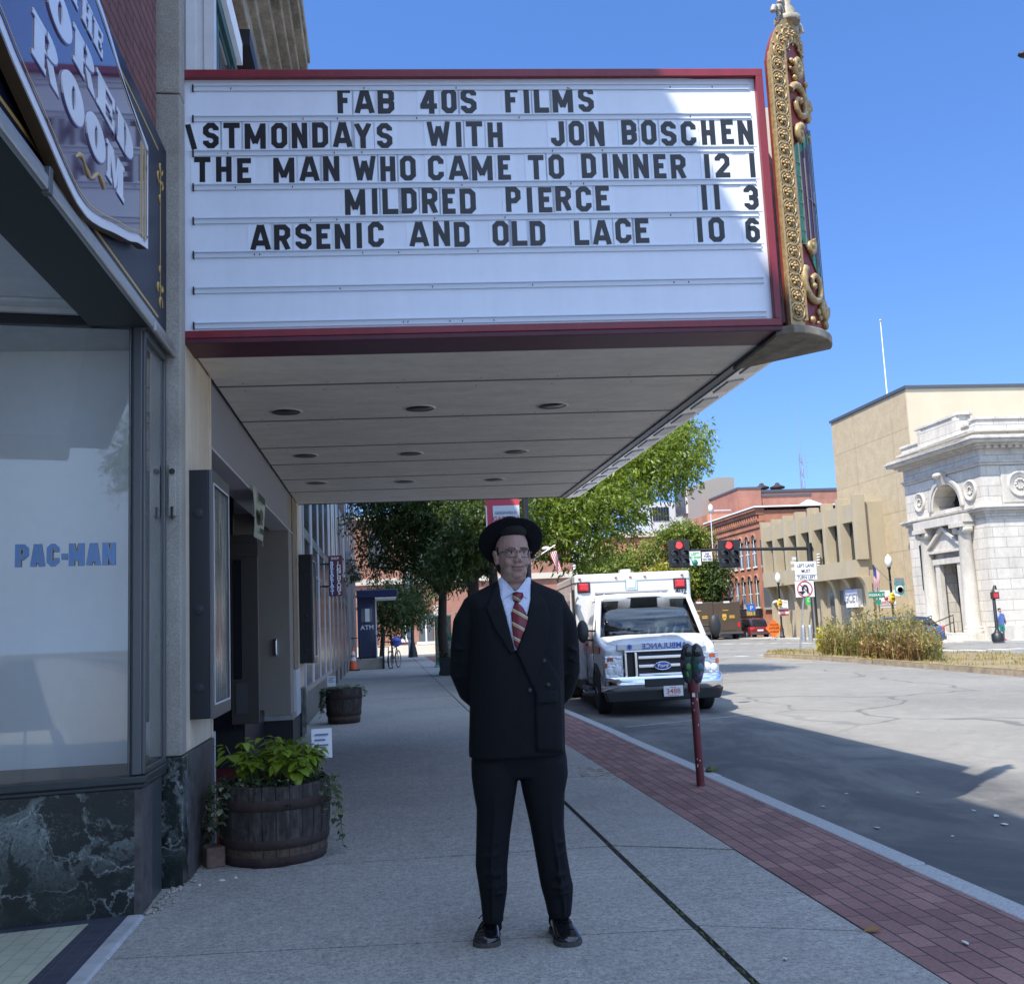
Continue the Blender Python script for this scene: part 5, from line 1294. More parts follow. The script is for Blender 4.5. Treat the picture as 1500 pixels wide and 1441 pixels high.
# hood and mirrored word
mb = MB(); n = 12; rows = ((.19, .72, 1.06), (.24, .80, 1.12), (.42, .84, 1.175), (.75, .86, 1.235), (1.04, .88, 1.262)); vs = []
for (y, hw, z) in rows:
    for i in range(n+1):
        u = -1+2*i/n; vs.append(V(hw*u, y + .05*u*u*(y < .5), z + .045*(1-u*u) - .02*(abs(u) > .9) + .012*math.exp(-((abs(u)-.62)/.08)**2)))
mb.add(vs, [(r*(n+1)+i, r*(n+1)+i+1, (r+1)*(n+1)+i+1, (r+1)*(n+1)+i) for r in range(len(rows)-1) for i in range(n)], 0, True); A('hood', mb, MATS['amb_white'], solid=.02)
mb = MB(); ux, uy = V(-1, 0, 0), V(0, .55, .45).normalized()
mb.text('AMBULANCE', V(.06, .146, 1.082), ux, V(0, .05, .99), .128, 'CENTER', .004, .012, 0, 1.0); A('hood_lettering', mb, MATS['amb_blue'])
mb = MB(); c = V(-.52, .146, 1.122)
for k in range(3): a = k*PI/3+PI/2; d = V(math.cos(a), 0, math.sin(a)); mb.obox(c+V(0, -.001*k, 0), (.022, .006, .088), (0, a+PI/2, 0))
A('medical_star', mb, MATS['amb_blue'])
mb = MB(); mb.box(-.74, .74, .152, .20, 1.062, 1.182); A('hood_band', mb, MATS['amb_white'], bevel=.03, seg=3)
# wipers
for x0, x1 in ((-.72, .08), (-.02, .70)):
    mb = MB(); mb.tube([V(x1, .98, 1.275), V((x0+x1)/2+.1, 1.01, 1.30), V(x0, 1.04, 1.285)], .010, 6); mb.tube([V(x0+.08, 1.0, 1.26), V((x0+x1)/2, 1.0, 1.295)], .014, 6); A('wiper', mb, MATS['trim_black'])
# grille
mb = MB(); mb.box(-.625, .625, .16, .22, .55, 1.05); A('grille', mb, MATS['grille_dark']); gr = amb.children[-1]
mb = MB()
for z in (.94, .80, .655): mb.box(-.40, .40, .105, .16, z-.028, z+.028)
for s in (-1, 1): mb.box(s*.41, s*.46, .10, .16, .57, 1.03); mb.box(s*.58, s*.625, .12, .16, .57, 1.04)
mb.box(-.625, .625, .10, .16, 1.03, 1.065); mb.box(-.625, .625, .10, .16, .545, .575)
mb.build('grille_bars', MATS['chrome'], gr, local=True, bevel=.012)
mb = MB(); mb.lathe([(.001, -.03), (.9, -.03), (1.0, -.018), (1.0, 0)], (0, 0, 0), 32, axis='Y'); mb.v = [(x*.135, y+.10, z*.062+.80) for x, y, z in mb.v]; lg = mb.build('oval_badge', MATS['amb_blue'], gr, local=True)
mb = MB(); mb.tube([V(.135*math.cos(k*PI/16), .073, .80+.062*math.sin(k*PI/16)) for k in range(33)], .007, 6, 0, False); mb.text('Ford', V(0, .068, .775), V(1,0,0), V(0,0,1), .085, 'CENTER', .003, .004, 0, 1.1, .18); mb.build('badge_script', MATS['chrome'], gr, local=True)
# bumper
mb = MB(); pr = [(.06, .40), (.0, .42), (-.015, .50), (-.01, .58), (.02, .64), (.07, .655)]
sec = lambda x, dy, k=1.0: [V(x, y+dy, z) for y, z in pr] + [V(x, y+dy+.04, z) for y, z in pr[::-1]]
mb.loft([sec(-1.0, .30), sec(-.99, .16), sec(-.93, .06), sec(-.7, .015), sec(0, 0), sec(.7, .015), sec(.93, .06), sec(.99, .16), sec(1.0, .30)]); A('bumper', mb, MATS['chrome'])
bp = amb.children[-1]
mb = MB(); mb.box(-.33, .33, -.018, .02, .47, .60); mb.build('bumper_slot', MATS['grille_dark'], bp, local=True, bevel=.01)
mb = MB(); mb.hexa([(-.92, .06, .24), (.92, .06, .24), (.92, .4, .24), (-.92, .4, .24)], [(-.98, .03, .42), (.98, .03, .42), (.98, .4, .42), (-.98, .4, .42)]); mb.box(-.85, .85, .4, 2.0, .3, .5); A('valance', mb, MATS['trim_black'], bevel=.02)
mb = MB(); mb.box(-.03, .29, -.028, -.018, .305, .475); pl = A('license_plate', mb, MATS['plate_white'], bevel=.012)
mb = MB(); mb.text('3488', V(.13, -.030, .350), V(1,0,0), V(0,0,1), .118, 'CENTER', .002, .004, 0); mb.box(.04, .22, -.030, -.028, .322, .330); mb.box(.08, .18, -.030, -.028, .447, .455); mb.build('plate_number', MATS['plate_red'], pl, local=True)
# module box
BX0, BX1, BY0, BY1, BZ0, BZ1 = -1.10, 1.14, 2.75, 6.6, .48, 2.47
mb = MB(); mb.box(BX0, BX1, BY0, BY1, BZ0, BZ1-.0); A('module', mb, MATS['amb_white'], bevel=.05, seg=3); md2 = amb.children[-1]
mb = MB(); mb.box(BX0-.012, BX1+.012, BY0-.012, BY1, BZ1-.155, BZ1-.148); mb.build('drip_rail', MATS['alu'], md2, local=True)
mb = MB(); mb.hexa([(BX0-.004, 2.8, .98), (BX0-.004, 6.5, .98), (BX0+.01, 6.5, .98), (BX0+.01, 2.8, .98)], [(BX0-.004, 2.8, 1.25), (BX0-.004, 6.5, 1.25), (BX0+.01, 6.5, 1.25), (BX0+.01, 2.8, 1.25)]); mb.box(BX1-.01, BX1+.004, 2.8, 6.5, .98, 1.25); mb.build('red_stripe', MATS['amb_red'], md2, local=True)
def lamp(x, z, w, h, mat, name):
    mb = MB(); mb.box(x-w/2-.025, x+w/2+.025, BY0-.020, BY0, z-h/2-.025, z+h/2+.025); fr = mb.build(name, MATS['chrome'] if mat != 'lens_red' else MATS['trim_black'], md2, local=True, bevel=.02)
    mb = MB(); a = (x-w/2, x+w/2, z-h/2, z+h/2); mb.hexa([(a[0], BY0-.02, a[2]), (a[1], BY0-.02, a[2]), (a[1], BY0-.02, a[3]), (a[0], BY0-.02, a[3])], [(a[0]+.02, BY0-.055, a[2]+.02), (a[1]-.02, BY0-.055, a[2]+.02), (a[1]-.02, BY0-.055, a[3]-.02), (a[0]+.02, BY0-.055, a[3]-.02)]); mb.build('lens', MATS[mat], fr, local=True, bevel=.012)
lamp(-.93, 2.22, .20, .16, 'lens_red', 'warning_light'); lamp(.93, 2.22, .20, .16, 'lens_red', 'warning_light'); lamp(-.01, 2.24, .18, .17, 'lens_clear', 'floodlight')
for x in (-1.0, -.30, -.02, .26, .98): mb = MB(); mb.ell((x, BY0-.01, BZ1-.085), (.028, .02, .016), 10, 6); mb.build('marker_lamp', MATS['amber'], md2, local=True)
mb = MB(); mb.text('402', V(.945, BY0-.004, 2.025), V(1,0,0), V(0,0,1), .165, 'CENTER', .003, .008, 0, .9); mb.build('unit_number', MATS['text_black'], md2, local=True)
mb = MB(); mb.box(-.72, .66, 2.55, 2.80, 2.075, 2.115); mb.tube([V(-.55, 2.6, 2.09), V(-.60, 2.45, 2.0)], .02, 6); mb.tube([V(.5, 2.6, 2.09), V(.55, 2.45, 2.0)], .02, 6); A('air_deflector', mb, MATS['header_grey'], bevel=.01)
mb = MB(); mb.box(-.16, .04, 3.0, 3.3, BZ1, BZ1+.08); mb.build('roof_box', MATS['amb_white'], md2, local=True, bevel=.02)
mb = MB(); mb.box(BX0-.01, BX0+.01, 3.6, 4.5, .62, 2.15); mb.build('side_door', MATS['amb_white'], md2, local=True, bevel=.01)
mb = MB(); mb.box(BX0-.016, BX0-.01, 3.75, 4.35, 1.45, 2.0); mb.build('door_window', MATS['glass_dark'], md2, local=True, bevel=.01)
mb = MB(); mb.box(BX0-.03, BX0+.02, 2.86, 3.02, 1.55, 2.20); mb.build('side_light', MATS['trim_black'], md2, local=True, bevel=.02)
mb = MB(); mb.box(-1.0, 1.02, 2.6, 6.4, .28, .48); A('chassis', mb, MATS['trim_black']); mb = MB(); mb.box(-1.05, -.85, 1.75, 2.75, .34, .40); A('running_board', mb, MATS['alu_dark'])
def wheel(x, y, dual=False):
    mb = MB(); r = .385; w = .12
    mb.lathe([(.22, -w), (.33, -w), (.375, -w*.8), (r, -w*.5), (r, w*.5), (.375, w*.8), (.33, w), (.22, w)], (x, y, r), 32, 0, 'X'); 
    for q in (-.5, 0, .5): mb.lathe([(r+.001, w*q-.012), (r+.003, w*q-.006), (r+.003, w*q+.006), (r+.001, w*q+.012)], (x, y, r), 32, 0, 'X', caps=False)
    wo = A('wheel', mb, MATS['rubber']); s = -1 if x < 0 else 1
    mb = MB(); prof = [(.001, s*.03), (.07, s*.04), (.08, s*.10), (.06, s*.115), (.001, s*.118)] if False else [(.001, s*.125), (.065, s*.12), (.075, s*.06), (.19, s*.03), (.215, s*.115), (.228, s*.118), (.228, s*.09)]
    mb.lathe(prof, (x, y, r), 24, 0, 'X')
    for k in range(8): a = k*PI/4; mb.ell((x+s*.05, y+.13*math.cos(a), r+.13*math.sin(a)), (.015, .02, .02), 8, 5)
    mb.build('rim', MATS['chrome'], wo, local=True)
for (x, y) in ((-.87, 1.02), (.87, 1.02), (-.92, 5.15), (.92, 5.15)): wheel(x, y)
for s in (-1, 1):
    mb = MB(); mb.loft([[V(s*.75, 1.02+rr*math.cos(a), .385+rr*math.sin(a)) for rr in (.40, .47)]+[V(s*1.0, 1.02+rr*math.cos(a), .385+rr*math.sin(a)) for rr in (.47, .40)] for a in [PI*k/14 for k in range(15)]])
    A('wheel_arch', mb, MATS['trim_black'])

# ---------------------------------------------------------------- parking meter
mt = empty('parking_meter', (2.70, 8.95, 0), 'painted double headed parking meter on a dark red leaning post', 'parking meter')
pb = V(2.70, 8.95, 0); pt_ = at(1016, 1010, 8.93)
dirm = (pt_-pb).normalized()
mb = MB(); mb.tube([pb, pt_], .036, 16); mb.tube([pt_-dirm*.02, pt_+dirm*.10], .052, 16)
M('meter_red', (.13,.018,.026), .45, noise=(14, .3)); post = mb.build('post', MATS['meter_red'], mt)
mb = MB(); random.seed(4)
for k in range(9):
    h = random.uniform(.05, .8); a = random.uniform(-2.4, -.9); p = pb+dirm*h+V(.0365*math.cos(a), .0365*math.sin(a), 0); mb.ell(p, (.005, .005, random.uniform(.005, .011)), 6, 4)
mb.build('paint_chips', MATS['scrap'], post)
mb = MB(); q = pb+dirm*.80; mb.obox(q+V(.016, -.034, .05), (.030, .004, .07), (0, rad(-4), 0)); mb.obox(q+V(-.014, -.034, -.01), (.026, .004, .05)); mb.build('stickers', MATS['plate_white'], post)
@reg('meter_paint')
def _(t, b):
    p = t.coord(); n = t.noise(p, 11, 3, .5, 1.2); n2 = t.noise(p, 19, 3, .5, .5)
    c = t.ramp(n, [(.36, (.025,.06,.05)), (.44, (.03,.10,.045)), (.50, (.02,.03,.05)), (.55, (.16,.06,.16)), (.62, (.08,.13,.20)), (.70, (.24,.11,.03))])
    c = t.mix(t.ramp(n2, [(.5, 0.0), (.56, .8)]), c, (.02,.03,.04)); t.link(c, b.inputs['Base Color']); b.inputs['Roughness'].default_value = .4
for (px_, sgn_, yy) in ((1007, -1, .0), (1019.5, 1, -.03)):
    bot = at(px_+2, 1000, 8.93+yy); tp = at(px_, 942, 8.93+yy); ax = tp-bot
    mb = MB(); rings = []
    for f_, rx, ry in ((0, .030, .035), (.10, .045, .05), (.35, .068, .06), (.6, .074, .064), (.66, .076, .066), (.67, .066, .058), (.82, .060, .05), (.94, .038, .032), (1.0, .008, .01)):
        c = bot+ax*f_; rings.append([c+V(rx*math.cos(2*PI*k/20), ry*math.sin(2*PI*k/20), 0) for k in range(20)])
    mb.loft(rings); hd = mb.build('meter_head', MATS['meter_paint'], mt)
    mb = MB(); c = bot+ax*.80+V(0, -.055, 0); mb.ell(c, (.040, .012, .050), 14, 8); mb.build('dial_window', MATS['glass_dark'], hd)
    mb = MB(); c = bot+ax*.42+V(.015*sgn_, -.060, 0); mb.ell(c, (.026, .006, .03), 12, 6, 0); mb.build('painted_flower', M('flower_blue' if sgn_ > 0 else 'flower_green', (.05,.22,.30) if sgn_ > 0 else (.06,.20,.05), .4), hd)
    mb = MB(); c = bot+ax*.25+V(.018*sgn_, -.048, 0); mb.ell(c, (.018, .006, .035), 10, 6); mb.build('painted_petal', M('flower_pink' if sgn_ > 0 else 'leaf_green', (.28,.08,.25) if sgn_ > 0 else (.09,.22,.05), .4), hd)

# ---------------------------------------------------------------- barrel planters
@reg('barrel_wood')
def _(t, b):
    p = t.coord(); x, y, z = t.sep(p); n = t.noise(t.scale(p, (9, 9, 1.4)), 2.2, 6, .7, .4); n2 = t.noise(p, 30, 5, .7)
    c = t.ramp(n, [(.28, (.014,.011,.010)), (.48, (.038,.029,.025)), (.66, (.090,.078,.068)), (.80, (.15,.135,.115))])
    low = t.ramp(z, [(.10, 1.0), (.20, 0.0)]); c = t.mix(t.math('MULTIPLY', low, .7), c, (.13,.085,.055))
    c = t.mix(1.0, c, t.ramp(n2, [(.3, .55), (.7, 1.35)]), 'MULTIPLY'); t.link(c, b.inputs['Base Color']); b.inputs['Roughness'].default_value = .8; t.link(t.bump(n, .6, .01), b.inputs['Normal'])
M('soil', (.03,.022,.016), .95)
def leafmat(name, col, var=.35, trans=.25, rough=.45):
    m, t, b = newmat(name); oi = t.new('ObjectInfo'); g = t.new('NewGeometry')
    n = t.noise(t.pos(), 7, 3, .6)
    c = t.ramp(n, [(.3, tuple(q*(1-var) for q in col)), (.5, col), (.72, (min(1, col[0]*(1+var*1.2)), min(1, col[1]*(1+var)), col[2]*(1+var*.3)))])
    c = t.mix(g.outputs['Random Per Island'], t.mix(1.0, c, (.62,.68,.62), 'MULTIPLY'), c)
    out = t.n['Material Output']; t.link(c, b.inputs['Base Color']); b.inputs['Roughness'].default_value = rough
    tl = t.new('BsdfTranslucent'); t.link(t.mix(1.0, c, (1.3, 1.25, .6), 'MULTIPLY'), tl.inputs['Color']); mx = t.new('MixShader'); mx.inputs[0].default_value = trans
    t.link(b.outputs[0], mx.inputs[1]); t.link(tl.outputs[0], mx.inputs[2]); t.link(mx.outputs[0], out.inputs['Surface']); MATS[name] = m; return m
leafmat('lime_leaf', (.25,.34,.035), .3, .3); leafmat('ivy_leaf', (.07,.11,.05), .4, .2); leafmat('ivy_pale', (.30,.33,.20), .3, .2); leafmat('moss_stems', (.12,.12,.06), .4, .1)
def leaf(mb, c, d, up, L, Wd, m=0, fold=.25, heart=True):
    """one leaf with a midrib fold, base at c, pointing along d"""
    d = d.normalized(); s = d.cross(up)
    if s.length < 1e-4: s = d.cross(V(1, 0, 0))
    s.normalize(); n = s.cross(d).normalized()
    prof = ((0, .12), (.12, .42), (.32, .5), (.6, .38), (.85, .16), (1, 0)) if heart else ((0, .1), (.25, .42), (.5, .5), (.78, .3), (1, 0))
    vs = []
    for f_, w in prof:
        droop = -.22*L*f_*f_; mid = c + d*(L*f_) + n*droop
        vs += [mid - s*(w*Wd) + n*(fold*w*Wd), mid, mid + s*(w*Wd) + n*(fold*w*Wd)]
    fs = []
    for i in range(len(prof)-1):
        a = i*3; fs += [(a, a+1, a+4, a+3), (a+1, a+2, a+5, a+4)]
    mb.add(vs, fs, m, True)
def barrel_tub(c, R0, R1, Hh, label, seed, lush):
    c = Vector(c); r = empty('barrel_planter', c, label, 'planter', 'half barrel planters by the wall'); random.seed(seed)
    nst = 26
    def R(f_): return R0+(R1-R0)*f_+.018*math.sin(PI*f_)
    mb = MB()
    for k in range(nst):
        a0, a1 = 2*PI*k/nst+.006, 2*PI*(k+1)/nst-.006; dr = random.uniform(-.003, .003); rg = []
        for f_ in (0, .25, .5, .75, 1.0):
            ro = R(f_)+dr; ri = ro-.028; z = Hh*f_ + (random.uniform(-.004, .003) if f_ == 1 else 0)
            rg.append([c+V(ro*math.cos(a0), ro*math.sin(a0), z), c+V(ro*math.cos((a0+a1)/2)*1.002, ro*math.sin((a0+a1)/2)*1.002, z), c+V(ro*math.cos(a1), ro*math.sin(a1), z), c+V(ri*math.cos(a1), ri*math.sin(a1), z), c+V(ri*math.cos(a0), ri*math.sin(a0), z)])
        mb.loft(rg, 0, True, False)
    mb.lathe([(R0-.03, 0), (R1-.028, Hh-.06)], c, 26, 0, caps=True); mb.build('staves', MATS['barrel_wood'], r)
    for (f0, f1) in ((.0, .12), (.22, .335), (.70, .83)):
        mb = MB(); mb.lathe([(R(f0)+.002, Hh*f0), (R(f0)+.008, Hh*f0+.004), (R(f1)+.008, Hh*f1-.004), (R(f1)+.002, Hh*f1)], c, 52, 0, caps=False)
        for k in range(2): mb.ell(c+V((R(f0)+.009)*math.cos(-1.2-.05*k), (R(f0)+.009)*math.sin(-1.2-.05*k), Hh*(f0+f1)/2), (.008, .008, .008), 8, 5)
        mb.build('hoop', MATS['rust_hoop'], r)
    mb = MB(); mb.lathe([(.001, Hh-.05), (R1-.03, Hh-.06), (R1-.028, Hh-.12)], c, 24); mb.build('soil', MATS['soil'], r)
    # plants
    T = c+V(0, 0, Hh-.04)
    if lush:
        mb = MB(); st = MB()
        for k in range(46):
            a = random.uniform(0, 2*PI); q = R1*.75*math.sqrt(random.random()); b0 = T+V(q*math.cos(a)*.7, q*math.sin(a)*.7, 0)
            hgt = random.uniform(.17, .37)*(1-.30*(q/R1)); tip = b0+V(math.cos(a)*q*.42+random.uniform(-.04, .04), math.sin(a)*q*.42+random.uniform(-.04, .04), hgt)
            st.tube([b0, (b0+tip)/2+V(random.uniform(-.02, .02), random.uniform(-.02, .02), .02), tip], [.005, .004, .003], 6)
            for j in range(random.randint(6, 9)):
                aa = random.uniform(0, 2*PI); f_ = random.uniform(.55, 1.0) if j > 1 else 1.0; p = b0.lerp(tip, f_)
                L = random.uniform(.065, .115)*(.7 if f_ > .97 else 1); d = V(math.cos(aa), math.sin(aa), random.uniform(-.75, .30)); leaf(mb, p+d*.02, d, V(0, 0, 1), L, L*random.uniform(.70, .85), 0, .22)
        mb.build('lime_foliage', MATS['lime_leaf'], r); st.build('stems', MATS['moss_stems'], r)
    mb = MB(); random.seed(seed+1)
    for k in range(520 if lush else 260):
        a = random.uniform(0, 2*PI); q = R1*math.sqrt(random.uniform(.05, 1.0)); p = T+V(q*math.cos(a), q*math.sin(a), random.uniform(-.01, .075)); aa = random.uniform(0, 2*PI)
        d = V(math.cos(aa), math.sin(aa), random.uniform(-.2, .9)); L = random.uniform(.022, .05)
        leaf(mb, p, d, V(0, 0, 1), L, L*random.uniform(.5, .9), 1 if random.random() < .35 else 0, .15, False)
    for k in range(160 if lush else 80):
        a = random.uniform(0, 2*PI); q = R1*random.uniform(0, .95); p = T+V(q*math.cos(a), q*math.sin(a), 0); mb.tube([p, p+V(random.uniform(-.05, .05), random.uniform(-.05, .05), random.uniform(.04, .13))], [.003, .0012], 4, 2)
    mb.build('ground_ivy', [MATS['ivy_leaf'], MATS['ivy_pale'], MATS['moss_stems']], r)
    # trailing vines over the rim
    for (a0, nv, drop) in ((rad(196), 9, .46), (rad(-8), 3, .44), (rad(215), 4, .28), (rad(-25), 2, .2)) if lush else ((rad(190), 8, .42), (rad(215), 6, .4), (rad(-10), 2, .15)):
        mb = MB()
        for v in range(nv):
            a = a0+random.uniform(-.20, .20); L = drop*random.uniform(.6, 1.1); pts = []; out = R1+.012
            for j in range(9):
                f_ = j/8; rr = out + .05*math.sin(min(1, f_*3)*PI/2)*random.uniform(.7, 1.2) + .02*f_
                pts.append(T+V(rr*math.cos(a+.12*math.sin(j*1.3+v)), rr*math.sin(a+.12*math.sin(j*1.3+v)), .06-max(0, f_-.08)*L*1.1))
            for p in pts: p.z = max(p.z, c.z+.03)
            mb.tube(pts, .0022, 5, 2)
            for p in pts[1:]:
                for _ in range(2):
                    aa = random.uniform(0, 2*PI); d = V(math.cos(aa), math.sin(aa), random.uniform(-.7, .2)); Lf = random.uniform(.028, .052); leaf(mb, p, d, V(0, 0, 1), Lf, Lf*random.uniform(.75, 1.0), 1 if random.random() < .4 else 0, .2)
        mb.build('trailing_vine', [MATS['ivy_leaf'], MATS['ivy_pale'], MATS['moss_stems']], r)
    return r
barrel_tub((-.765, 7.22, 0), .325, .362, .50, 'half barrel planter with lime green leaves and trailing ivy beside the marble pillar', 31, True)
barrel_tub((-.71, 17.4, 0), .25, .30, .56, 'far half barrel planter with low ivy past the second poster case', 47, False)
# little white plant cards
M('card_ink', (.12,.16,.36), .6)
for (p, w, h, lab) in ((V(-.46, 7.42, .60), .14, .20, 'white card stuck in the lime leaved planter'), (V(-.90, 17.35, .60), .14, .17, 'white card stuck in the far planter')):
    r = empty('plant_card', p, lab, 'card'); mb = MB(); mb.obox(p+V(0, 0, h/2), (w, .004, h), (rad(-8), 0, rad(6))); mb.build('card', MATS['plate_white'], r)
    mb = MB()
    for k in range(4): mb.obox(p+V(-.012*(k % 2), -.004-.001*k+.10*.14*(.75-.2*k)*0 , h*(.80-.18*k)), (w*(.65-.12*(k % 2)), .003, .012), (rad(-8), 0, rad(6)))
    mb.build('print', MATS['card_ink'], r); mb = MB(); mb.tube([p+V(0, .01, -.2), p+V(0, .006, h*.6)], .004, 6); mb.build('stake', MATS['raw_wood'], r)
mb = MB(); mb.obox((-1.14, 7.06, .065), (.12, .15, .13), (0, 0, rad(22))); M('old_brick', (.16,.10,.075), .9, noise=(12, .35), bump=(25, .5, .008)); tag(mb.build('loose_brick', MATS['old_brick'], None, bevel=.012), 'worn brown brick wedged between barrel and marble base', 'brick')
for i, (x, y) in enumerate(((328, 1267), (325, 1289), (345, 1285), (292, 1296))):
    p = atz(x, y, .004); mb = MB(); random.seed(i+70); mb.ell(p, (.012+.01*(i == 1), .01, .008), 8, 5); tag(mb.build('pebble', MATS['scrap']), 'small white pebble on the walk by the barrel', 'pebble', 'white pebbles on the walk by the barrel')
# ---------------------------------------------------------------- bank on the far corner
XB = 32.3
@reg('bank_stone')
def _(t, b):
    uv = wall_uv(t); br = t.new('TexBrick'); t.link(uv, br.inputs['Vector']); br.inputs['Scale'].default_value = 1; br.inputs['Brick Width'].default_value = 1.5; br.inputs['Row Height'].default_value = .56
    br.inputs['Mortar Size'].default_value = .018; br.inputs['Color1'].default_value = (.62,.575,.50,1); br.inputs['Color2'].default_value = (.53,.49,.425,1); br.inputs['Mortar'].default_value = (.33,.32,.30,1)
    n = t.noise(t.scale(t.pos(), (1, 1, .35)), .9, 6, .65); n2 = t.noise(t.pos(), 6, 4, .6)
    c = t.mix(1.0, br.outputs['Color'], t.ramp(n, [(.3, .80), (.6, 1.05)]), 'MULTIPLY'); c = t.mix(1.0, c, t.ramp(n2, [(.3, .9), (.7, 1.05)]), 'MULTIPLY')
    t.link(c, b.inputs['Base Color']); b.inputs['Roughness'].default_value = .85; t.link(t.bump(t.math('SUBTRACT', 1.0, br.outputs['Fac']), .5, .03), b.inputs['Normal'])
streak_mat('bank_trim', (.60,.56,.49), .3, .85, (1.5, 1.5, .4))
gB = gz(XB)
bank = empty('bank_building', (40, 58, gB-.4), 'pale stone corner bank with round arch, columns and pediment door', 'bank')
BX, BY0_, BY1_ = XB, 51.4, 59.7
mb = MB(); mb.box(BX+1.4, 75, BY0_+.1, 59.7, gB-.4, 9.9); mb.box(BX, 75, BY0_, BY0_+1.5, gB-.4, 9.9)   # south front
# west front with the deep arched recess cut out
AY, AZ, AR_ = 55.15, 7.02, 1.42
def wface(mb, x0, x1):
    ys0, ys1 = BY0_+1.5, BY1_+0.0
    mb.box(x0, x1, ys0, AY-AR_, gB-.4, 9.9); mb.box(x0, x1, AY+AR_, ys1, gB-.4, 9.9); mb.box(x0, x1, AY-AR_, AY+AR_, gB+5.9, AZ); mb.box(x0, x1, AY-AR_, AY-1.15, gB-.4, gB+5.9); mb.box(x0, x1, AY+1.15, AY+AR_, gB-.4, gB+5.9); mb.box(x0, x1, AY-1.15, AY+1.15, gB+5.0, gB+5.9)
    n = 14
    for i in range(n):
        a0, a1 = PI*i/n, PI*(i+1)/n; p0 = (AY+AR_*math.cos(a0), AZ+AR_*math.sin(a0)); p1 = (AY+AR_*math.cos(a1), AZ+AR_*math.sin(a1))
        mb.hexa([(x0, p0[0], p0[1]), (x0, p1[0], p1[1]), (x1, p1[0], p1[1]), (x1, p0[0], p0[1])], [(x0, p0[0], 9.9), (x0, p1[0], 9.9), (x1, p1[0], 9.9), (x1, p0[0], 9.9)])
wface(mb, BX, BX+1.4); mb.build('wall', MATS['bank_stone'], bank)
mb = MB(); mb.box(BX+1.30, BX+1.38, AY-AR_, AY+AR_, AZ-.3, AZ+AR_); mb.build('arch_window', MATS['glass_dark'], bank); aw = bank.children[-1]
mb = MB()
for k in (-.9, -.45, 0, .45, .9): mb.box(BX+1.22, BX+1.30, AY+k-.04, AY+k+.04, AZ-.3, AZ+1.35)
mb.box(BX+1.22, BX+1.30, AY-1.3, AY+1.3, AZ+.45, AZ+.53); mb.build('bars', MATS['dark_metal'], aw)
mb = MB()
for (r0, r1, d) in ((1.44, 1.62, .06), (1.62, 1.86, .12)):
    mb.loft([[V(BX, AY+r0*math.cos(a), AZ+r0*math.sin(a)), V(BX-d, AY+r0*math.cos(a), AZ+r0*math.sin(a)), V(BX-d, AY+r1*math.cos(a), AZ+r1*math.sin(a)), V(BX, AY+r1*math.cos(a), AZ+r1*math.sin(a))] for a in [PI*k/20 for k in range(21)]])
mb.hexa([(BX-.25, AY-.22, AZ+1.38), (BX, AY-.22, AZ+1.38), (BX, AY+.22, AZ+1.38), (BX-.25, AY+.22, AZ+1.38)], [(BX-.45, AY-.34, AZ+2.1), (BX, AY-.34, AZ+2.1), (BX, AY+.34, AZ+2.1), (BX-.45, AY+.34, AZ+2.1)]); mb.ell((BX-.45, AY, AZ+1.95), (.16, .40, .16), 10, 8)
mb.build('archivolt', MATS['bank_trim'], bank, bevel=.02)
# cornice, frieze, parapet on both fronts (mitred boxes)
mb = MB()
def belt(z0, z1, d, y1=BY1_):
    mb.box(BX-d, 75, BY0_-d, BY0_+.5, z0, z1); mb.box(BX-d, BX+.6, BY0_+.5, y1+d*.6, z0, z1)
for z0, z1, d in ((8.98, 9.12, .10), (9.12, 9.22, .18), (9.90, 10.02, .25), (10.02, 10.14, .45), (10.14, 10.30, .85), (10.30, 10.42, .95), (10.42, 10.52, .80), (10.78, 10.92, .30)): belt(z0, z1, d)
for z0, z1, d in ((6.36, 6.48, .14), (6.48, 6.62, .32), (6.62, 6.72, .40), (6.05, 6.14, .06)): belt(z0, z1, d)
mb.build('cornice', MATS['bank_trim'], bank, bevel=.02)
mb = MB()
for k in range(60): mb.box(BX+.2+k*.42, BX+.42+k*.42, BY0_-.42, BY0_-.25, 9.86, 10.01)
mb.build('dentils', MATS['bank_trim'], bank)
mb = MB(); mb.box(BX+.02, 75, BY0_+.02, BY0_+.6, 10.52, 11.50); mb.box(BX+.02, BX+.6, BY0_+.6, BY1_, 10.52, 11.30); mb.box(BX-.06, 75, BY0_-.06, BY0_+.7, 11.50, 11.66); mb.box(BX-.06, BX+.7, BY0_+.7, BY1_+.1, 11.301, 11.45)
mb.box(BX-.12, BX+.6, AY-2.3, AY+2.3, 10.52, 12.05); mb.box(BX-.20, BX+.7, AY-2.45, AY+2.45, 12.05, 12.22)
for s in (-1, 1): mb.box(BX-.2, BX, AY+s*1.95-.2, AY+s*1.95+.2, 10.6, 12.0)
for k in (-1.1, -.4, .4, 1.1): mb.box(BX-.16, BX-.12, AY+k-.05, AY+k+.05, 10.75, 11.85)
mb.build('parapet', MATS['bank_stone'], bank, bevel=.02)
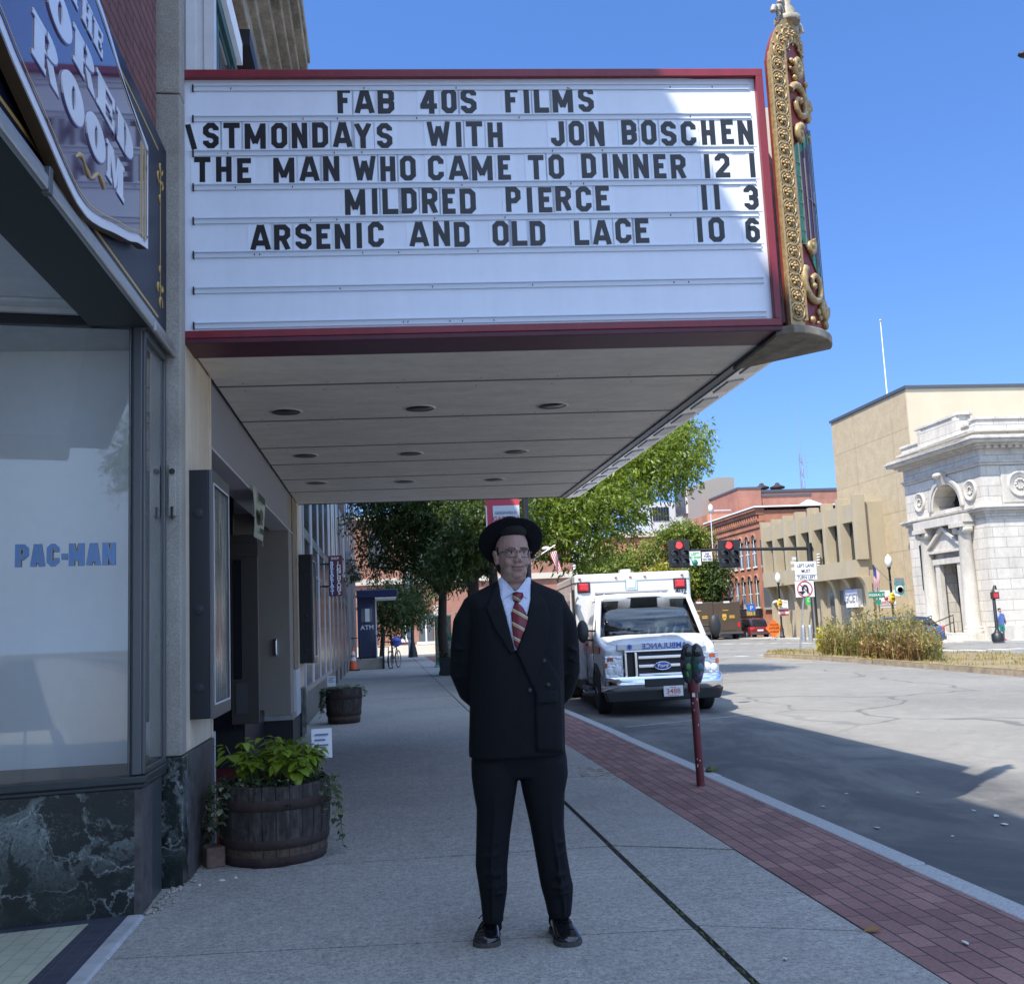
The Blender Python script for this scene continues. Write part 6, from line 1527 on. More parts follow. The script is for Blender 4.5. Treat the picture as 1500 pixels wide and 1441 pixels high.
# medallions
def roundel(cx, cy, cz, r, axis):
    mb = MB(); s = -1
    mb.lathe([(.001, s*.02), (r*.55, s*.05), (r*.6, s*.10), (r*.78, s*.06), (r*.85, s*.12), (r, s*.12), (r*1.02, 0)], (cx, cy, cz), 28, 0, axis)
    for k in range(10):
        a = k*PI/5; o = V(0, math.cos(a), math.sin(a)) if axis == 'X' else V(math.cos(a), 0, math.sin(a)); n = V(-.08, 0, 0) if axis == 'X' else V(0, -.08, 0)
        mb.ell(V(cx, cy, cz)+o*r*.36+n, (.10*r, .10*r, .10*r), 6, 4)
    mb.build('roundel', MATS['bank_trim'], bank)
roundel(BX, 58.0, 7.75, .58, 'X'); roundel(BX, 52.55, 7.75, .58, 'X'); roundel(BX+2.15, BY0_, 7.9, .72, 'Y')
mb = MB(); mb.box(BX+1.1, BX+3.2, BY0_-.05, BY0_, 6.9, 8.9); mb.build('roundel_panel', MATS['bank_trim'], bank, bevel=.02)
mb = MB(); mb.lathe([(1.7, 0), (1.7, -.12), (1.95, -.14), (1.95, 0)], (BX+5.6, BY0_, AZ), 30, 0, 'Y'); mb.build('front_arch', MATS['bank_trim'], bank); mb = MB(); mb.lathe([(.001, -.02), (1.66, -.02), (1.7, 0)], (BX+5.6, BY0_, AZ), 30, 0, 'Y'); mb.build('arch_window', MATS['glass_dark'], bank)
# columns and pedimented doorway
for cy in (AY-2.02, AY+2.02):
    mb = MB(); mb.lathe([(.55, 0), (.55, .18), (.47, .22), (.50, .34), (.42, .40), (.41, 2.2), (.35, 5.6), (.38, 5.66), (.35, 5.72)], (BX-.28, cy, gB+.35), 24); mb.box(BX-.85, BX, cy-.60, cy+.60, gB+6.2, gB+6.45)
    for s in (-1, 1): mb.lathe([(.001, -.30), (.20, -.30), (.24, -.2), (.24, .2), (.20, .30), (.001, .30)], (BX-.38, cy+s*.38, gB+6.08), 14, 0, 'X')
    mb.box(BX-.9, BX, cy-.65, cy+.65, gB-.3, gB+.35); mb.build('column', MATS['bank_trim'], bank, bevel=.01)
mb = MB(); mb.box(BX-.7, BX, AY-2.7, AY+2.7, gB+6.45, gB+6.90); mb.build('entablature', MATS['bank_trim'], bank, bevel=.02)
mb = MB()
for s in (-1, 1): mb.box(BX-.28, BX, AY+s*1.15-.22, AY+s*1.15+.22, gB+.3, gB+4.3)
mb.box(BX-.35, BX, AY-1.5, AY+1.5, gB+4.3, gB+4.62); mb.box(BX-.45, BX, AY-1.75, AY+1.75, gB+4.95, gB+5.10)
mb.prism([(-1.8, 5.10), (1.8, 5.10), (0, 6.25)], V(BX-.30, AY, gB), V(0, 1, 0), V(0, 0, 1), V(.3, 0, 0))
for s in (-1, 1): mb.prism([(s*1.9, 5.10), (s*1.9, 5.28), (0, 6.48), (0, 6.25)], V(BX-.5, AY, gB), V(0, 1, 0), V(0, 0, 1), V(.5, 0, 0))
mb.build('door_surround', MATS['bank_trim'], bank, bevel=.01)
mb = MB(); mb.box(BX+.9, BX+.96, AY-1.15, AY+1.15, gB+.2, gB+5.0); mb.build('door', MATS['glass_dark'], bank); dd = bank.children[-1]
mb = MB(); 
for k in (-1.1, -.05, 1.0): mb.box(BX+.84, BX+.9, AY+k, AY+k+.1, gB+.2, gB+4.2)
mb.box(BX+.84, BX+.9, AY-1.1, AY+1.1, gB+2.9, gB+3.02); mb.build('door_frame', MATS['alu_dark'], dd)
mb = MB(); mb.box(BX-.05, BX, AY-1.4, AY+1.4, gB+4.66, gB+4.92); mb.build('name_band', MATS['bank_trim'], bank); nb = bank.children[-1]
mb = MB(); mb.text('INSTITUTION', V(BX-.055, AY, gB+4.72), V(0, -1, 0), V(0, 0, 1), .24, 'CENTER', .01, .01); mb.build('carved_letters', MATS['header_grey'], nb)
mb = MB()
for k in range(4): mb.box(BX-.9-.36*(4-k), BX-.2, AY-2.2-.1*(4-k), AY+2.3, gB-.4, gB+.02+.13*k)
mb.build('steps', MATS['bank_trim'], bank, bevel=.01)
for yy in (AY-1.1, AY+1.2):
    mb = MB(); mb.tube([V(BX-2.3, yy, gB), V(BX-2.3, yy, gB+.95), V(BX-.9, yy, gB+1.4), V(BX-.9, yy, gB+.4)], .035, 6); mb.tube([V(BX-2.3, yy, gB+.55), V(BX-.9, yy, gB+1.0)], .025, 6); mb.build('handrail', MATS['dark_metal'], bank)
mb = MB(); mb.box(BX-.12, 75, BY0_-.12, BY0_, gB-.4, gB+.75); mb.box(BX-.12, BX, BY0_, AY-2.7, gB-.4, gB+.75); mb.build('plinth', MATS['bank_trim'], bank, bevel=.02)
mb = MB(); mb.box(BX-.08, BX, 57.9, 58.5, 2.5, 5.2); bz = mb.build('plaque', MATS['dark_metal'], bank, bevel=.02); mb = MB()
for k, ch in enumerate('SAVINGS'): mb.text(ch, V(BX-.09, 58.2, 4.80-.36*k), V(0, -1, 0), V(0, 0, 1), .34, 'CENTER', .01, .01)
mb.build('plaque_letters', MATS['alu'], bz)
mb = MB(); mb.lathe([(3.2, 11.3), (3.0, 12.6), (2.2, 13.4), (.01, 13.9)], (45.5, 60, 0), 24, caps=False); mb.build('skylight', MATS['alu'], bank)

# ---------------------------------------------------------------- tall tan building behind
@reg('tan_wall')
def _(t, b):
    uv = wall_uv(t); br = t.new('TexBrick'); t.link(uv, br.inputs['Vector']); br.inputs['Scale'].default_value = 1; br.inputs['Brick Width'].default_value = 5.4; br.inputs['Row Height'].default_value = 2.6; br.offset = 0
    br.inputs['Mortar Size'].default_value = .03; br.inputs['Color1'].default_value = (.44,.35,.225,1); br.inputs['Color2'].default_value = (.46,.37,.24,1); br.inputs['Mortar'].default_value = (.33,.265,.17,1)
    n = t.noise(t.pos(), 1.3, 7, .7); n2 = t.noise(t.pos(), 14, 3, .7); c = t.mix(1.0, br.outputs['Color'], t.ramp(n, [(.3, .86), (.7, 1.1)]), 'MULTIPLY'); c = t.mix(1.0, c, t.ramp(n2, [(.3, .82), (.7, 1.12)]), 'MULTIPLY')
    t.link(c, b.inputs['Base Color']); b.inputs['Roughness'].default_value = .9
streak_mat('cream_wall', (.62,.53,.38), .10, .85, (.5, .5, .3))
tall = empty('tan_office_block', (45, 68, gB-.4), 'tall windowless tan building with pebbled side and cream front', 'building')
mb = MB(); mb.box(33.8, 70, 61.25, 72.4, gB-.4, 15.5); mb.build('wall', MATS['tan_wall'], tall); mb = MB(); mb.box(33.81, 70, 61.12, 61.25, 10.5, 15.52); mb.build('front_panel', MATS['cream_wall'], tall); mb = MB(); mb.box(33.7, 70.1, 61.0, 72.5, 15.52, 15.72); mb.build('roof_edge', MATS['alu_dark'], tall)
fp = empty('roof_flagpole', (45.2, 85, 15), 'thin white pole on the roof of the tan building', 'flagpole'); mb = MB(); mb.cyl((45.2, 85, 14), (45.2, 85, 27.3), .09, .04, 8); mb.build('pole', MATS['white_paint'], fp); mb = MB(); mb.ell((45.2, 85, 27.35), (.12,)*3, 8, 6); mb.build('finial', MATS['gold_flat'], fp)

# ---------------------------------------------------------------- low building with concrete fins
streak_mat('fin_tan', (.40,.34,.235), .12, .85, (1, 1, .4))
fb = empty('finned_building', (38, 74, gB-.4), 'two storey tan building with projecting concrete fins', 'building')
mb = MB(); mb.box(XB+.05, 48, 65.6, 82.4, gB-.4, 8.75); mb.box(XB-.9, XB+.05, 65.5, 82.5, 3.7, 4.85); mb.build('wall', MATS['fin_tan'], fb)
nf = 8
for k in range(nf):
    y = 65.45+k*(82.5-65.45)/(nf-1); ht = 9.25 - .02*k
    mb = MB(); mb.box(XB-.75, XB+.06, y-.20, y+.20, 4.85, ht); 
    # curved bracket under the overhang
    pr = [(XB+.06, gB-.3), (XB-.25, gB-.3), (XB-.25, 2.2)] + [(XB-.25-.62*(1-math.cos(a)), 2.2+1.5*math.sin(a)) for a in [PI/2*q/7 for q in range(1, 8)]] + [(XB+.06, 3.7)]
    mb.prism(pr, V(0, y-.22, 0), V(1, 0, 0), V(0, 0, 1), V(0, .44, 0)); mb.build('fin', MATS['fin_tan'], fb, bevel=.02)
    if k < nf-1:
        y1 = 65.45+(k+1)*(82.5-65.45)/(nf-1); mb = MB(); mb.box(XB-.50, XB+.05, y+.20, y1-.20, 7.5, 8.70); mb.build('spandrel', MATS['fin_tan'], fb)
        mb = MB(); mb.box(XB+.0, XB+.045, y+1.0, y1-.22, 4.86, 7.49); mb.build('window', MATS['glass_dark'], fb)
mb = MB(); mb.box(XB-.02, XB+.04, 68.2, 71.8, gB, 2.9); mb.build('shop_window', MATS['glass_grey'], fb)
sg = empty('wall_sign', (XB-.45, 69.9, 1.7), 'white and lilac sign under the finned overhang', 'sign', None); M('lilac', (.42,.44,.60), .5); M('grey_text', (.22,.24,.27), .5); M('red_text', (.45,.05,.06), .5)
xs = XB-.40; c0, c1 = atx(1257, 889, xs), atx(1238, 867, xs); y0_, y1_ = c0.y, c1.y; z0_, z1_ = c0.z, c1.z+.15
mb = MB(); mb.box(xs, xs+.06, y0_, y1_, z0_, z1_); mb.box(xs+.06, XB+.04, y0_+.1, y0_+.2, z0_, z1_); mb.build('board', MATS['plate_white'], sg); mb = MB(); mb.box(xs-.015, xs, y0_, y1_, z1_-.42, z1_); mb.build('top_band', MATS['lilac'], sg); mb = MB(); mb.text('GCET', V(xs-.02, (y0_+y1_)/2, z0_+.35), V(0,-1,0), V(0,0,1), .85, 'CENTER', .01, .01); mb.build('letters', MATS['grey_text'], sg)

# ---------------------------------------------------------------- red brick block across the side street
rb = empty('red_brick_block', (45, 100, gB-.4), 'red brick commercial block with arched upper windows', 'building')
RX = 34.0
mb = MB(); mb.box(RX, 62, 89.2, 104, gB-.4, 10.9); mb.box(RX+.02, 45, 104, 126, gB-.4, 12.2); mb.build('wall', MATS['brick_red'], rb)
mb = MB()
for z0, z1, d in ((10.9, 11.15, .42), (10.55, 10.9, .25), (9.9, 10.05, .12), (9.35, 9.5, .10)): mb.box(RX-d, RX+.5, 89.2-d*.2, 104, z0, z1)
for k in range(24): mb.box(RX-.18, RX, 89.4+k*.61, 89.7+k*.61, 10.05, 10.5)
mb.build('cornice', MATS['brick_red'], rb)
mb = MB(); mb.box(RX-.5, 62, 88.9, 104.05, 11.15, 11.28); mb.build('coping', MATS['white_paint'], rb)
def arched_window(x, y, z0, z1, w, par):
    mb = MB(); mb.box(x-.05, x-.01, y-w/2, y+w/2, z0, z1); mb.lathe([(.001, -.05), (w/2, -.05), (w/2, -.01)], (x, y, z1), 16, 0, 'X'); wo = mb.build('window', MATS['glass_grey'], par)
    mb = MB(); mb.box(x-.10, x-.05, y-w/2-.08, y+w/2+.08, z0-.14, z0); mb.box(x-.08, x-.05, y-.04, y+.04, z0, z1); mb.box(x-.08, x-.05, y-w/2, y+w/2, (z0+z1)/2-.05, (z0+z1)/2+.05); mb.build('sash', MATS['white_paint'], wo)
    mb = MB(); mb.loft([[V(x, y+r*math.cos(a), z1+r*math.sin(a)) + V(-d, 0, 0) for r, d in ((w/2, .0), (w/2, .12), (w/2+.22, .12), (w/2+.22, 0))] for a in [PI*k/10 for k in range(11)]]); mb.build('arch', MATS['brick_rose'], wo)
for k in range(7):
    arched_window(RX, 90.9+k*1.75, 5.9, 8.3, .85, rb); arched_window(RX, 90.9+k*1.75, 2.2, 4.6, .85, rb)
for (z0, z1) in ((2.1, 4.5), (5.9, 8.2)):
    mb = MB(); p = at(1124, 830, 89.1).x; mb.box(p-.5, p+.5, 89.12, 89.2, z0, z1); wo = mb.build('window', MATS['glass_grey'], rb); mb = MB(); mb.box(p-.6, p+.6, 89.0, 89.12, z0-.2, z0); mb.build('sill', MATS['stone_concrete'], wo)
mb = MB(); mb.box(RX-.35, RX, 90, 103.5, 1.35, 2.0); mb.build('shop_fascia', MATS['black_paint'], rb); sf = rb.children[-1]; mb = MB(); mb.box(RX-.37, RX-.35, 91, 93.2, 1.45, 1.92); M('sign_yellow', (.55,.36,.06), .5); mb.build('shop_sign', MATS['sign_yellow'], sf); mb = MB(); mb.text('GLASS', V(RX-.36, 95.6, 1.48), V(0, -1, 0), V(0, 0, 1), .55, 'CENTER', .02, .015); mb.build('shop_letters', MATS['gold_flat'], sf)
mb = MB(); mb.box(RX-.06, RX, 90.5, 103, gB+.3, 1.2); mb.build('shop_window', MATS['glass_dark'], rb)
# taller brick row behind with parapets and vents
bk = empty('rear_brick_block', (50, 112, gB-.4), 'taller rear red brick block with stepped parapet and roof vents', 'building')
mb = MB(); mb.box(39.0, 41.6, 108, 118, gB, 15.3); mb.box(41.6, 47.5, 108.2, 118, gB, 14.4); mb.box(47.5, 49.2, 108, 118, gB, 13.9); mb.box(40.5, 60, 114, 122, gB, 15.6); mb.build('wall', MATS['brick_rose'], bk)
mb = MB(); mb.box(38.9, 41.7, 107.9, 118, 15.3, 15.5); mb.box(41.7, 47.5, 108.1, 118, 14.4, 14.62); mb.box(40.4, 60.1, 113.9, 122.1, 15.6, 15.9); mb.build('coping', MATS['alu_dark'], bk)
for px_ in (1116, 1139):
    p = at(px_, 718, 116); mb = MB(); mb.lathe([(.45, 0), (.5, .5), (.85, .55), (.9, .75), (.3, 1.0), (.25, 1.2), (.01, 1.3)], (p.x, 116, 15.7), 12); mb.build('roof_vent', MATS['rust_hoop'], bk)
mb = MB(); p = at(1194, 740, 104); mb.hexa([(p.x-1.3, 104, p.z-.1), (p.x+1.4, 104, p.z-.1), (p.x+1.4, 108, p.z-.1), (p.x-1.3, 108, p.z-.1)], [(p.x-.1, 105.5, p.z+.8), (p.x+.1, 105.5, p.z+.8), (p.x+.1, 106, p.z+.8), (p.x-.1, 106, p.z+.8)]); mb.build('white_roof_tent', MATS['white_paint'], bk)
mb = MB(); p = at(1170, 748, 103); mb.box(p.x-6, p.x+9, 103.5, 112, gB, p.z-.5); mb.build('lower_wing', MATS['brick_red'], bk)
# boxy modern upper storey left of it, and grey block
ub = empty('rooftop_storey', (36, 114, 12), 'tan sloped rooftop storey rising behind the brick block', 'building')
a, b_, c, d = at(1029, 745, 118), at(1029, 707, 118), at(1050, 699, 118), at(1075, 699, 118)
mb = MB(); mb.prism([(a.x, 0), (a.x, b_.z), (c.x, c.z), (d.x, d.z), (d.x, 0)], V(0, 118, 0), V(1,0,0), V(0,0,1), V(0, 8, 0)); mb.build('wall', MATS['tan_panel'], ub)
gbk = empty('grey_glazed_block', (32, 130, 0), 'grey glazed block with dark window strips behind the trees', 'building')
a, b_ = at(953, 760, 130), at(1000, 735, 130); mb = MB(); mb.box(a.x, b_.x, 130, 140, -1, b_.z); mb.build('wall', MATS['white_metal'], gbk); mb = MB()
for k in range(6): x = a.x+.3+(b_.x-a.x)*.5*k/6; mb.box(x, x+.3, 129.9, 130, b_.z-2.4, b_.z-.6)
mb.box(a.x+(b_.x-a.x)*.0, a.x+.15, 129.92, 130, b_.z-2.4, b_.z-.6); mb.build('windows', MATS['glass_dark'], gbk)
a, b_ = at(1003, 752, 124), at(1030, 712, 124); mb = MB(); mb.box(a.x, b_.x, 124, 128, a.z, b_.z); mb.build('dark_tower', MATS['alu_dark'], gbk); mb = MB()
for k in range(3): mb.box(a.x+.2+k*.7, a.x+.5+k*.7, 123.8, 124, a.z, b_.z-.2*k)
mb.build('dark_bars', MATS['white_metal'], gbk)
wb = empty('white_office_block', (26, 150, -1), 'distant white office block seen between hat and ambulance', 'building')
a, b_ = at(775, 860, 150), at(868, 785, 150); mb = MB(); mb.box(a.x, b_.x, 150, 165, -1, b_.z); mb.build('wall', MATS['white_paint'], wb); mb = MB()
for i in range(7):
    for j in range(4): x = a.x+.8+i*(b_.x-a.x-1)/7; z = b_.z-1.6-j*2.1; mb.box(x, x+.75, 149.93, 150, z-.9, z)
mb.build('windows', MATS['glass_grey'], wb)
# radio mast
rm = empty('radio_mast', (64.5, 150, 0), 'thin lattice radio mast above the brick roofs', 'radio mast')
b0 = at(1178, 728, 150); t0 = at(1165, 590, 150); mb = MB()
H_ = t0.z - 0
for k in range(3):
    a = k*2*PI/3; o = V(math.cos(a), math.sin(a), 0)
    mb.tube([V(64.6, 150, 0)+o*.9, V(64.6, 150, 26)+o*.25], .06, 5)
for k in range(13):
    z = 2*k; r = .9-.65*z/26; r2 = .9-.65*(z+2)/26
    for q in range(3): a, a2 = q*2*PI/3, (q+1)*2*PI/3; mb.tube([V(64.6+r*math.cos(a), 150+r*math.sin(a), z), V(64.6+r2*math.cos(a2), 150+r2*math.sin(a2), z+2)], .035, 4)
mb.build('lattice', MATS['alu'], rm); mb = MB(); mb.cyl((64.6, 150, 26), (64.6, 150, t0.z), .05, .03, 6); mb.build('whip', MATS['alu'], rm); mb = MB(); mb.cyl((64.6, 150, 24.5), (66.2, 150, 24.8), .04, n=6); mb.cyl((65.4, 150, 22), (65.4, 150, 26), .04, n=6); mb.build('side_aerial', MATS['alu'], rm)

# ---------------------------------------------------------------- street furniture
def lamp_post(base, top_z, label, name='street_lamp'):
    base = Vector(base); h = top_z-base.z; r = empty(name, base, label, 'street lamp')
    mb = MB(); mb.lathe([(.20, 0), (.20, .15), (.15, .2), (.14, .7), (.10, .8), (.075, 1.0), (.065, h-1.0), (.10, h-.95), (.12, h-.85), (.07, h-.8)], base, 14); mb.build('pole', MATS['black_paint'], r)
    mb = MB(); mb.lathe([(.12, h-.8), (.20, h-.68), (.24, h-.45), (.18, h-.2), (.08, h-.1), (.02, h)], base, 16); M('globe', (.70,.70,.68), .2); mb.build('globe', MATS['globe'], r); return r
lA = lamp_post((at(1146, 930, 78).x, 78, gz(31)), at(1138, 838, 78).z, 'black lamp post at the corner of the finned building')
lB = lamp_post((32.0, 62, gz(32.0)), 4.95, 'black lamp post with flag in front of the tan building')
M('flag_red', (.42,.03,.05), .7); M('flag_white', (.70,.70,.70), .7); M('flag_blue', (.035,.045,.16), .7)
def us_flag(name, o, along, drop, w, h, label, staff):
    """hanging flag: o top corner at the staff tip, along = staff direction, drop = hang direction"""
    r = empty(name, o, label, 'flag'); mb = MB(); nx, nz = 14, 13; vs = []
    for i in range(nx+1):
        for j in range(nz+1):
            u, v = i/nx, j/nz; vs.append(o + along*(v*h) + drop*(u*w) + V(.04*math.sin(u*6+v*2), .05*math.sin(u*7+v*3), 0))
    fs = [(i*(nz+1)+j, i*(nz+1)+j+1, (i+1)*(nz+1)+j+1, (i+1)*(nz+1)+j) for i in range(nx) for j in range(nz)]
    mb.add(vs, fs); mb.mi = [2 if (i < nx*.4 and j < 7) else (0 if j % 2 == 0 else 1) for i in range(nx) for j in range(nz)]
    mb.build('cloth', [MATS['flag_red'], MATS['flag_white'], MATS['flag_blue']], r, solid=.004)
    mb = MB(); mb.tube(staff, .02, 6); mb.build('staff', MATS['alu'], r); return r
t_ = at(1278, 826, 61.8); us_flag('hanging_flag', t_, (at(1288, 840, 61.8)-t_).normalized(), (at(1281, 866, 61.8)-at(1279, 828, 61.8)).normalized(), 1.65, .72, 'American flag hanging from the lamp post by the tan building', [V(32.0, 61.9, 3.1), t_])
M('banner_teal', (.12,.42,.42), .6); M('banner_white', (.70,.70,.72), .6); M('banner_red', (.50,.06,.09), .6); M('yellow_paint', (.65,.42,.03), .5)
def flat_sign(name, x0, y0, x1, y1, Y, bands, label, cat, texts=(), post=None, group=None, mat='banner_white', circ=None):
    """upright board between two picture points at distance Y; bands=(f0,f1,mat) across the height"""
    a, b = at(x0, y1, Y), at(x1, y0, Y); r = empty(name, V((a.x+b.x)/2, Y, a.z), label, cat, group)
    mb = MB(); mb.box(a.x, b.x, Y, Y+.04, a.z, b.z); mb.build('board', MATS[mat], r, bevel=.008)
    Hh = b.z-a.z; w = b.x-a.x
    for (f0, f1, m2) in bands: mb = MB(); mb.box(a.x+.01, b.x-.01, Y-.012, Y, a.z+Hh*f0, a.z+Hh*f1); mb.build('band', MATS[m2], r)
    for (s, fx, fz, size, m2) in texts: mb = MB(); mb.text(s, V(a.x+w*fx, Y-.016, a.z+Hh*fz), V(1,0,0), V(0,0,1), size, 'CENTER', .004, .012); mb.build('lettering', MATS[m2], r)
    if circ:
        for (fx, fz, rr, m2) in circ: mb = MB(); mb.lathe([(.001, -.02), (rr, -.02), (rr, -.012)], V(a.x+w*fx, Y, a.z+Hh*fz), 20, 0, 'Y'); mb.build('disc', MATS[m2], r)
    if post:
        mb = MB(); mb.tube(post, .04, 8); mb.build('post', MATS['alu_dark'], r)
    return r
flat_sign('lamp_banner', 1312, 846, 1324, 872, 62, ((.78, 1.0, 'grey_text'),), 'teal event banner on the lamp post by the tan building', 'banner', (('POWER', .5, .60, .22, 'grey_text'),), mat='banner_teal', circ=((.5, .32, .26, 'banner_white'), (.5, .32, .19, 'banner_teal')))
flat_sign('lamp_banner', 1141, 879, 1154, 902, 77.9, ((.28, .42, 'banner_red'), (0, .12, 'banner_red')), 'white and red banner on the lamp post by the finned building', 'banner')
def bee(px_, py_, Y, label):
    p = at(px_, py_, Y); r = empty('bee_ornament', p, label, 'ornament', 'winged yellow bees on the lamp posts'); mb = MB(); mb.ell(p, (.22, .12, .30), 12, 8); mb.ell(p+V(0, -.05, .25), (.14, .1, .12), 10, 6); mb.build('body', MATS['yellow_paint'], r); mb = MB(); mb.box(p.x-.1, p.x+.1, p.y-.14, p.y-.11, p.z-.06, p.z+.02); mb.build('stripe', MATS['black_paint'], r)
    for s in (-1, 1): mb = MB(); mb.ell(p+V(s*.36, 0, .16), (.24, .03, .10), 10, 6, 0, (0, s*.35, 0)); mb.build('wing', MATS['banner_white'], r)
bee(1142, 884, 77.6, 'yellow winged bee on the lamp post by the finned building'); bee(1307, 876, 61.7, 'yellow winged bee on the lamp post by the tan building')
M('sign_green', (.02,.22,.14), .5); M('sign_orange', (.75,.16,.02), .5); M('sign_bluep', (.03,.15,.50), .5)
sp_ = flat_sign('street_sign', 1273, 866, 1296, 876, 60, (), 'green FEDERAL street name sign with small plate below', 'street sign', (('FEDERAL ST', .5, .30, .20, 'plate_white'),), [V(at(1287, 870, 60).x, 60.06, gz(30.3)), V(at(1287, 870, 60).x, 60.06, 2.8)], mat='sign_green')
a, b_ = at(1282, 885, 60), at(1290, 878, 60); mb = MB(); mb.box(a.x, b_.x, 59.95, 60, a.z, b_.z); mb.build('plate', MATS['sign_green'], sp_)
flat_sign('construction_banner', 1289, 864, 1311, 890, 63.5, ((.08, .16, 'header_grey'),), 'white map board behind the street name sign', 'sign board', (('GARDEN', .42, .22, .26, 'banner_red'),), circ=((.42, .55, .14, 'banner_red'),))
# left-turn sign and no U-turn sign on the leaning post of the island
pbse = V(20.15, 48.7, gz(20.15)-.1); ptop = at(1181, 822, 48.7)
ls = empty('traffic_sign', pbse, 'LEFT LANE MUST TURN LEFT and no U turn signs on a leaning post', 'traffic sign')
mb = MB(); mb.tube([pbse, at(1180, 826, 48.75)], .045, 8); mb.build('post', MATS['alu'], ls)
a, b_ = at(1165, 850, 48.7), at(1194.5, 822, 48.7); mb = MB(); mb.box(a.x, b_.x, 48.64, 48.67, a.z, b_.z); p1_ = mb.build('lane_plate', MATS['plate_white'], ls, bevel=.01)
mb = MB(); 
for s, f_ in (('LEFT LANE', .70), ('MUST', .40), ('TURN LEFT', .06)): mb.text(s, V((a.x+b_.x)/2, 48.635, a.z+(b_.z-a.z)*f_), V(1,0,0), V(0,0,1), .235, 'CENTER', .004, .006, 0, .80)
mb.box(a.x, b_.x, 48.632, 48.639, a.z+(b_.z-a.z)*.27, a.z+(b_.z-a.z)*.285); mb.build('lettering', MATS['text_black'], p1_)
a, b_ = at(1165.5, 875, 48.7), at(1191, 850.5, 48.7); cx, cz = (a.x+b_.x)/2, (a.z+b_.z)/2; mb = MB(); mb.box(a.x, b_.x, 48.64, 48.67, a.z, b_.z); p2_ = mb.build('no_turn_plate', MATS['plate_white'], ls, bevel=.01)
mb = MB(); R0 = (b_.x-a.x)*.42; mb.loft([[V(cx+r*math.cos(q), y, cz+r*math.sin(q)) for r, y in ((R0, 48.635), (R0*.84, 48.635), (R0*.84, 48.639), (R0, 48.639))] for q in [2*PI*k/32 for k in range(33)]], 0, False); mb.prism([(-R0*.66, R0*.56), (-R0*.56, R0*.66), (R0*.66, -R0*.56), (R0*.56, -R0*.66)], V(cx, 48.630, cz), V(1,0,0), V(0,0,1), V(0, .004, 0)); mb.build('red_ring', MATS['red_text'], p2_)
mb = MB(); mb.tube([V(cx+R0*.32, 48.636, cz-R0*.45), V(cx+R0*.32, 48.636, cz+.05), V(cx+R0*.2, 48.636, cz+R0*.38), V(cx, 48.636, cz+R0*.46), V(cx-R0*.2, 48.636, cz+R0*.38), V(cx-R0*.3, 48.636, cz+.05), V(cx-R0*.3, 48.636, cz-R0*.15)], .05, 6); mb.prism([(-.24, -.06), (.14, -.06), (-.05, -.25)], V(cx-R0*.26, 48.628, cz-.04), V(1,0,0), V(0,0,1), V(0, .006, 0)); mb.build('u_turn_arrow', MATS['text_black'], p2_)
# signal mast with arm
MX = 31.36; sm_ = empty('signal_mast', (MX, 72.6, gz(MX)), 'dark signal mast with long arm reaching over the road', 'signal mast')
mb = MB(); mb.lathe([(.30, 0), (.30, .25), (.22, .3), (.20, 6.9), (.2, 7.0)], (MX, 72.6, gz(MX)), 14); mb.build('pole', MATS['dark_metal'], sm_)
e0, e1 = at(1190, 803, 72.6), at(985, 806, 72.6); mb = MB(); mb.tube([e0, e0.lerp(e1, .5), e1], [.14, .11, .07], 10); mb.build('arm', MATS['dark_metal'], sm_)
mb = MB()
for k in range(6): p = at(1199, 812+k*4, 72.4); mb.ell(p, (.16, .12, .07), 8, 5)
mb.build('insulators', MATS['white_metal'], sm_)
mb = MB(); p = at(1163, 815, 72.5); 
for q in ((1163, 818), (1161, 824), (1162, 833)): mb = MB(); mb.obox(at(*q, 72.4), (.25, .2, .22)); mb.build('camera', MATS['white_metal'], sm_)
mb = MB(); a = at(1041, 745, 72.6); mb.tube([at(1044, 803, 72.6), at(1042, 770, 72.6), a], .035, 6); mb.ell(a, (.2, .2, .35), 10, 6); mb.obox(a+V(.8, 0, -.15), (1.4, .12, .08)); mb.build('antenna', MATS['white_metal'], sm_)
M('signal_black', (.022,.023,.026), .5); m_, t_n, b_n = newmat('signal_red'); b_n.inputs['Base Color'].default_value = (.7,.02,.02,1); b_n.inputs['Emission Color'].default_value = (1,.03,.03,1); b_n.inputs['Emission Strength'].default_value = 2.2; MATS['signal_red'] = m_
def doghouse(px_, py_, label):
    p = at(px_, py_, 72.35); r = empty('traffic_signal', p, label, 'traffic light', 'red lit traffic lights on the mast arm')
    mb = MB(); mb.box(p.x-.80, p.x+.80, p.y, p.y+.05, p.z-1.02, p.z+1.02); mb.build('backplate', MATS['signal_black'], r, bevel=.02)
    for (dx, dz, lit) in ((0, .62, 1), (-.38, -.02, 0), (.38, -.02, 0), (-.38, -.62, 0), (.38, -.62, 0)):
        c = p+V(dx, -.05, dz); mb = MB(); mb.obox(c+V(0, .02, 0), (.60, .10, .60)); sh = mb.build('lamp_housing', MATS['signal_black'], r)
        mb = MB(); mb.loft([[c+V(q*math.cos(a), -dy, q*math.sin(a)) for q, dy in ((.26, 0), (.26, .30), (.29, .30), (.29, 0))] for a in [PI*k/10-.25 for k in range(13)]][0:12]); mb.build('visor', MATS['signal_black'], sh)
        mb = MB(); mb.lathe([(.001, -.07), (.16, -.06), (.245, -.035)], c, 18, 0, 'Y'); mb.build('lens', MATS['signal_red'] if lit else MATS['glass_dark'], sh)
doghouse(995, 811, 'red traffic light at the outer tip of the mast arm'); doghouse(1068, 811, 'red traffic light on the middle of the mast arm')
M('sign_lime', (.05,.50,.08), .5)
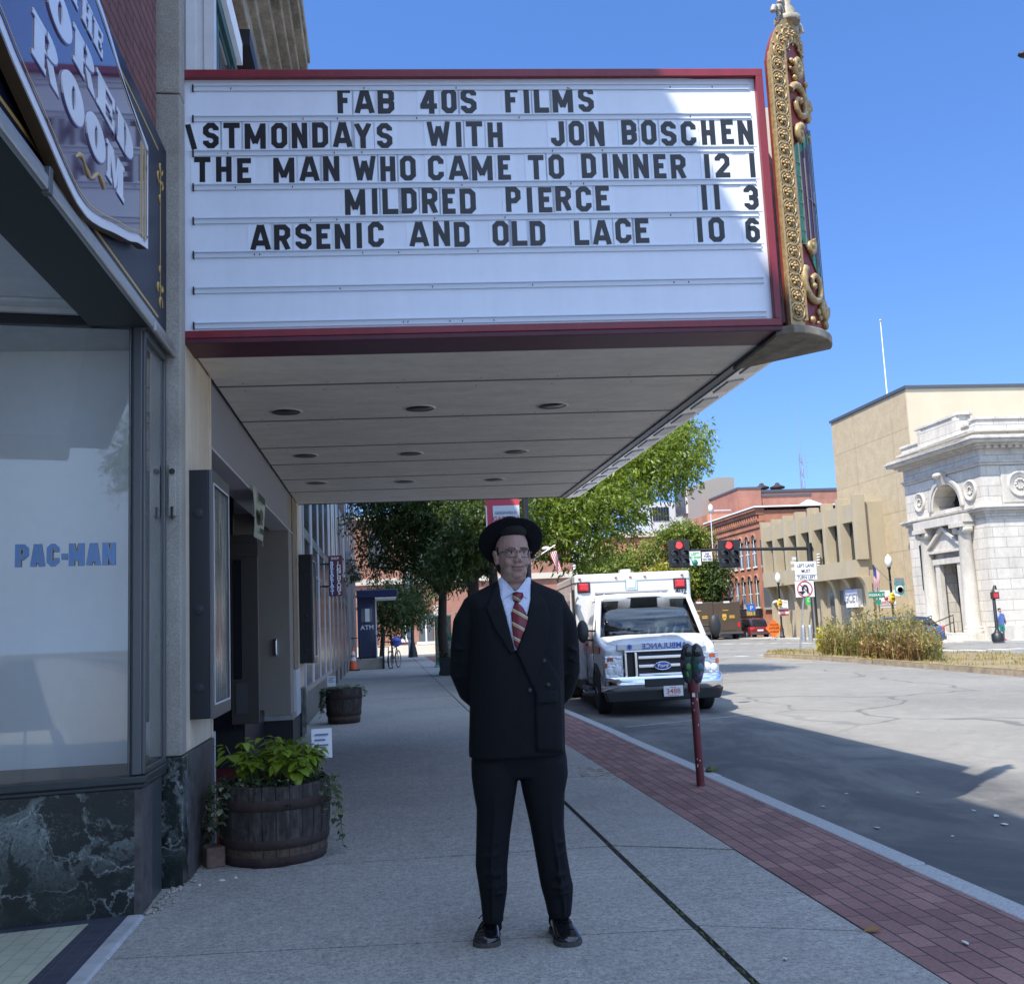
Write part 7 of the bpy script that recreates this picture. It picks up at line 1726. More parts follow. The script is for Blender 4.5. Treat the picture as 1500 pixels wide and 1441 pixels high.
flat_sign('arm_sign', 1010.5, 807, 1026, 828, 72.3, (), 'white sign with green disc hung beside the outer traffic light', 'sign', (('LEFT', .5, .72, .30, 'sign_lime'), ('ON GREEN', .5, .50, .20, 'sign_lime')), circ=((.45, .2, .22, 'sign_green'),))
flat_sign('arm_sign', 1029, 808, 1043, 822, 72.3, (), 'small white NO TURN ON RED sign on the mast arm', 'sign', (('NO', .5, .70, .20, 'text_black'), ('TURN', .5, .42, .20, 'text_black'), ('ON RED', .5, .12, .18, 'text_black')))
flat_sign('parking_sign', 1095, 884, 1106, 896, 86.5, (), 'blue P parking sign on a pole behind the red car', 'sign', (('P', .5, .22, .5, 'plate_white'),), [V(31.8, 86.56, gz(31.8)), V(31.8, 86.56, 2.0)], mat='sign_bluep')
flat_sign('green_sign', 1181, 873, 1190, 886, 73, (), 'small green recycling sign on the signal mast', 'sign', (('D', .5, .35, .4, 'plate_white'),), mat='sign_lime')
# diamond work-zone sign
od = empty('work_sign', at(1134, 936, 79), 'orange diamond POLICE OFFICER AHEAD work sign on a low stand', 'road sign'); c = at(1134, 920, 79); R0 = 13.2*.0538
mb = MB(); mb.prism([(-R0, 0), (0, -R0), (R0, 0), (0, R0)], c, V(1,0,0), V(0,0,1), V(0, .04, 0)); mb.build('board', MATS['sign_orange'], od); mb = MB()
for s, z in (('POLICE', .20), ('OFFICER', -.06), ('AHEAD', -.34)): mb.text(s, c+V(0, -.006, z), V(1,0,0), V(0,0,1), .22, 'CENTER', .004, .008)
mb.build('lettering', MATS['text_black'], od); mb = MB(); g = gz(c.x, -.1); mb.tube([V(c.x, 79.05, c.z-R0), V(c.x, 79.05, g+.05)], .05, 8); mb.tube([V(c.x-.5, 78.8, g+.03), V(c.x, 79.05, g+.25), V(c.x+.5, 79.3, g+.03)], .03, 6); mb.build('stand', MATS['sign_orange'], od)
for px_, lab in ((1178, 'grey bollard left of the signal mast base'), (1188, 'grey bollard just before the signal mast')): p = hit(px_, 939, 0); mb = MB(); mb.lathe([(.14, 0), (.14, .9), (.10, 1.0), (.01, 1.04)], p, 12); tag(mb.build('bollard', MATS['alu']), lab, 'bollard', 'bollards beside the signal mast')
# pedestrian signal and pedestrian by the bank
ps_x = 35.95; ps = empty('pedestrian_signal', (ps_x, 57.4-8.0, gz(ps_x)), 'black pedestrian signal post before the bank corner', 'pedestrian signal')
yb = 49.6; q = at(1462, 937, yb); top_ = at(1456, 862, yb); mb = MB(); g = gz(q.x); mb.lathe([(.30, 0), (.30, .35), (.15, .45), (.085, .6), (.08, top_.z-g-.1), (.01, top_.z-g)], (q.x, yb, g), 12); mb.build('pole', MATS['black_paint'], ps); p = at(1457, 872, yb); mb = MB(); mb.obox(p, (.36, .22, .36)); hd = mb.build('signal_head', MATS['rust_hoop'], ps, bevel=.02)
mb = MB(); mb.obox(p+V(0, -.12, 0), (.24, .02, .24)); mb.build('lens', MATS['lens_red'], hd); mb = MB(); mb.cyl(at(1457, 863, yb), at(1457, 857, yb), .12, .06, 10); mb.build('cap', MATS['black_paint'], ps)
M('shirt_blue', (.22,.32,.62), .8); M('short_green', (.10,.40,.30), .8); M('pink_bag', (.55,.22,.30), .8)
py_ = 53.0-2.6; pb_ = at(1469, 939, py_); g = gz(pb_.x); sc_h = 1.62
pd = MB(); o = V(pb_.x, py_, g)
pd.loft([ring(o.x, o.y, g+z, rx, ry, 14, 2) for z, rx, ry in ((.86, .15, .11), (1.0, .14, .10), (1.18, .17, .11), (1.32, .18, .10), (1.38, .08, .07), (1.46, .06, .06))])
pd.ell((o.x, o.y, g+1.56), (.075, .09, .105), 12, 8); pd.ell((o.x, o.y-.09, g+1.55), (.016, .02, .02), 6, 4)
for s in (-1, 1):
    pd.tube([(o.x+s*.08, o.y, g+.88), (o.x+s*.09, o.y-.02, g+.48), (o.x+s*.10, o.y+.02, g+.06), (o.x+s*.11, o.y-.10, g+.04)], [.085, .055, .04, .04], 10)
    pd.tube([(o.x+s*.17, o.y, g+1.30), (o.x+s*.23, o.y+.01, g+1.06), (o.x+s*.20, o.y-.10, g+.88)], [.05, .042, .034], 8)
    for k in range(4): pd.tube([(o.x+s*(.20-.012*k), o.y-.11, g+.87), (o.x+s*(.19-.012*k), o.y-.13, g+.80)], [.010, .007], 5)
    pd.tube([(o.x+s*.185, o.y-.10, g+.88), (o.x+s*.165, o.y-.125, g+.84)], [.010, .008], 5)
pdo = pd.build('person', MATS['skin'], None, remesh=.012, smooth_it=3); bake(pdo); tag(pdo, 'pedestrian in blue shirt and green shorts by the bank corner', 'pedestrian')
mb = MB(); mb.loft([ring(o.x, o.y, g+z, rx, ry, 14, 2) for z, rx, ry in ((.82, .175, .135), (1.0, .165, .125), (1.2, .195, .135), (1.33, .20, .12), (1.40, .10, .09))]); 
for s in (-1, 1): mb.tube([(o.x+s*.17, o.y, g+1.31), (o.x+s*.225, o.y+.01, g+1.10)], [.065, .06], 10)
mb.build('shirt', MATS['shirt_blue'], pdo); mb = MB(); mb.loft([ring(o.x, o.y, g+z, rx, .13, 14, 2) for z, rx in ((.70, .19), (.86, .175), (.90, .165))]); 
for s in (-1, 1): mb.tube([(o.x+s*.085, o.y, g+.78), (o.x+s*.095, o.y-.02, g+.46)], [.10, .085], 10)
mb.build('shorts', MATS['short_green'], pdo); mb = MB(); mb.ell((o.x, o.y+.02, g+1.61), (.085, .095, .075), 12, 8); mb.build('hair', MATS['hair_dark'], pdo); mb = MB()
for s in (-1, 1): mb.ell((o.x+s*.11, o.y-.05, g+.05), (.05, .13, .05), 10, 6)
mb.build('shoes', MATS['banner_red'], pdo); mb = MB(); mb.tube([(o.x+.12, o.y-.1, g+1.36), (o.x+.22, o.y+.05, g+1.1), (o.x+.26, o.y+.06, g+.9)], [.03, .07, .1], 8); mb.build('shoulder_bag', MATS['pink_bag'], pdo)

# ---------------------------------------------------------------- cars and delivery trucks
M('truck_brown', (.075,.055,.040), .4, coat=.2, noise=(1, .08)); M('logo_gold', (.62,.38,.05), .45); M('shield_brown', (.14,.07,.03), .5)
def delivery_truck(px_, wpx, label):
    Y = 84.0; a = at(px_, 936, Y); g = gz(a.x, -.1); r = empty('delivery_truck', (a.x, Y, g), label, 'delivery truck', 'brown delivery trucks waiting at the crossing'); w = 2.35
    def L(name, mb, mat, par=None, **k): return mb.build(name, MATS[mat], par or r, **k)
    x0, x1 = a.x-w/2, a.x+w/2; mb = MB(); mb.box(x0, x1, Y, Y+5.6, g+.55, g+3.15); L('cargo_body', mb, 'truck_brown', bevel=.06); mb = MB(); mb.hexa([(x0+.05, Y+5.6, g+.6), (x1-.05, Y+5.6, g+.6), (x1-.1, Y+7.2, g+.6), (x0+.1, Y+7.2, g+.6)], [(x0+.05, Y+5.6, g+2.8), (x1-.05, Y+5.6, g+2.8), (x1-.15, Y+6.3, g+2.5), (x0+.15, Y+6.3, g+2.5)]); L('cab', mb, 'truck_brown', bevel=.05)
    mb = MB(); mb.box(x0+.55, x1-.55, Y-.03, Y, g+.75, g+2.75); dr = L('roller_door', mb, 'truck_brown', bevel=.01); mb = MB(); mb.prism([(-.17, .28), (.17, .28), (.19, .02), (.13, -.16), (0, -.26), (-.13, -.16), (-.19, .02)], V(a.x-.28, Y-.045, g+1.85), V(1,0,0), V(0,0,1), V(0, .015, 0)); sh = mb.build('shield_logo', MATS['logo_gold'], dr); mb = MB(); mb.text('ups', V(a.x-.28, Y-.05, g+1.80), V(1,0,0), V(0,0,1), .20, 'CENTER', .004, .008); mb.build('logo_text', MATS['shield_brown'], sh)
    mb = MB(); 
    for k in range(2): mb.box(a.x+.15, a.x+.62, Y-.036, Y-.03, g+1.78+.14*k, g+1.86+.14*k)
    mb.box(a.x-.4, a.x+.1, Y-.036, Y-.03, g+2.42, g+2.47); mb.build('door_text', MATS['logo_gold'], dr)
    mb = MB(); mb.box(x0-.05, x1+.05, Y-.25, Y, g+.45, g+.62); L('rear_bumper', mb, 'alu_dark', bevel=.02)
    for s in (-1, 1):
        mb = MB(); mb.box(a.x+s*.95-.1, a.x+s*.95+.1, Y-.03, Y, g+1.0, g+1.4); L('tail_light', mb, 'lens_red'); 
        for yy in (1.0, 6.0): mb = MB(); mb.lathe([(.2, -.14), (.40, -.13), (.40, .13), (.2, .14)], (a.x+s*.9, Y+yy, g+.40), 18, 0, 'X'); L('wheel', mb, 'rubber')
    mb = MB(); mb.box(a.x-.25, a.x+.25, Y-.02, Y+.2, g+3.05, g+3.2); L('roof_lamp', mb, 'plate_white')
    return r
delivery_truck(1028, 40, 'brown delivery truck half hidden behind the ambulance mirror'); delivery_truck(1068, 44, 'brown delivery truck with gold shield beside the red car')
def sedan(base, rz, paint, label, kind='suv', name='parked_car'):
    r = empty(name, base, label, 'car', None, rz); hgt = 1.7 if kind == 'suv' else 1.45; Lh = 2.3; w = .92
    def L(nm, mb, mat, par=None, **k): return mb.build(nm, MATS[mat], par or r, local=True, **k)
    def sec(y, hw, z0, z1): return [V(-hw*.93, y, z0), V(-hw, y, (z0*.6+z1*.4)), V(-hw*.97, y, z1-.06), V(-hw*.85, y, z1), V(hw*.85, y, z1), V(hw*.97, y, z1-.06), V(hw, y, (z0*.6+z1*.4)), V(hw*.93, y, z0)]
    mb = MB(); mb.loft([sec(-Lh, w*.86, .45, .80), sec(-Lh+.12, w*.97, .32, .98), sec(-1.3, w, .28, 1.02), sec(0, w, .28, 1.0), sec(1.2, w, .28, .96), sec(1.9, w*.95, .32, .84), sec(Lh, w*.82, .42, .68)]); L('body', mb, paint, bevel=.02, angle=35)
    mb = MB(); mb.loft([sec(-Lh+.22, w*.80, .96, 1.02), sec(-Lh+.55, w*.80, .96, hgt-.10), sec(-1.0, w*.80, .96, hgt), sec(.1, w*.78, .96, hgt-.02), sec(.55, w*.76, .96, hgt-.12), sec(1.35, w*.84, .94, 1.0)]); L('cabin_glass', mb, 'glass_dark', bevel=.02, angle=35)
    mb = MB(); mb.loft([[V(-w*.70, y, z), V(w*.70, y, z), V(w*.66, y, z+.03), V(-w*.66, y, z+.03)] for y, z in ((-Lh+.62, hgt-.09), (-1.0, hgt-.005), (.1, hgt-.02), (.5, hgt-.11))]); L('roof', mb, paint, bevel=.01)
    for s in (-1, 1):
        for y, z in ((-1.45, 0), (1.4, 0)):
            mb = MB(); mb.lathe([(.2, -.11), (.33, -.11), (.34, 0), (.33, .11), (.2, .11)], (s*.80, y, .34), 20, 0, 'X'); wo = L('wheel', mb, 'rubber'); mb = MB(); mb.lathe([(.001, s*.10), (.07, s*.115), (.19, s*.09), (.215, s*.115)], (s*.80, y, .34), 16, 0, 'X'); mb.build('rim', MATS['chrome'], wo, local=True)
        mb = MB(); mb.obox((s*.70, -Lh+.06, .86), (.36, .14, .20), (0, 0, s*.25)); L('tail_light', mb, 'lens_red', bevel=.02); mb = MB(); mb.obox((s*.66, Lh-.14, .66), (.34, .16, .14)); L('headlight', mb, 'lens_clear', bevel=.02); mb = MB(); mb.ell((s*1.02, .75, 1.05), (.10, .08, .08), 8, 6); L('mirror', mb, paint)
    mb = MB(); mb.box(-.26, .26, -Lh-.02, -Lh+.03, .62, .76); L('license_plate', mb, 'plate_white'); mb = MB(); mb.box(-.80, .80, -Lh-.05, -Lh+.1, .36, .52); L('rear_bumper', mb, 'alu_dark', bevel=.03); return r
M('car_red', (.16,.02,.03), .2, coat=.6); M('car_blue', (.045,.085,.22), .2, coat=.6); M('car_silver', (.45,.46,.47), .25, .5); M('car_black', (.012,.012,.014), .2, coat=.5)
p = at(1113, 935, 84.5); sedan((p.x, 86.5, gz(p.x, -.1)), 0, 'car_red', 'dark red car beside the brown delivery truck')
sedan((23.0, 45.2, gz(23.0, -.1)), rad(78), 'car_blue', 'blue car behind the overgrown traffic island', 'sedan')
# ---------------------------------------------------------------- left street beyond the theatre
M('shop_dark', (.035,.04,.045), .22, spec=.35); M('stone_dim', (.17,.165,.16), .8, noise=(2, .15))
st = empty('diner_building', (-5, 20, 0), 'dark green tiled storefront row past the far poster case', 'shop')
mb = MB(); mb.box(-14, -1.62, 16.0, 25.9, 3.6, 11.6); mb.box(-14, -3.0, 16.0, 25.9, -.2, 3.6); mb.build('wall', MATS['brick_brown'], st)
mb = MB(); mb.box(-3.0, -1.30, 16.02, 16.10, 0, 3.6)
for y in (17.6, 19.4, 19.62, 21.6, 23.6, 25.7): mb.box(-1.40, -1.325, y-.07, y+.07, .55, 5.6)
mb.build('mullion', MATS['white_metal'], st)
mb = MB(); mb.box(-1.42, -1.328, 16.1, 25.8, 3.12, 3.28); mb.box(-1.42, -1.332, 16.1, 25.8, 2.55, 2.62); mb.box(-1.42, -1.30, 16.1, 25.8, .52, .60); mb.build('transom_bar', MATS['alu'], st)
for (a, b) in ((16.12, 17.54), (17.66, 19.34), (19.7, 21.54), (21.66, 23.54), (23.66, 25.64)):
    mb = MB(); mb.box(-1.37, -1.345, a, b, .6, 2.55); mb.box(-1.37, -1.345, a, b, 2.62, 3.12); mb.box(-1.37, -1.345, a, b, 3.28, 5.6); mb.build('window', MATS['shop_dark'], st)
mb = MB(); mb.box(-1.7, -1.33, 16.1, 25.8, 5.6, 6.0); mb.build('signband', MATS['sign_brown'], st)
mb = MB(); mb.box(-1.45, -1.30, 16.05, 25.8, -.02, .52); mb.build('bulkhead', MATS['marble'], st)
bs = empty('projecting_sign', (-1.05, 23, 2.25), 'maroon vertical BREAKFAST LUNCHEONS sign over the storefronts', 'sign'); M('sign_maroon', (.12,.022,.035), .4); M('sign_navy', (.03,.03,.12), .4)
a, b_ = at(482, 873, 23), at(500.5, 813, 23); mb = MB(); mb.box(a.x, b_.x, 23, 23.16, a.z, b_.z); mb.build('board', MATS['sign_maroon'], bs, bevel=.01); mb = MB(); w = b_.x-a.x; mb.box(a.x+.01, a.x+w*.46, 22.99, 23, a.z+.02, b_.z-.14); mb.build('blue_panel', MATS['sign_navy'], bs)
mb = MB(); h = b_.z-a.z-.16
for k, ch in enumerate('BREAKFAST'): mb.text(ch, V(a.x+w*.25, 22.985, b_.z-.14-h*(k+1)/9.1), V(1,0,0), V(0,0,1), .125, 'CENTER', .004, .022)
for k, ch in enumerate('LUNCHEONS'): mb.text(ch, V(a.x+w*.76, 22.985, b_.z-.14-h*(k+1)/9.1), V(1,0,0), V(0,0,1), .125, 'CENTER', .004, .022)
mb.text('SHOP', V(a.x+w*.5, 22.985, b_.z-.09), V(1,0,0), V(0,0,1), .07, 'CENTER', .004, .01); mb.build('lettering', MATS['text_white'], bs); 
for zz in (b_.z-.2, a.z+.2): mb = MB(); mb.box(-1.35, a.x, 23.06, 23.1, zz, zz+.04); mb.build('bracket', MATS['dark_metal'], bs)
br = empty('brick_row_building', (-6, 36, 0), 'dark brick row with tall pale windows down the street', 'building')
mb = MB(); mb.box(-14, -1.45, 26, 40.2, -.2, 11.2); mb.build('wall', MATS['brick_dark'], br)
for k in range(5):
    y = 27.4+k*2.6
    for z0, z1 in ((3.5, 5.6), (6.9, 9.0)): mb = MB(); mb.box(-1.46, -1.43, y-.5, y+.5, z0, z1); wo = mb.build('window', MATS['glass_grey'], br); mb = MB(); mb.box(-1.45, -1.41, y-.58, y-.5, z0, z1); mb.box(-1.45, -1.41, y+.5, y+.58, z0, z1); mb.box(-1.45, -1.40, y-.6, y+.6, z0-.1, z0); mb.build('frame', MATS['white_paint'], wo)
for k in range(5):
    y = 26.6+k*2.8; mb = MB(); mb.box(-1.46, -1.42, y, y+2.2, .4, 2.5); so = mb.build('shop_window', MATS['shop_dark'], br); mb = MB(); mb.box(-1.45, -1.41, y-.1, y, 0, 2.7); mb.box(-1.45, -1.41, y+2.2, y+2.3, 0, 2.7); mb.build('pilaster_strip', MATS['alu'], so)
mb = MB(); p = at(522, 846, 38); mb.tube([V(-1.45, 38, p.z+.15), V(-1.2, 38, p.z+.25), V(-1.0, 38, p.z+.12)], .025, 6); mb.lathe([(.03, .12), (.08, .05), (.2, -.08)], (-1.0, 38, p.z), 14, caps=False); tag(mb.build('wall_lamp', MATS['black_paint']), 'black gooseneck lamp on the dark brick row', 'wall lamp')
gb_ = empty('grey_corner_building', (-6, 49, 0), 'grey stone corner building behind the blue cash kiosk', 'building'); mb = MB(); mb.box(-14, -1.55, 40.3, 57, -.2, 9.6); mb.build('wall', MATS['stone_dim'], gb_); mb = MB()
mb.box(-1.7, -1.25, 40.3, 57, 4.2, 4.6); mb.box(-1.7, -1.2, 40.3, 57, 9.3, 9.8); mb.build('ledge', MATS['header_grey'], gb_)
for k in range(5): mb = MB(); y = 42+k*3; mb.box(-1.56, -1.53, y-.6, y+.6, 5.4, 7.6); mb.build('window', MATS['glass_grey'], gb_)
# cash kiosk
M('kiosk_blue', (.018,.026,.085), .35, coat=.3); kk = empty('cash_kiosk', (-.7, 42.3, 0), 'dark blue ATM kiosk with a flat canopy on a plinth', 'kiosk')
a, b_ = at(525, 966, 42), at(549, 874, 42); mb = MB(); mb.box(a.x, b_.x, 42, 44, .45, 2.95); mb.build('cabin', MATS['kiosk_blue'], kk, bevel=.02)
c, d = at(522, 876, 41.7), at(582, 862, 41.7); mb = MB(); mb.box(c.x, d.x, 41.7, 44.6, c.z, d.z); cn = mb.build('canopy', MATS['kiosk_blue'], kk, bevel=.03); mb = MB(); mb.box(b_.x, d.x-.05, 41.72, 44.5, c.z-.05, c.z); mb.build('canopy_light_strip', MATS['white_paint'], cn)
e, f_ = at(529, 911, 42), at(545, 891, 42); mb = MB(); mb.box(e.x, f_.x, 41.97, 42, e.z, f_.z); mb.build('window', MATS['glass_grey'], kk); mb = MB(); mb.box((e.x+f_.x)/2-.06, (e.x+f_.x)/2+.12, 41.95, 41.97, e.z, f_.z); mb.build('blind', MATS['white_paint'], kk)
mb = MB(); p = at(538, 922, 42); mb.text('ATM', V(p.x, 41.985, p.z), V(1,0,0), V(0,0,1), .26, 'CENTER', .006, .015); mb.build('lettering', MATS['text_white'], kk)
mb = MB(); mb.box(-1.5, b_.x+.30, 41.6, 44.6, 0, .42); mb.build('plinth', MATS['stone_concrete'], kk, bevel=.02); mb = MB()
for x in (b_.x+.30, b_.x+.62): mb.tube([V(x, 41.5, 0), V(x, 41.5, 1.35)], .03, 6)
mb.tube([V(b_.x, 41.5, 1.32), V(b_.x+.62, 41.5, 1.32)], .03, 6); mb.build('railing', MATS['black_paint'], kk); mb = MB(); mb.tube([V(-1.35, 41.4, 1.25), V(-1.0, 41.4, 1.25), V(-1.0, 41.4, .4)], .03, 6); mb.build('railing', MATS['black_paint'], kk); mb = MB(); mb.box(b_.x, b_.x+.04, 41.98, 44, .45, 2.9); mb.build('corner_trim', MATS['white_metal'], kk)
# traffic cone
M('cone_orange', (.80,.12,.03), .5); M('cone_white', (.75,.75,.75), .5); tc0 = V(-1.27, 41.0, 0); r = empty('traffic_cone', tc0, 'orange traffic cone with two white bands beside the kiosk', 'traffic cone')
mb = MB(); mb.lathe([(.17, .05), (.145, .20)], tc0, 20); mb.lathe([(.17, .04), (.03, .92), (.01, .93)], tc0, 20); mb.build('cone', MATS['cone_orange'], r); mb = MB()
for z0, z1 in ((.38, .52), (.60, .74)): q = lambda z: .172-.14*(z-.04)/.88; mb.lathe([(q(z0)+.004, z0), (q(z1)+.004, z1)], tc0, 20, caps=False)
mb.build('white_band', MATS['cone_white'], r); mb = MB(); mb.box(tc0.x-.25, tc0.x+.25, 40.75, 41.25, 0, .045); mb.build('base', MATS['rubber'], r, bevel=.02)
# bicycle at its rack
M('bike_frame', (.03,.03,.035), .3); bk0 = V(.33, 41.6, 0); r = empty('bicycle', bk0, 'dark bicycle locked to the rack beside the kiosk', 'bicycle', None, rad(72))
def Bk(n, mb, m): return mb.build(n, MATS[m], r, local=True)
for x in (-.52, .52):
    mb = MB(); mb.tube([V(x+.335*math.cos(a), 0, .345+.335*math.sin(a)) for a in [2*PI*k/32 for k in range(33)]], .02, 8, 0, False); wo = Bk('wheel', mb, 'rubber'); mb = MB()
    for k in range(12): a = 2*PI*k/12; mb.tube([V(x, 0, .345), V(x+.32*math.cos(a), 0, .345+.32*math.sin(a))], .003, 4)
    mb.tube([V(x+.31*math.cos(a), 0, .345+.31*math.sin(a)) for a in [2*PI*k/32 for k in range(33)]], .009, 6, 0, False); mb.build('spokes', MATS['alu'], wo, local=True)
mb = MB(); P_ = dict(r=V(-.52,0,.345), b=V(-.06,0,.30), s=V(-.20,0,.80), h=V(.34,0,.82), f=V(.52,0,.345))
for a, b_ in (('r','b'), ('r','s'), ('b','s'), ('b','h'), ('s','h'), ('h','f')): mb.tube([P_[a], P_[b_]], .018, 8)
Bk('frame', mb, 'bike_frame'); mb = MB(); mb.tube([V(.34,0,.82), V(.32,0,.98)], .015, 6); mb.tube([V(.40,-.28,1.0), V(.32,-.1,.98), V(.32,.1,.98), V(.40,.28,1.0)], .014, 6); Bk('handlebar', mb, 'bike_frame'); mb = MB(); mb.tube([V(-.20,0,.8), V(-.23,0,.92)], .014, 6); mb.ell((-.24, 0, .95), (.14, .07, .035), 10, 6); Bk('saddle', mb, 'rubber'); mb = MB(); mb.lathe([(.001, -.02), (.09, -.02), (.09, .02), (.001, .02)], (-.06, 0, .30), 16, 0, 'Y'); mb.tube([V(-.06, .05, .30), V(.02, .08, .16)], .01, 6); mb.tube([V(-.06, -.05, .30), V(-.14, -.08, .44)], .01, 6); Bk('crank', mb, 'alu')
mb = MB(); mb.tube([V(-.10, 41.4, 0), V(-.10, 41.4, 1.25)], .03, 8); mb.tube([V(-.10, 41.4, 1.05), V(.55, 41.4, 1.05)], .022, 8); mb.tube([V(-.30, 41.4, .86), V(.1, 41.4, .86), V(.1, 41.4, .12)], .022, 8); tag(mb.build('bike_rack', MATS['black_paint']), 'black tube bike rack next to the kiosk steps', 'bike rack')
M('helmet_blue', (.12,.15,.55), .4); mb = MB(); mb.ell((.42, 41.7, 1.03), (.22, .2, .2), 14, 9); mb.box(.2, .64, 41.5, 41.9, .90, .95); tag(mb.build('basket_bag', MATS['helmet_blue']), 'blue bag hung on the bicycle handlebar', 'bag')
# corner signal pole
sx = 1.47; sp2 = empty('corner_signal_post', (sx, 57, 0), 'black signal post at the end of the sidewalk with a white pole behind', 'signal post'); mb = MB(); mb.lathe([(.27, 0), (.25, .2), (.16, .6), (.10, .85), (.085, 3.6), (.07, 4.4), (.01, 4.5)], (sx, 57, 0), 14); mb.build('pole', MATS['black_paint'], sp2); mb = MB(); mb.cyl((sx-.12, 57.6, 0), (sx-.12, 57.6, 7.5), .11, n=10); mb.build('white_pole', MATS['white_metal'], sp2)
mb = MB(); mb.box(sx-.55, sx-.25, 56.9, 57.2, 2.45, 3.6); hd = mb.build('signal_head', MATS['alu_dark'], sp2, bevel=.02); mb = MB()
for z in (2.65, 3.02, 3.40): mb.obox((sx-.62, 56.9, z), (.2, .36, .08)); mb.ell((sx-.56, 56.95, z-.02), (.12, .12, .13), 10, 6)
mb.build('visors', MATS['alu'], hd); mb = MB(); mb.box(sx-.2, sx+.5, 56.85, 57.1, 2.9, 3.55); mb.build('signal_head', MATS['signal_black'], sp2, bevel=.02)
# planter box and utility cabinet near the trees
M('planter_dark', (.020,.026,.030), .6); pq = empty('planter_box', (2.0, 33, 0), 'dark square planter box with flowers on the sidewalk', 'planter'); a = at(643, 966, 33); x0 = a.x; mb = MB(); mb.hexa([(x0+.06, 32.7, 0), (x0+.74, 32.7, 0), (x0+.74, 33.4, 0), (x0+.06, 33.4, 0)], [(x0, 32.6, .55), (x0+.8, 32.6, .55), (x0+.8, 33.5, .55), (x0, 33.5, .55)]); mb.build('box', MATS['planter_dark'], pq, bevel=.01)
mb = MB(); random.seed(77)
for k in range(260): p = V(x0+random.uniform(.02, .78), random.uniform(32.6, 33.5), .5+random.uniform(0, .24)); aa = random.uniform(0, 6.3); leaf(mb, p, V(math.cos(aa), math.sin(aa), random.uniform(-.3, .8)), V(0,0,1), .09, .05, 0, .1, False)
mb.build('foliage', MATS['ivy_leaf'], pq)
@reg('mural')
def _(t, b):
    n = t.noise(t.pos(), 2.6, 3, .5, 1.5); c = t.ramp(n, [(.35, (.02,.06,.04)), (.45, (.06,.16,.08)), (.52, (.16,.20,.14)), (.58, (.25,.07,.06)), (.66, (.30,.28,.26)), (.75, (.03,.05,.12))]); t.link(c, b.inputs['Base Color']); b.inputs['Roughness'].default_value = .5
uc = empty('utility_cabinet', (2.2, 40, 0), 'tall utility cabinet painted with a green mural', 'utility cabinet'); a, b_ = at(639, 960, 40), at(653, 903, 40); mb = MB(); mb.box(a.x, a.x+.62, 40, 40.6, 0, b_.z); mb.build('cabinet', MATS['mural'], uc, bevel=.02); mb = MB(); mb.box(a.x-.02, a.x+.64, 39.98, 40.62, b_.z, b_.z+.06); mb.box(a.x-.03, a.x+.65, 39.97, 40.63, 0, .1); mb.build('cap', MATS['banner_teal'], uc)
# black lamp post with cinema banner behind the man
lpb = empty('banner_post', (2.68, 19, 0), 'black post behind the man carrying the cinema banner', 'lamp post'); mb = MB(); mb.lathe([(.16, 0), (.16, .1), (.11, .2), (.10, .7), (.062, .85), (.058, 5.6)], (2.68, 19, 0), 14); mb.build('pole', MATS['black_paint'], lpb)
a, b_ = at(713, 800, 19.02), at(760, 728, 19.02); bn = empty('cinema_banner', (a.x, 19, a.z), 'red and white GREENFIELD GARDEN CINEMAS banner on the black post', 'banner'); mb = MB(); mb.box(a.x, b_.x, 19, 19.02, a.z, b_.z); mb.build('cloth', MATS['banner_red'], bn); mb = MB(); q = at(721.5, 741, 19); mb.box(q.x, b_.x-.005, 18.99, 19, a.z, q.z); mb.build('pale_panel', M('banner_pale', (.58,.64,.70), .6), bn); mb = MB(); mb.box(a.x+.003, a.x+.028, 18.99, 19, a.z, q.z); mb.build('edge_stripe', MATS['banner_white'], bn)
mb = MB(); c = at(741, 752, 19); mb.text('GREENFIELD', V(c.x, 18.98, c.z-.01), V(1,0,0), V(0,0,1), .075, 'CENTER', .003, .0, 0); c2 = at(741, 760, 19); mb.text('CINEMAS', V(c2.x, 18.98, c2.z-.16), V(1,0,0), V(0,0,1), .075, 'CENTER', .003, .0, 0); mb.build('small_lettering', MATS['grey_text'], bn); mb = MB(); mb.text('GARDEN', V(c2.x, 18.98, c2.z-.035), V(1,0,0), V(0,0,1), .122, 'CENTER', .003, .012); mb.build('large_lettering', MATS['red_text'], bn); mb = MB(); mb.tube([V(2.68, 19.01, b_.z), V(a.x, 19.01, b_.z)], .015, 6); mb.build('rod', MATS['black_paint'], lpb)
r = empty('post_flag', at(814, 808, 18.9), 'small American flag hung from the black post beside the hat', 'flag'); mb = MB(); c4 = [at(805, 809, 18.9), at(815.5, 806, 18.9), at(822, 834, 18.9), at(817, 841, 18.9)]; vs = []; nf_ = 9
for i in range(13):
    for j in range(nf_+1): u, v = i/12, j/nf_; p = c4[0].lerp(c4[1], v).lerp(c4[3].lerp(c4[2], v), u); vs.append(p+V(0, .03*math.sin(u*7+v*5), 0))
mb.add(vs, [(i*(nf_+1)+j, i*(nf_+1)+j+1, (i+1)*(nf_+1)+j+1, (i+1)*(nf_+1)+j) for i in range(12) for j in range(nf_)]); mb.mi = [j % 2 for i in range(12) for j in range(nf_)]
mb.build('cloth', [MATS['flag_red'], MATS['flag_white']], r, solid=.004); mb = MB(); mb.tube([V(2.68, 18.95, 2.60), c4[0].lerp(c4[1], .5)+V(.05, 0, .12)], .014, 6); mb.build('staff', MATS['alu'], r)
mb = MB(); c = at(800, 803.5, 19.1); mb.ell(c, (.085, .07, .045), 16, 9); tag(mb.build('globe_lamp', MATS['globe']), 'small pale globe beside the flag on the black post', 'lamp')
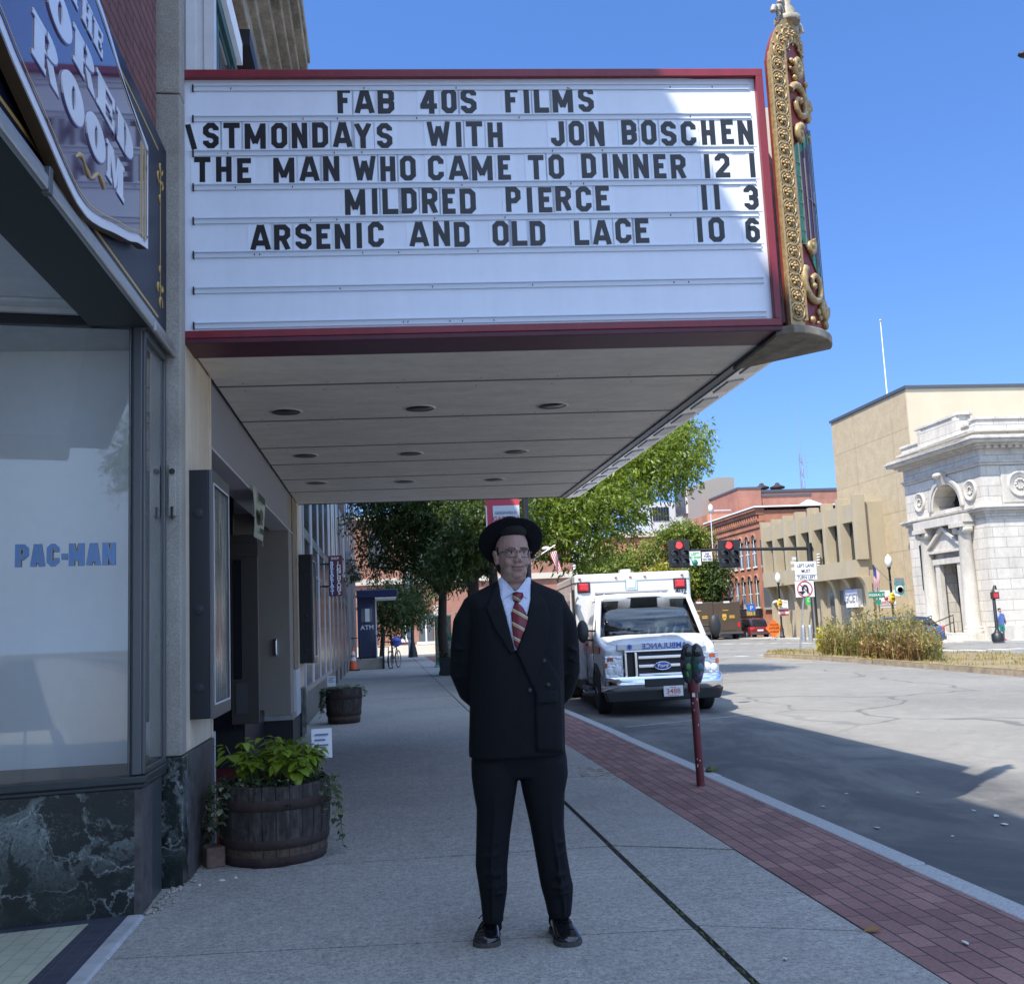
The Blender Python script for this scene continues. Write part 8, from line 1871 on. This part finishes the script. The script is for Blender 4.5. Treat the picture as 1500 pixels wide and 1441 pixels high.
# brick buildings across the cross street
cb = empty('crossing_brick_building', (0, 74, 0), 'sunlit orange brick building across the cross street', 'building'); mb = MB(); mb.box(-14, 13, 70, 84, -.4, 9.2); mb.build('wall', MATS['brick_rose'], cb); M('stone_pale', (.55,.50,.42), .8)
for (x0, x1) in ((555, 575), (600, 628), (640, 660)): pass
for px0, px1, py0, py1 in ((588, 601, 900, 936), (614, 634, 896, 940), (668, 690, 896, 940)):
    a, b_ = at(px0, py1, 70), at(px1, py0, 70); mb = MB(); mb.box(a.x, b_.x, 69.95, 70, a.z, b_.z); wo = mb.build('window', MATS['glass_grey'], cb); mb = MB(); mb.box(a.x-.15, b_.x+.15, 69.85, 69.95, a.z-.2, a.z); mb.box((a.x+b_.x)/2-.05, (a.x+b_.x)/2+.05, 69.9, 69.95, a.z, b_.z); mb.build('frame', MATS['white_paint'], wo)
mb = MB(); a, b_ = at(637, 948, 70), at(652, 886, 70); mb.box(a.x, a.x+.5, 69.6, 70, -.1, b_.z); mb.box(-14, 13, 69.8, 70, 4.6, 5.0); mb.box(-14, 13, 69.7, 70, 9.0, 9.3); mb.box(-14, 13, 69.85, 70, -.1, .5); mb.build('stone_trim', MATS['stone_pale'], cb)
for k in range(7): mb = MB(); x = -10+k*3.2; mb.box(x-.6, x+.6, 69.95, 70, 5.8, 8.2); mb.build('upper_window', MATS['glass_grey'], cb)
walk('crossing_sidewalk', -14, 14, 66, 70)
cb2 = empty('orange_row_building', (20, 104, 0), 'orange brick row receding beyond the trees', 'building'); mb = MB(); mb.box(27, 33, 118, 130, -.6, 11.5); mb.build('wall', MATS['brick_red'], cb2); mb = MB(); 
mb.box(26.8, 33.2, 117.7, 118, 11.2, 11.8); mb.build('cornice', MATS['stone_pale'], cb2)
for k in range(2): mb = MB(); x = 28.5+k*3; mb.box(x-.5, x+.5, 117.95, 118, 6.5, 9.2); mb.build('window', MATS['glass_grey'], cb2)

# ---------------------------------------------------------------- trees
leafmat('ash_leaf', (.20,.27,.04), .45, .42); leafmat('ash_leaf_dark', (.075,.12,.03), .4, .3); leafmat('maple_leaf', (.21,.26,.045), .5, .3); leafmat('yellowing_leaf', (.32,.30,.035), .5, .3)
M('bark', (.055,.042,.033), .9, noise=(8, .4), bump=(14, .6, .02)); M('bark_pale', (.20,.16,.12), .9, noise=(8, .3))
def leaf_cloud(name, mat, parent, blobs, n, size, seed, droop=.5, asp=.32):
    """many small lance leaves in sprays through lobed volumes; built with numpy"""
    rg = np.random.default_rng(seed); w = np.array([b[1][0]*b[1][1]*b[1][2] for b in blobs])**.8; w = w/w.sum()
    per = 7; ns = n//per; idx = rg.choice(len(blobs), ns, p=w); C_ = np.array([b[0] for b in blobs])[idx]; R_ = np.array([b[1] for b in blobs])[idx]
    d = rg.normal(size=(ns, 3)); d /= np.linalg.norm(d, axis=1)[:, None]; rad_ = rg.random(ns)**.42; P = C_ + d*R_*rad_[:, None]
    tw = d*1.0 + rg.normal(size=(ns, 3))*.5; tw[:, 2] -= .15; tw /= np.linalg.norm(tw, axis=1)[:, None]
    k = np.repeat(np.arange(ns), per); t = np.tile(np.linspace(0, 1, per), ns)
    c = P[k] + tw[k]*(t*size*2.6)[:, None]; dl = tw[k]*.55 + rg.normal(size=(len(k), 3))*.75; dl[:, 2] -= droop; dl /= np.linalg.norm(dl, axis=1)[:, None]
    sd = np.cross(dl, rg.normal(size=(len(k), 3))*.6+np.array([0, 0, 1.0])); sd /= np.linalg.norm(sd, axis=1)[:, None]+1e-9
    L = size*(.7+.6*rg.random(len(k)))[:, None]; W_ = L*asp
    A_ = c; B_ = c+dl*L*.45+sd*W_*.5; Cc = c+dl*L; D_ = c+dl*L*.45-sd*W_*.5
    vs = np.stack([A_, B_, Cc, D_], 1).reshape(-1, 3); off = np.array(wloc(parent)) if parent is not None else vs.mean(0)
    vs = (vs-off).astype(np.float32); m = len(k); me = bpy.data.meshes.new(name); me.vertices.add(m*4); me.vertices.foreach_set('co', vs.ravel()); me.loops.add(m*4); me.loops.foreach_set('vertex_index', np.arange(m*4, dtype=np.int32)); me.polygons.add(m); me.polygons.foreach_set('loop_start', np.arange(0, m*4, 4, dtype=np.int32)); me.polygons.foreach_set('loop_total', np.full(m, 4, dtype=np.int32)); me.update(calc_edges=True); me.validate()
    me.materials.append(MATS[mat]); o = bpy.data.objects.new(name, me); COL.objects.link(o)
    if parent is not None: o.parent = parent
    else: o.location = off
    return o
def tree(base, height, crown_z, blobs, n, size, label, seed, mat='ash_leaf', tr=.16, lean=(0, 0), bark='bark', group=None, asp=.32):
    base = Vector(base); r = empty('street_tree', base, label, 'tree', group); random.seed(seed); mb = MB()
    top_ = base+V(lean[0], lean[1], crown_z); mid = base.lerp(top_, .5)+V(random.uniform(-.1, .1), random.uniform(-.1, .1), 0)
    mb.tube([base, base+V(0, 0, .25), mid, top_], [tr*1.35, tr*1.05, tr*.9, tr*.8], 10)
    tips = [b[0] for b in blobs]
    for q in tips:
        q = Vector(q); m1 = top_.lerp(q, .5)+V(random.uniform(-.3, .3), random.uniform(-.3, .3), random.uniform(.0, .5)); mb.tube([top_-V(0, 0, .2), top_.lerp(m1, .4), m1, q], [tr*.55, tr*.42, tr*.28, tr*.1], 7)
        for _ in range(3): e = q+V(random.uniform(-1, 1), random.uniform(-1, 1), random.uniform(-.4, .8))*.9; s = m1.lerp(q, random.uniform(.2, .9)); mb.tube([s, s.lerp(e, .5)+V(0, 0, .15), e], [tr*.16, tr*.11, tr*.04], 5)
    mb.build('trunk', MATS[bark], r); leaf_cloud('crown', mat, r, blobs, n, size, seed, asp=asp); return r
def blob_px(lst, seed=0):
    """crown lobes measured as (px, py, Y, radius x, y, z)"""
    return [(tuple(at(x, y, Y)), (rx, ry, rz)) for x, y, Y, rx, ry, rz in lst]
tree((2.45, 28.5, 0), 8, 3.0, blob_px([(985, 672, 27, 1.0, 1.2, .8), (960, 690, 27.5, 1.2, 1.3, .7), (1002, 645, 28, .65, .9, .5), (905, 700, 27, 1.3, 1.5, .9), (860, 730, 26, 1.2, 1.4, .7), (820, 765, 26, 1.0, 1.3, .6), (870, 775, 26.5, 1.1, 1.2, .7), (845, 800, 26, .7, .9, .4), (900, 745, 26.5, 1.0, 1.2, .6), (790, 745, 26, 1.0, 1.2, .7), (760, 700, 27, 1.5, 1.8, 1.2), (830, 680, 28, 1.6, 2, 1.2), (905, 640, 29, 1.6, 2, 1.3), (950, 630, 29.5, 1.2, 1.5, .9), (850, 590, 29, 1.6, 2, 1.2), (985, 655, 28, 1.0, 1.2, .7), (855, 825, 26.5, .55, .8, .35), (800, 785, 25.5, .7, 1, .45)]), 52000, .155, 'large ash tree with sunlit crown above the ambulance', 101, tr=.20)
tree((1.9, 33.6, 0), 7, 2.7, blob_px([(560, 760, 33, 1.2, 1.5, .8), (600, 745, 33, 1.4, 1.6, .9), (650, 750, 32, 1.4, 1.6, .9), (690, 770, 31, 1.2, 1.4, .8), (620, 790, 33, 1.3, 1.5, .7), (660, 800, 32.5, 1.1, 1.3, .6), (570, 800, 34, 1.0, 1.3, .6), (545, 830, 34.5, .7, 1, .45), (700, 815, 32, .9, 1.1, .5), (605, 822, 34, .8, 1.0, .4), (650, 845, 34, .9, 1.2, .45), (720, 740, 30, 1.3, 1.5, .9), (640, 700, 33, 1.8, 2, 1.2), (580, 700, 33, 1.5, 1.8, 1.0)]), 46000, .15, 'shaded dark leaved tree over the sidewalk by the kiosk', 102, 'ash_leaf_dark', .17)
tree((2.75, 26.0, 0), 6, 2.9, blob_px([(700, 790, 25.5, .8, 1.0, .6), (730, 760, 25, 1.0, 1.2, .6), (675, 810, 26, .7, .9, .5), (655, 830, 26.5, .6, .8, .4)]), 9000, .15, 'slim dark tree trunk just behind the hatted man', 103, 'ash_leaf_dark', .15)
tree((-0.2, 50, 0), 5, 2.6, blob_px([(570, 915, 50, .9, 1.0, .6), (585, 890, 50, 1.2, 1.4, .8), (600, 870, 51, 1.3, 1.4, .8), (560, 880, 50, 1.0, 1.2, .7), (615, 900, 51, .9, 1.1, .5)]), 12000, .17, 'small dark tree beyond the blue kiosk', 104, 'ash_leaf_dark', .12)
gM = gz(26)
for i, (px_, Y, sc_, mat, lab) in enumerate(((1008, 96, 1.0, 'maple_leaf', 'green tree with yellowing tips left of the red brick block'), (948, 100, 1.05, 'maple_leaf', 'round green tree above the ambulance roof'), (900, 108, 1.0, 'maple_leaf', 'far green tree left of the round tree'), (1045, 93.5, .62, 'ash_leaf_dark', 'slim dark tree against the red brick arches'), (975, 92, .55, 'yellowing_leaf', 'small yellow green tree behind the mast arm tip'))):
    b = at(px_, 925, Y); g = gz(b.x); rs = np.random.default_rng(200+i); bl = []
    top_y = {0: 770, 1: 800, 2: 815, 3: 815, 4: 830}[i]; T_ = at(px_, top_y, Y).z; R0 = {0: 4.0, 1: 4.6, 2: 4.6, 3: 1.9, 4: 2.4}[i]
    for k in range(15):
        a = rs.uniform(0, 2*PI); f_ = rs.random()**.6; z = g+2.6+(T_-g-2.6)*rs.uniform(.1, .92); ww = math.sqrt(max(.1, 1-((z-g-2.6)/(T_-g-2.6)-.4)**2*1.8)); bl.append(((b.x+R0*.72*f_*ww*math.cos(a), Y+R0*.72*f_*ww*math.sin(a), z), (R0*.36*rs.uniform(.7, 1.2),)*2+(R0*.28*rs.uniform(.7, 1.2),)))
    bl.append(((b.x, Y, T_-.7), (R0*.4, R0*.4, .8)))
    tree((b.x, Y, g), 7, 2.8, bl, (22000, 22000, 18000, 7000, 7000)[i], .30, lab, 300+i, mat, .16, asp=.5)
# tree across the walk behind the photographer, seen in the shop window
tree((2.6, -15, 0), 8, 3.0, [((2.6+1.6*math.cos(k*1.1), -15+1.7*math.sin(k*1.1), 4.6+.45*(k % 5)), (1.2, 1.2, .9)) for k in range(11)], 22000, .17, 'street tree mirrored in the shop window', 111, 'ash_leaf', .17)

# ---------------------------------------------------------------- traffic island with tall weeds
M('island_kerb', (.30,.25,.19), .9, noise=(3, .4), bump=(9, .6, .03)); M('yellow_line', (.55,.36,.06), .85, noise=(5, .4)); M('dry_ground', (.22,.17,.09), .95, noise=(4, .4))
front = [(1118, 962.5), (1150, 964), (1200, 967), (1260, 971.5), (1330, 977), (1400, 983), (1470, 989), (1560, 997)]; back = [(1130, 957.5), (1180, 956), (1240, 955), (1320, 957), (1400, 959.5), (1470, 962), (1560, 968)]
Fp = [hit(x, y) for x, y in front]; Bp = [hit(x, y) for x, y in back]; poly = [(p.x, p.y) for p in Fp]+[(p.x, p.y) for p in Bp[::-1]]
def slab_poly(poly, z0, z1, name, mat, inset_=0, kind='structure'):
    cx = sum(p[0] for p in poly)/len(poly); cy = sum(p[1] for p in poly)/len(poly); mb = MB(); P = [(cx+(x-cx)*(1-inset_), cy+(y-cy)*(1-inset_)) for x, y in poly]; n = len(P)
    vs = [(x, y, gz(x, z0)) for x, y in P]+[(x, y, gz(x, z1)) for x, y in P]; mb.add(vs, [(i, (i+1) % n, (i+1) % n+n, i+n) for i in range(n)]+[tuple(range(n, 2*n))]); return tag(mb.build(name, MATS[mat]), kind=kind)
slab_poly(poly, -.25, .03, 'traffic_island', 'island_kerb'); slab_poly(poly, .0, .055, 'island_soil', 'dry_ground', .012)
mb = MB()
for i in range(len(Fp)-1):
    a, b_ = Fp[i], Fp[i+1]; d = (b_-a); d.z = 0; n = V(d.y, -d.x, 0).normalized()
    if n.y > 0: n = -n
    q = [a+n*.12, b_+n*.12, b_+n*.26, a+n*.26]; mb.add([(p.x, p.y, gz(p.x, -.095)) for p in q], [(0,1,2,3)])
tag(mb.build('island_edge_line', MATS['yellow_line']), kind='structure')
leafmat('dry_grass', (.38,.29,.12), .4, .2); leafmat('weed_green', (.21,.22,.055), .45, .25); leafmat('weed_red', (.25,.13,.07), .4, .2); leafmat('yellow_flower', (.62,.52,.02), .3, .3)
KW = [1.0]
def blades(name, poly_fn, n, hmin, hmax, wd, mats, wts, seed, lean=.3, leaves=0):
    random.seed(seed); mb = MB()
    for _ in range(n):
        p = poly_fn(); h = random.uniform(hmin, hmax)*KW[0]; a = random.uniform(0, 6.3); l = V(math.cos(a), math.sin(a), 0)*h*random.uniform(0, lean); s = V(-math.sin(a), math.cos(a), 0)*wd; m = random.choices(range(len(mats)), wts)[0]
        mb.add([p-s, p+s, p+l*.45+V(0,0,h*.6)+s*.7, p+l*.45+V(0,0,h*.6)-s*.7, p+l+V(0,0,h)], [(0,1,2,3), (3,2,4)], m)
        for k in range(leaves):
            f_ = random.uniform(.25, 1); q = p+l*f_+V(0,0,h*f_); a2 = random.uniform(0, 6.3); d = V(math.cos(a2), math.sin(a2), random.uniform(-.2, .9)); L = random.uniform(.05, .16); s2 = V(-d.y, d.x, 0)*L*.22
            mb.add([q, q+d*L*.5+s2, q+d*L, q+d*L*.5-s2], [(0,1,2,3)], random.choices(range(len(mats)), wts)[0])
    KW[0] = 1.0; o = mb.build(name, [MATS[m] for m in mats], None); return o
def isl(u=None, v=None):
    for _ in range(6):
        p = isl0()
        if math.sin(p.x*2.3+1.7*math.sin(p.y*1.1))+math.sin(p.y*1.9+p.x*.7) > -.2: break
    return p
def isl0(u=None, v=None):
    u = random.random() if u is None else u; v = random.random() if v is None else v
    i = u*(len(Fp)-1.001); k = int(i); a = Fp[k].lerp(Fp[k+1], i-k); j = u*(len(Bp)-1.001); k = int(j); b_ = Bp[k].lerp(Bp[k+1], j-k); p = a.lerp(b_, .02+.96*v); p.z = gz(p.x, .05); return p
tag(blades('island_grass', lambda: isl(), 3000, .03, .13, .012, ['dry_grass', 'weed_green'], [3, 1.3], 5), kind='stuff')
def weedspot(x0, x1, va, vb):
    """a spot on the island between two bearings, va..vb from its front edge to its back edge"""
    for _ in range(400):
        p = isl0(None, random.uniform(va, vb)); d = p-CAM; x = 750+FPX*d.dot(CR)/d.dot(CF)
        if x0 < x < x1: break
    KW[0] = .40+.60*math.sqrt(max(0, 1-(2*(x-x0)/(x1-x0)-1)**2))*(.75+.25*math.sin(x*.11)); return p
def weed(name, x0, x1, Ya, Yb, n, h0, h1, mats, wts, lab, cat, seed, lv=12):
    fn = lambda: weedspot(x0, x1, Ya, Yb)
    o = blades(name, fn, n, h0, h1, .013, mats, wts, seed, .32, lv); tag(o, lab, cat); return o
weed('weed_clump', 1205, 1380, .10, .75, 1100, .45, 2.0, ['weed_green', 'dry_grass', 'weed_red'], [3.0, 3.4, .7], 'tall dry green weeds crowding the traffic island', 'weeds', 61, 14)
weed('weed_clump', 1262, 1352, .03, .22, 260, .4, 1.15, ['weed_red', 'dry_grass'], [2, 2], 'reddish brown weeds at the front of the island clump', 'weeds', 62, 10)
weed('flowering_bush', 1199, 1224, .4, .9, 150, .4, 1.2, ['weed_green', 'yellow_flower'], [2, 4.5], 'bush with bright yellow flowers at the end of the island', 'bush', 63, 20)
weed('milkweed_plant', 1296, 1310, .5, .7, 40, 1.2, 1.9, ['weed_green', 'ivy_leaf'], [2, 2], 'tall leafy plant rising out of the weeds', 'plant', 64, 16)
for i, (x, y) in enumerate(((1242, 951), (1280, 943), (1192, 958), (1278, 970), (1232, 945))):
    p = hit(x, y+2, .05); mb = MB(); random.seed(i+80)
    for k in range(9): c = p+V(random.uniform(-.12, .12), random.uniform(-.1, .1), random.uniform(.12, .38)); a = random.uniform(0, 6); leaf(mb, c, V(math.cos(a), math.sin(a), .4), V(0,0,1), .09, .08, 0, .1)
    mb.tube([p, p+V(0, 0, .25)], .008, 5, 1); tag(mb.build('yellow_flower', [MATS['yellow_flower'], MATS['weed_green']]), 'small yellow flower clump on the island', 'flower', 'yellow flowers along the island edge')
random.seed(3); mb = MB()
for k in range(40):
    a = random.uniform(0, 6.3); d = V(math.cos(a), math.sin(a), random.uniform(.2, 1)); leaf(mb, V(3.02, 9.7, .0)+V(random.uniform(-.04, .04), random.uniform(-.08, .08), 0), d, V(0,0,1), random.uniform(.05, .10), .02, 0, .1, False)
tag(mb.build('kerb_weed', MATS['weed_green']), 'green weed sprouting at the kerb behind the parking meter', 'weed')

# tip of a tall roadside light just entering the frame
q = at(1494, 80, 16); r = empty('street_light', (q.x+3.4, 16, gz(q.x+3.4)-.1), 'tall roadside light whose grey head just enters at the edge', 'street light')
mb = MB(); mb.ell(q+V(.12, 0, 0), (.16, .09, .06), 14, 8); mb.build('lamp_head', MATS['dark_metal'], r)
mb = MB(); mb.tube([q+V(.2, 0, .01), q+V(1.6, 0, .25), q+V(3.1, 0, .30), q+V(3.4, 0, -.1)], [.04, .05, .06, .07], 10); mb.tube([q+V(3.4, 0, -.1), (q.x+3.4, 16, gz(q.x+3.4)-.1)], [.07, .12], 12); mb.build('pole', MATS['alu_dark'], r)
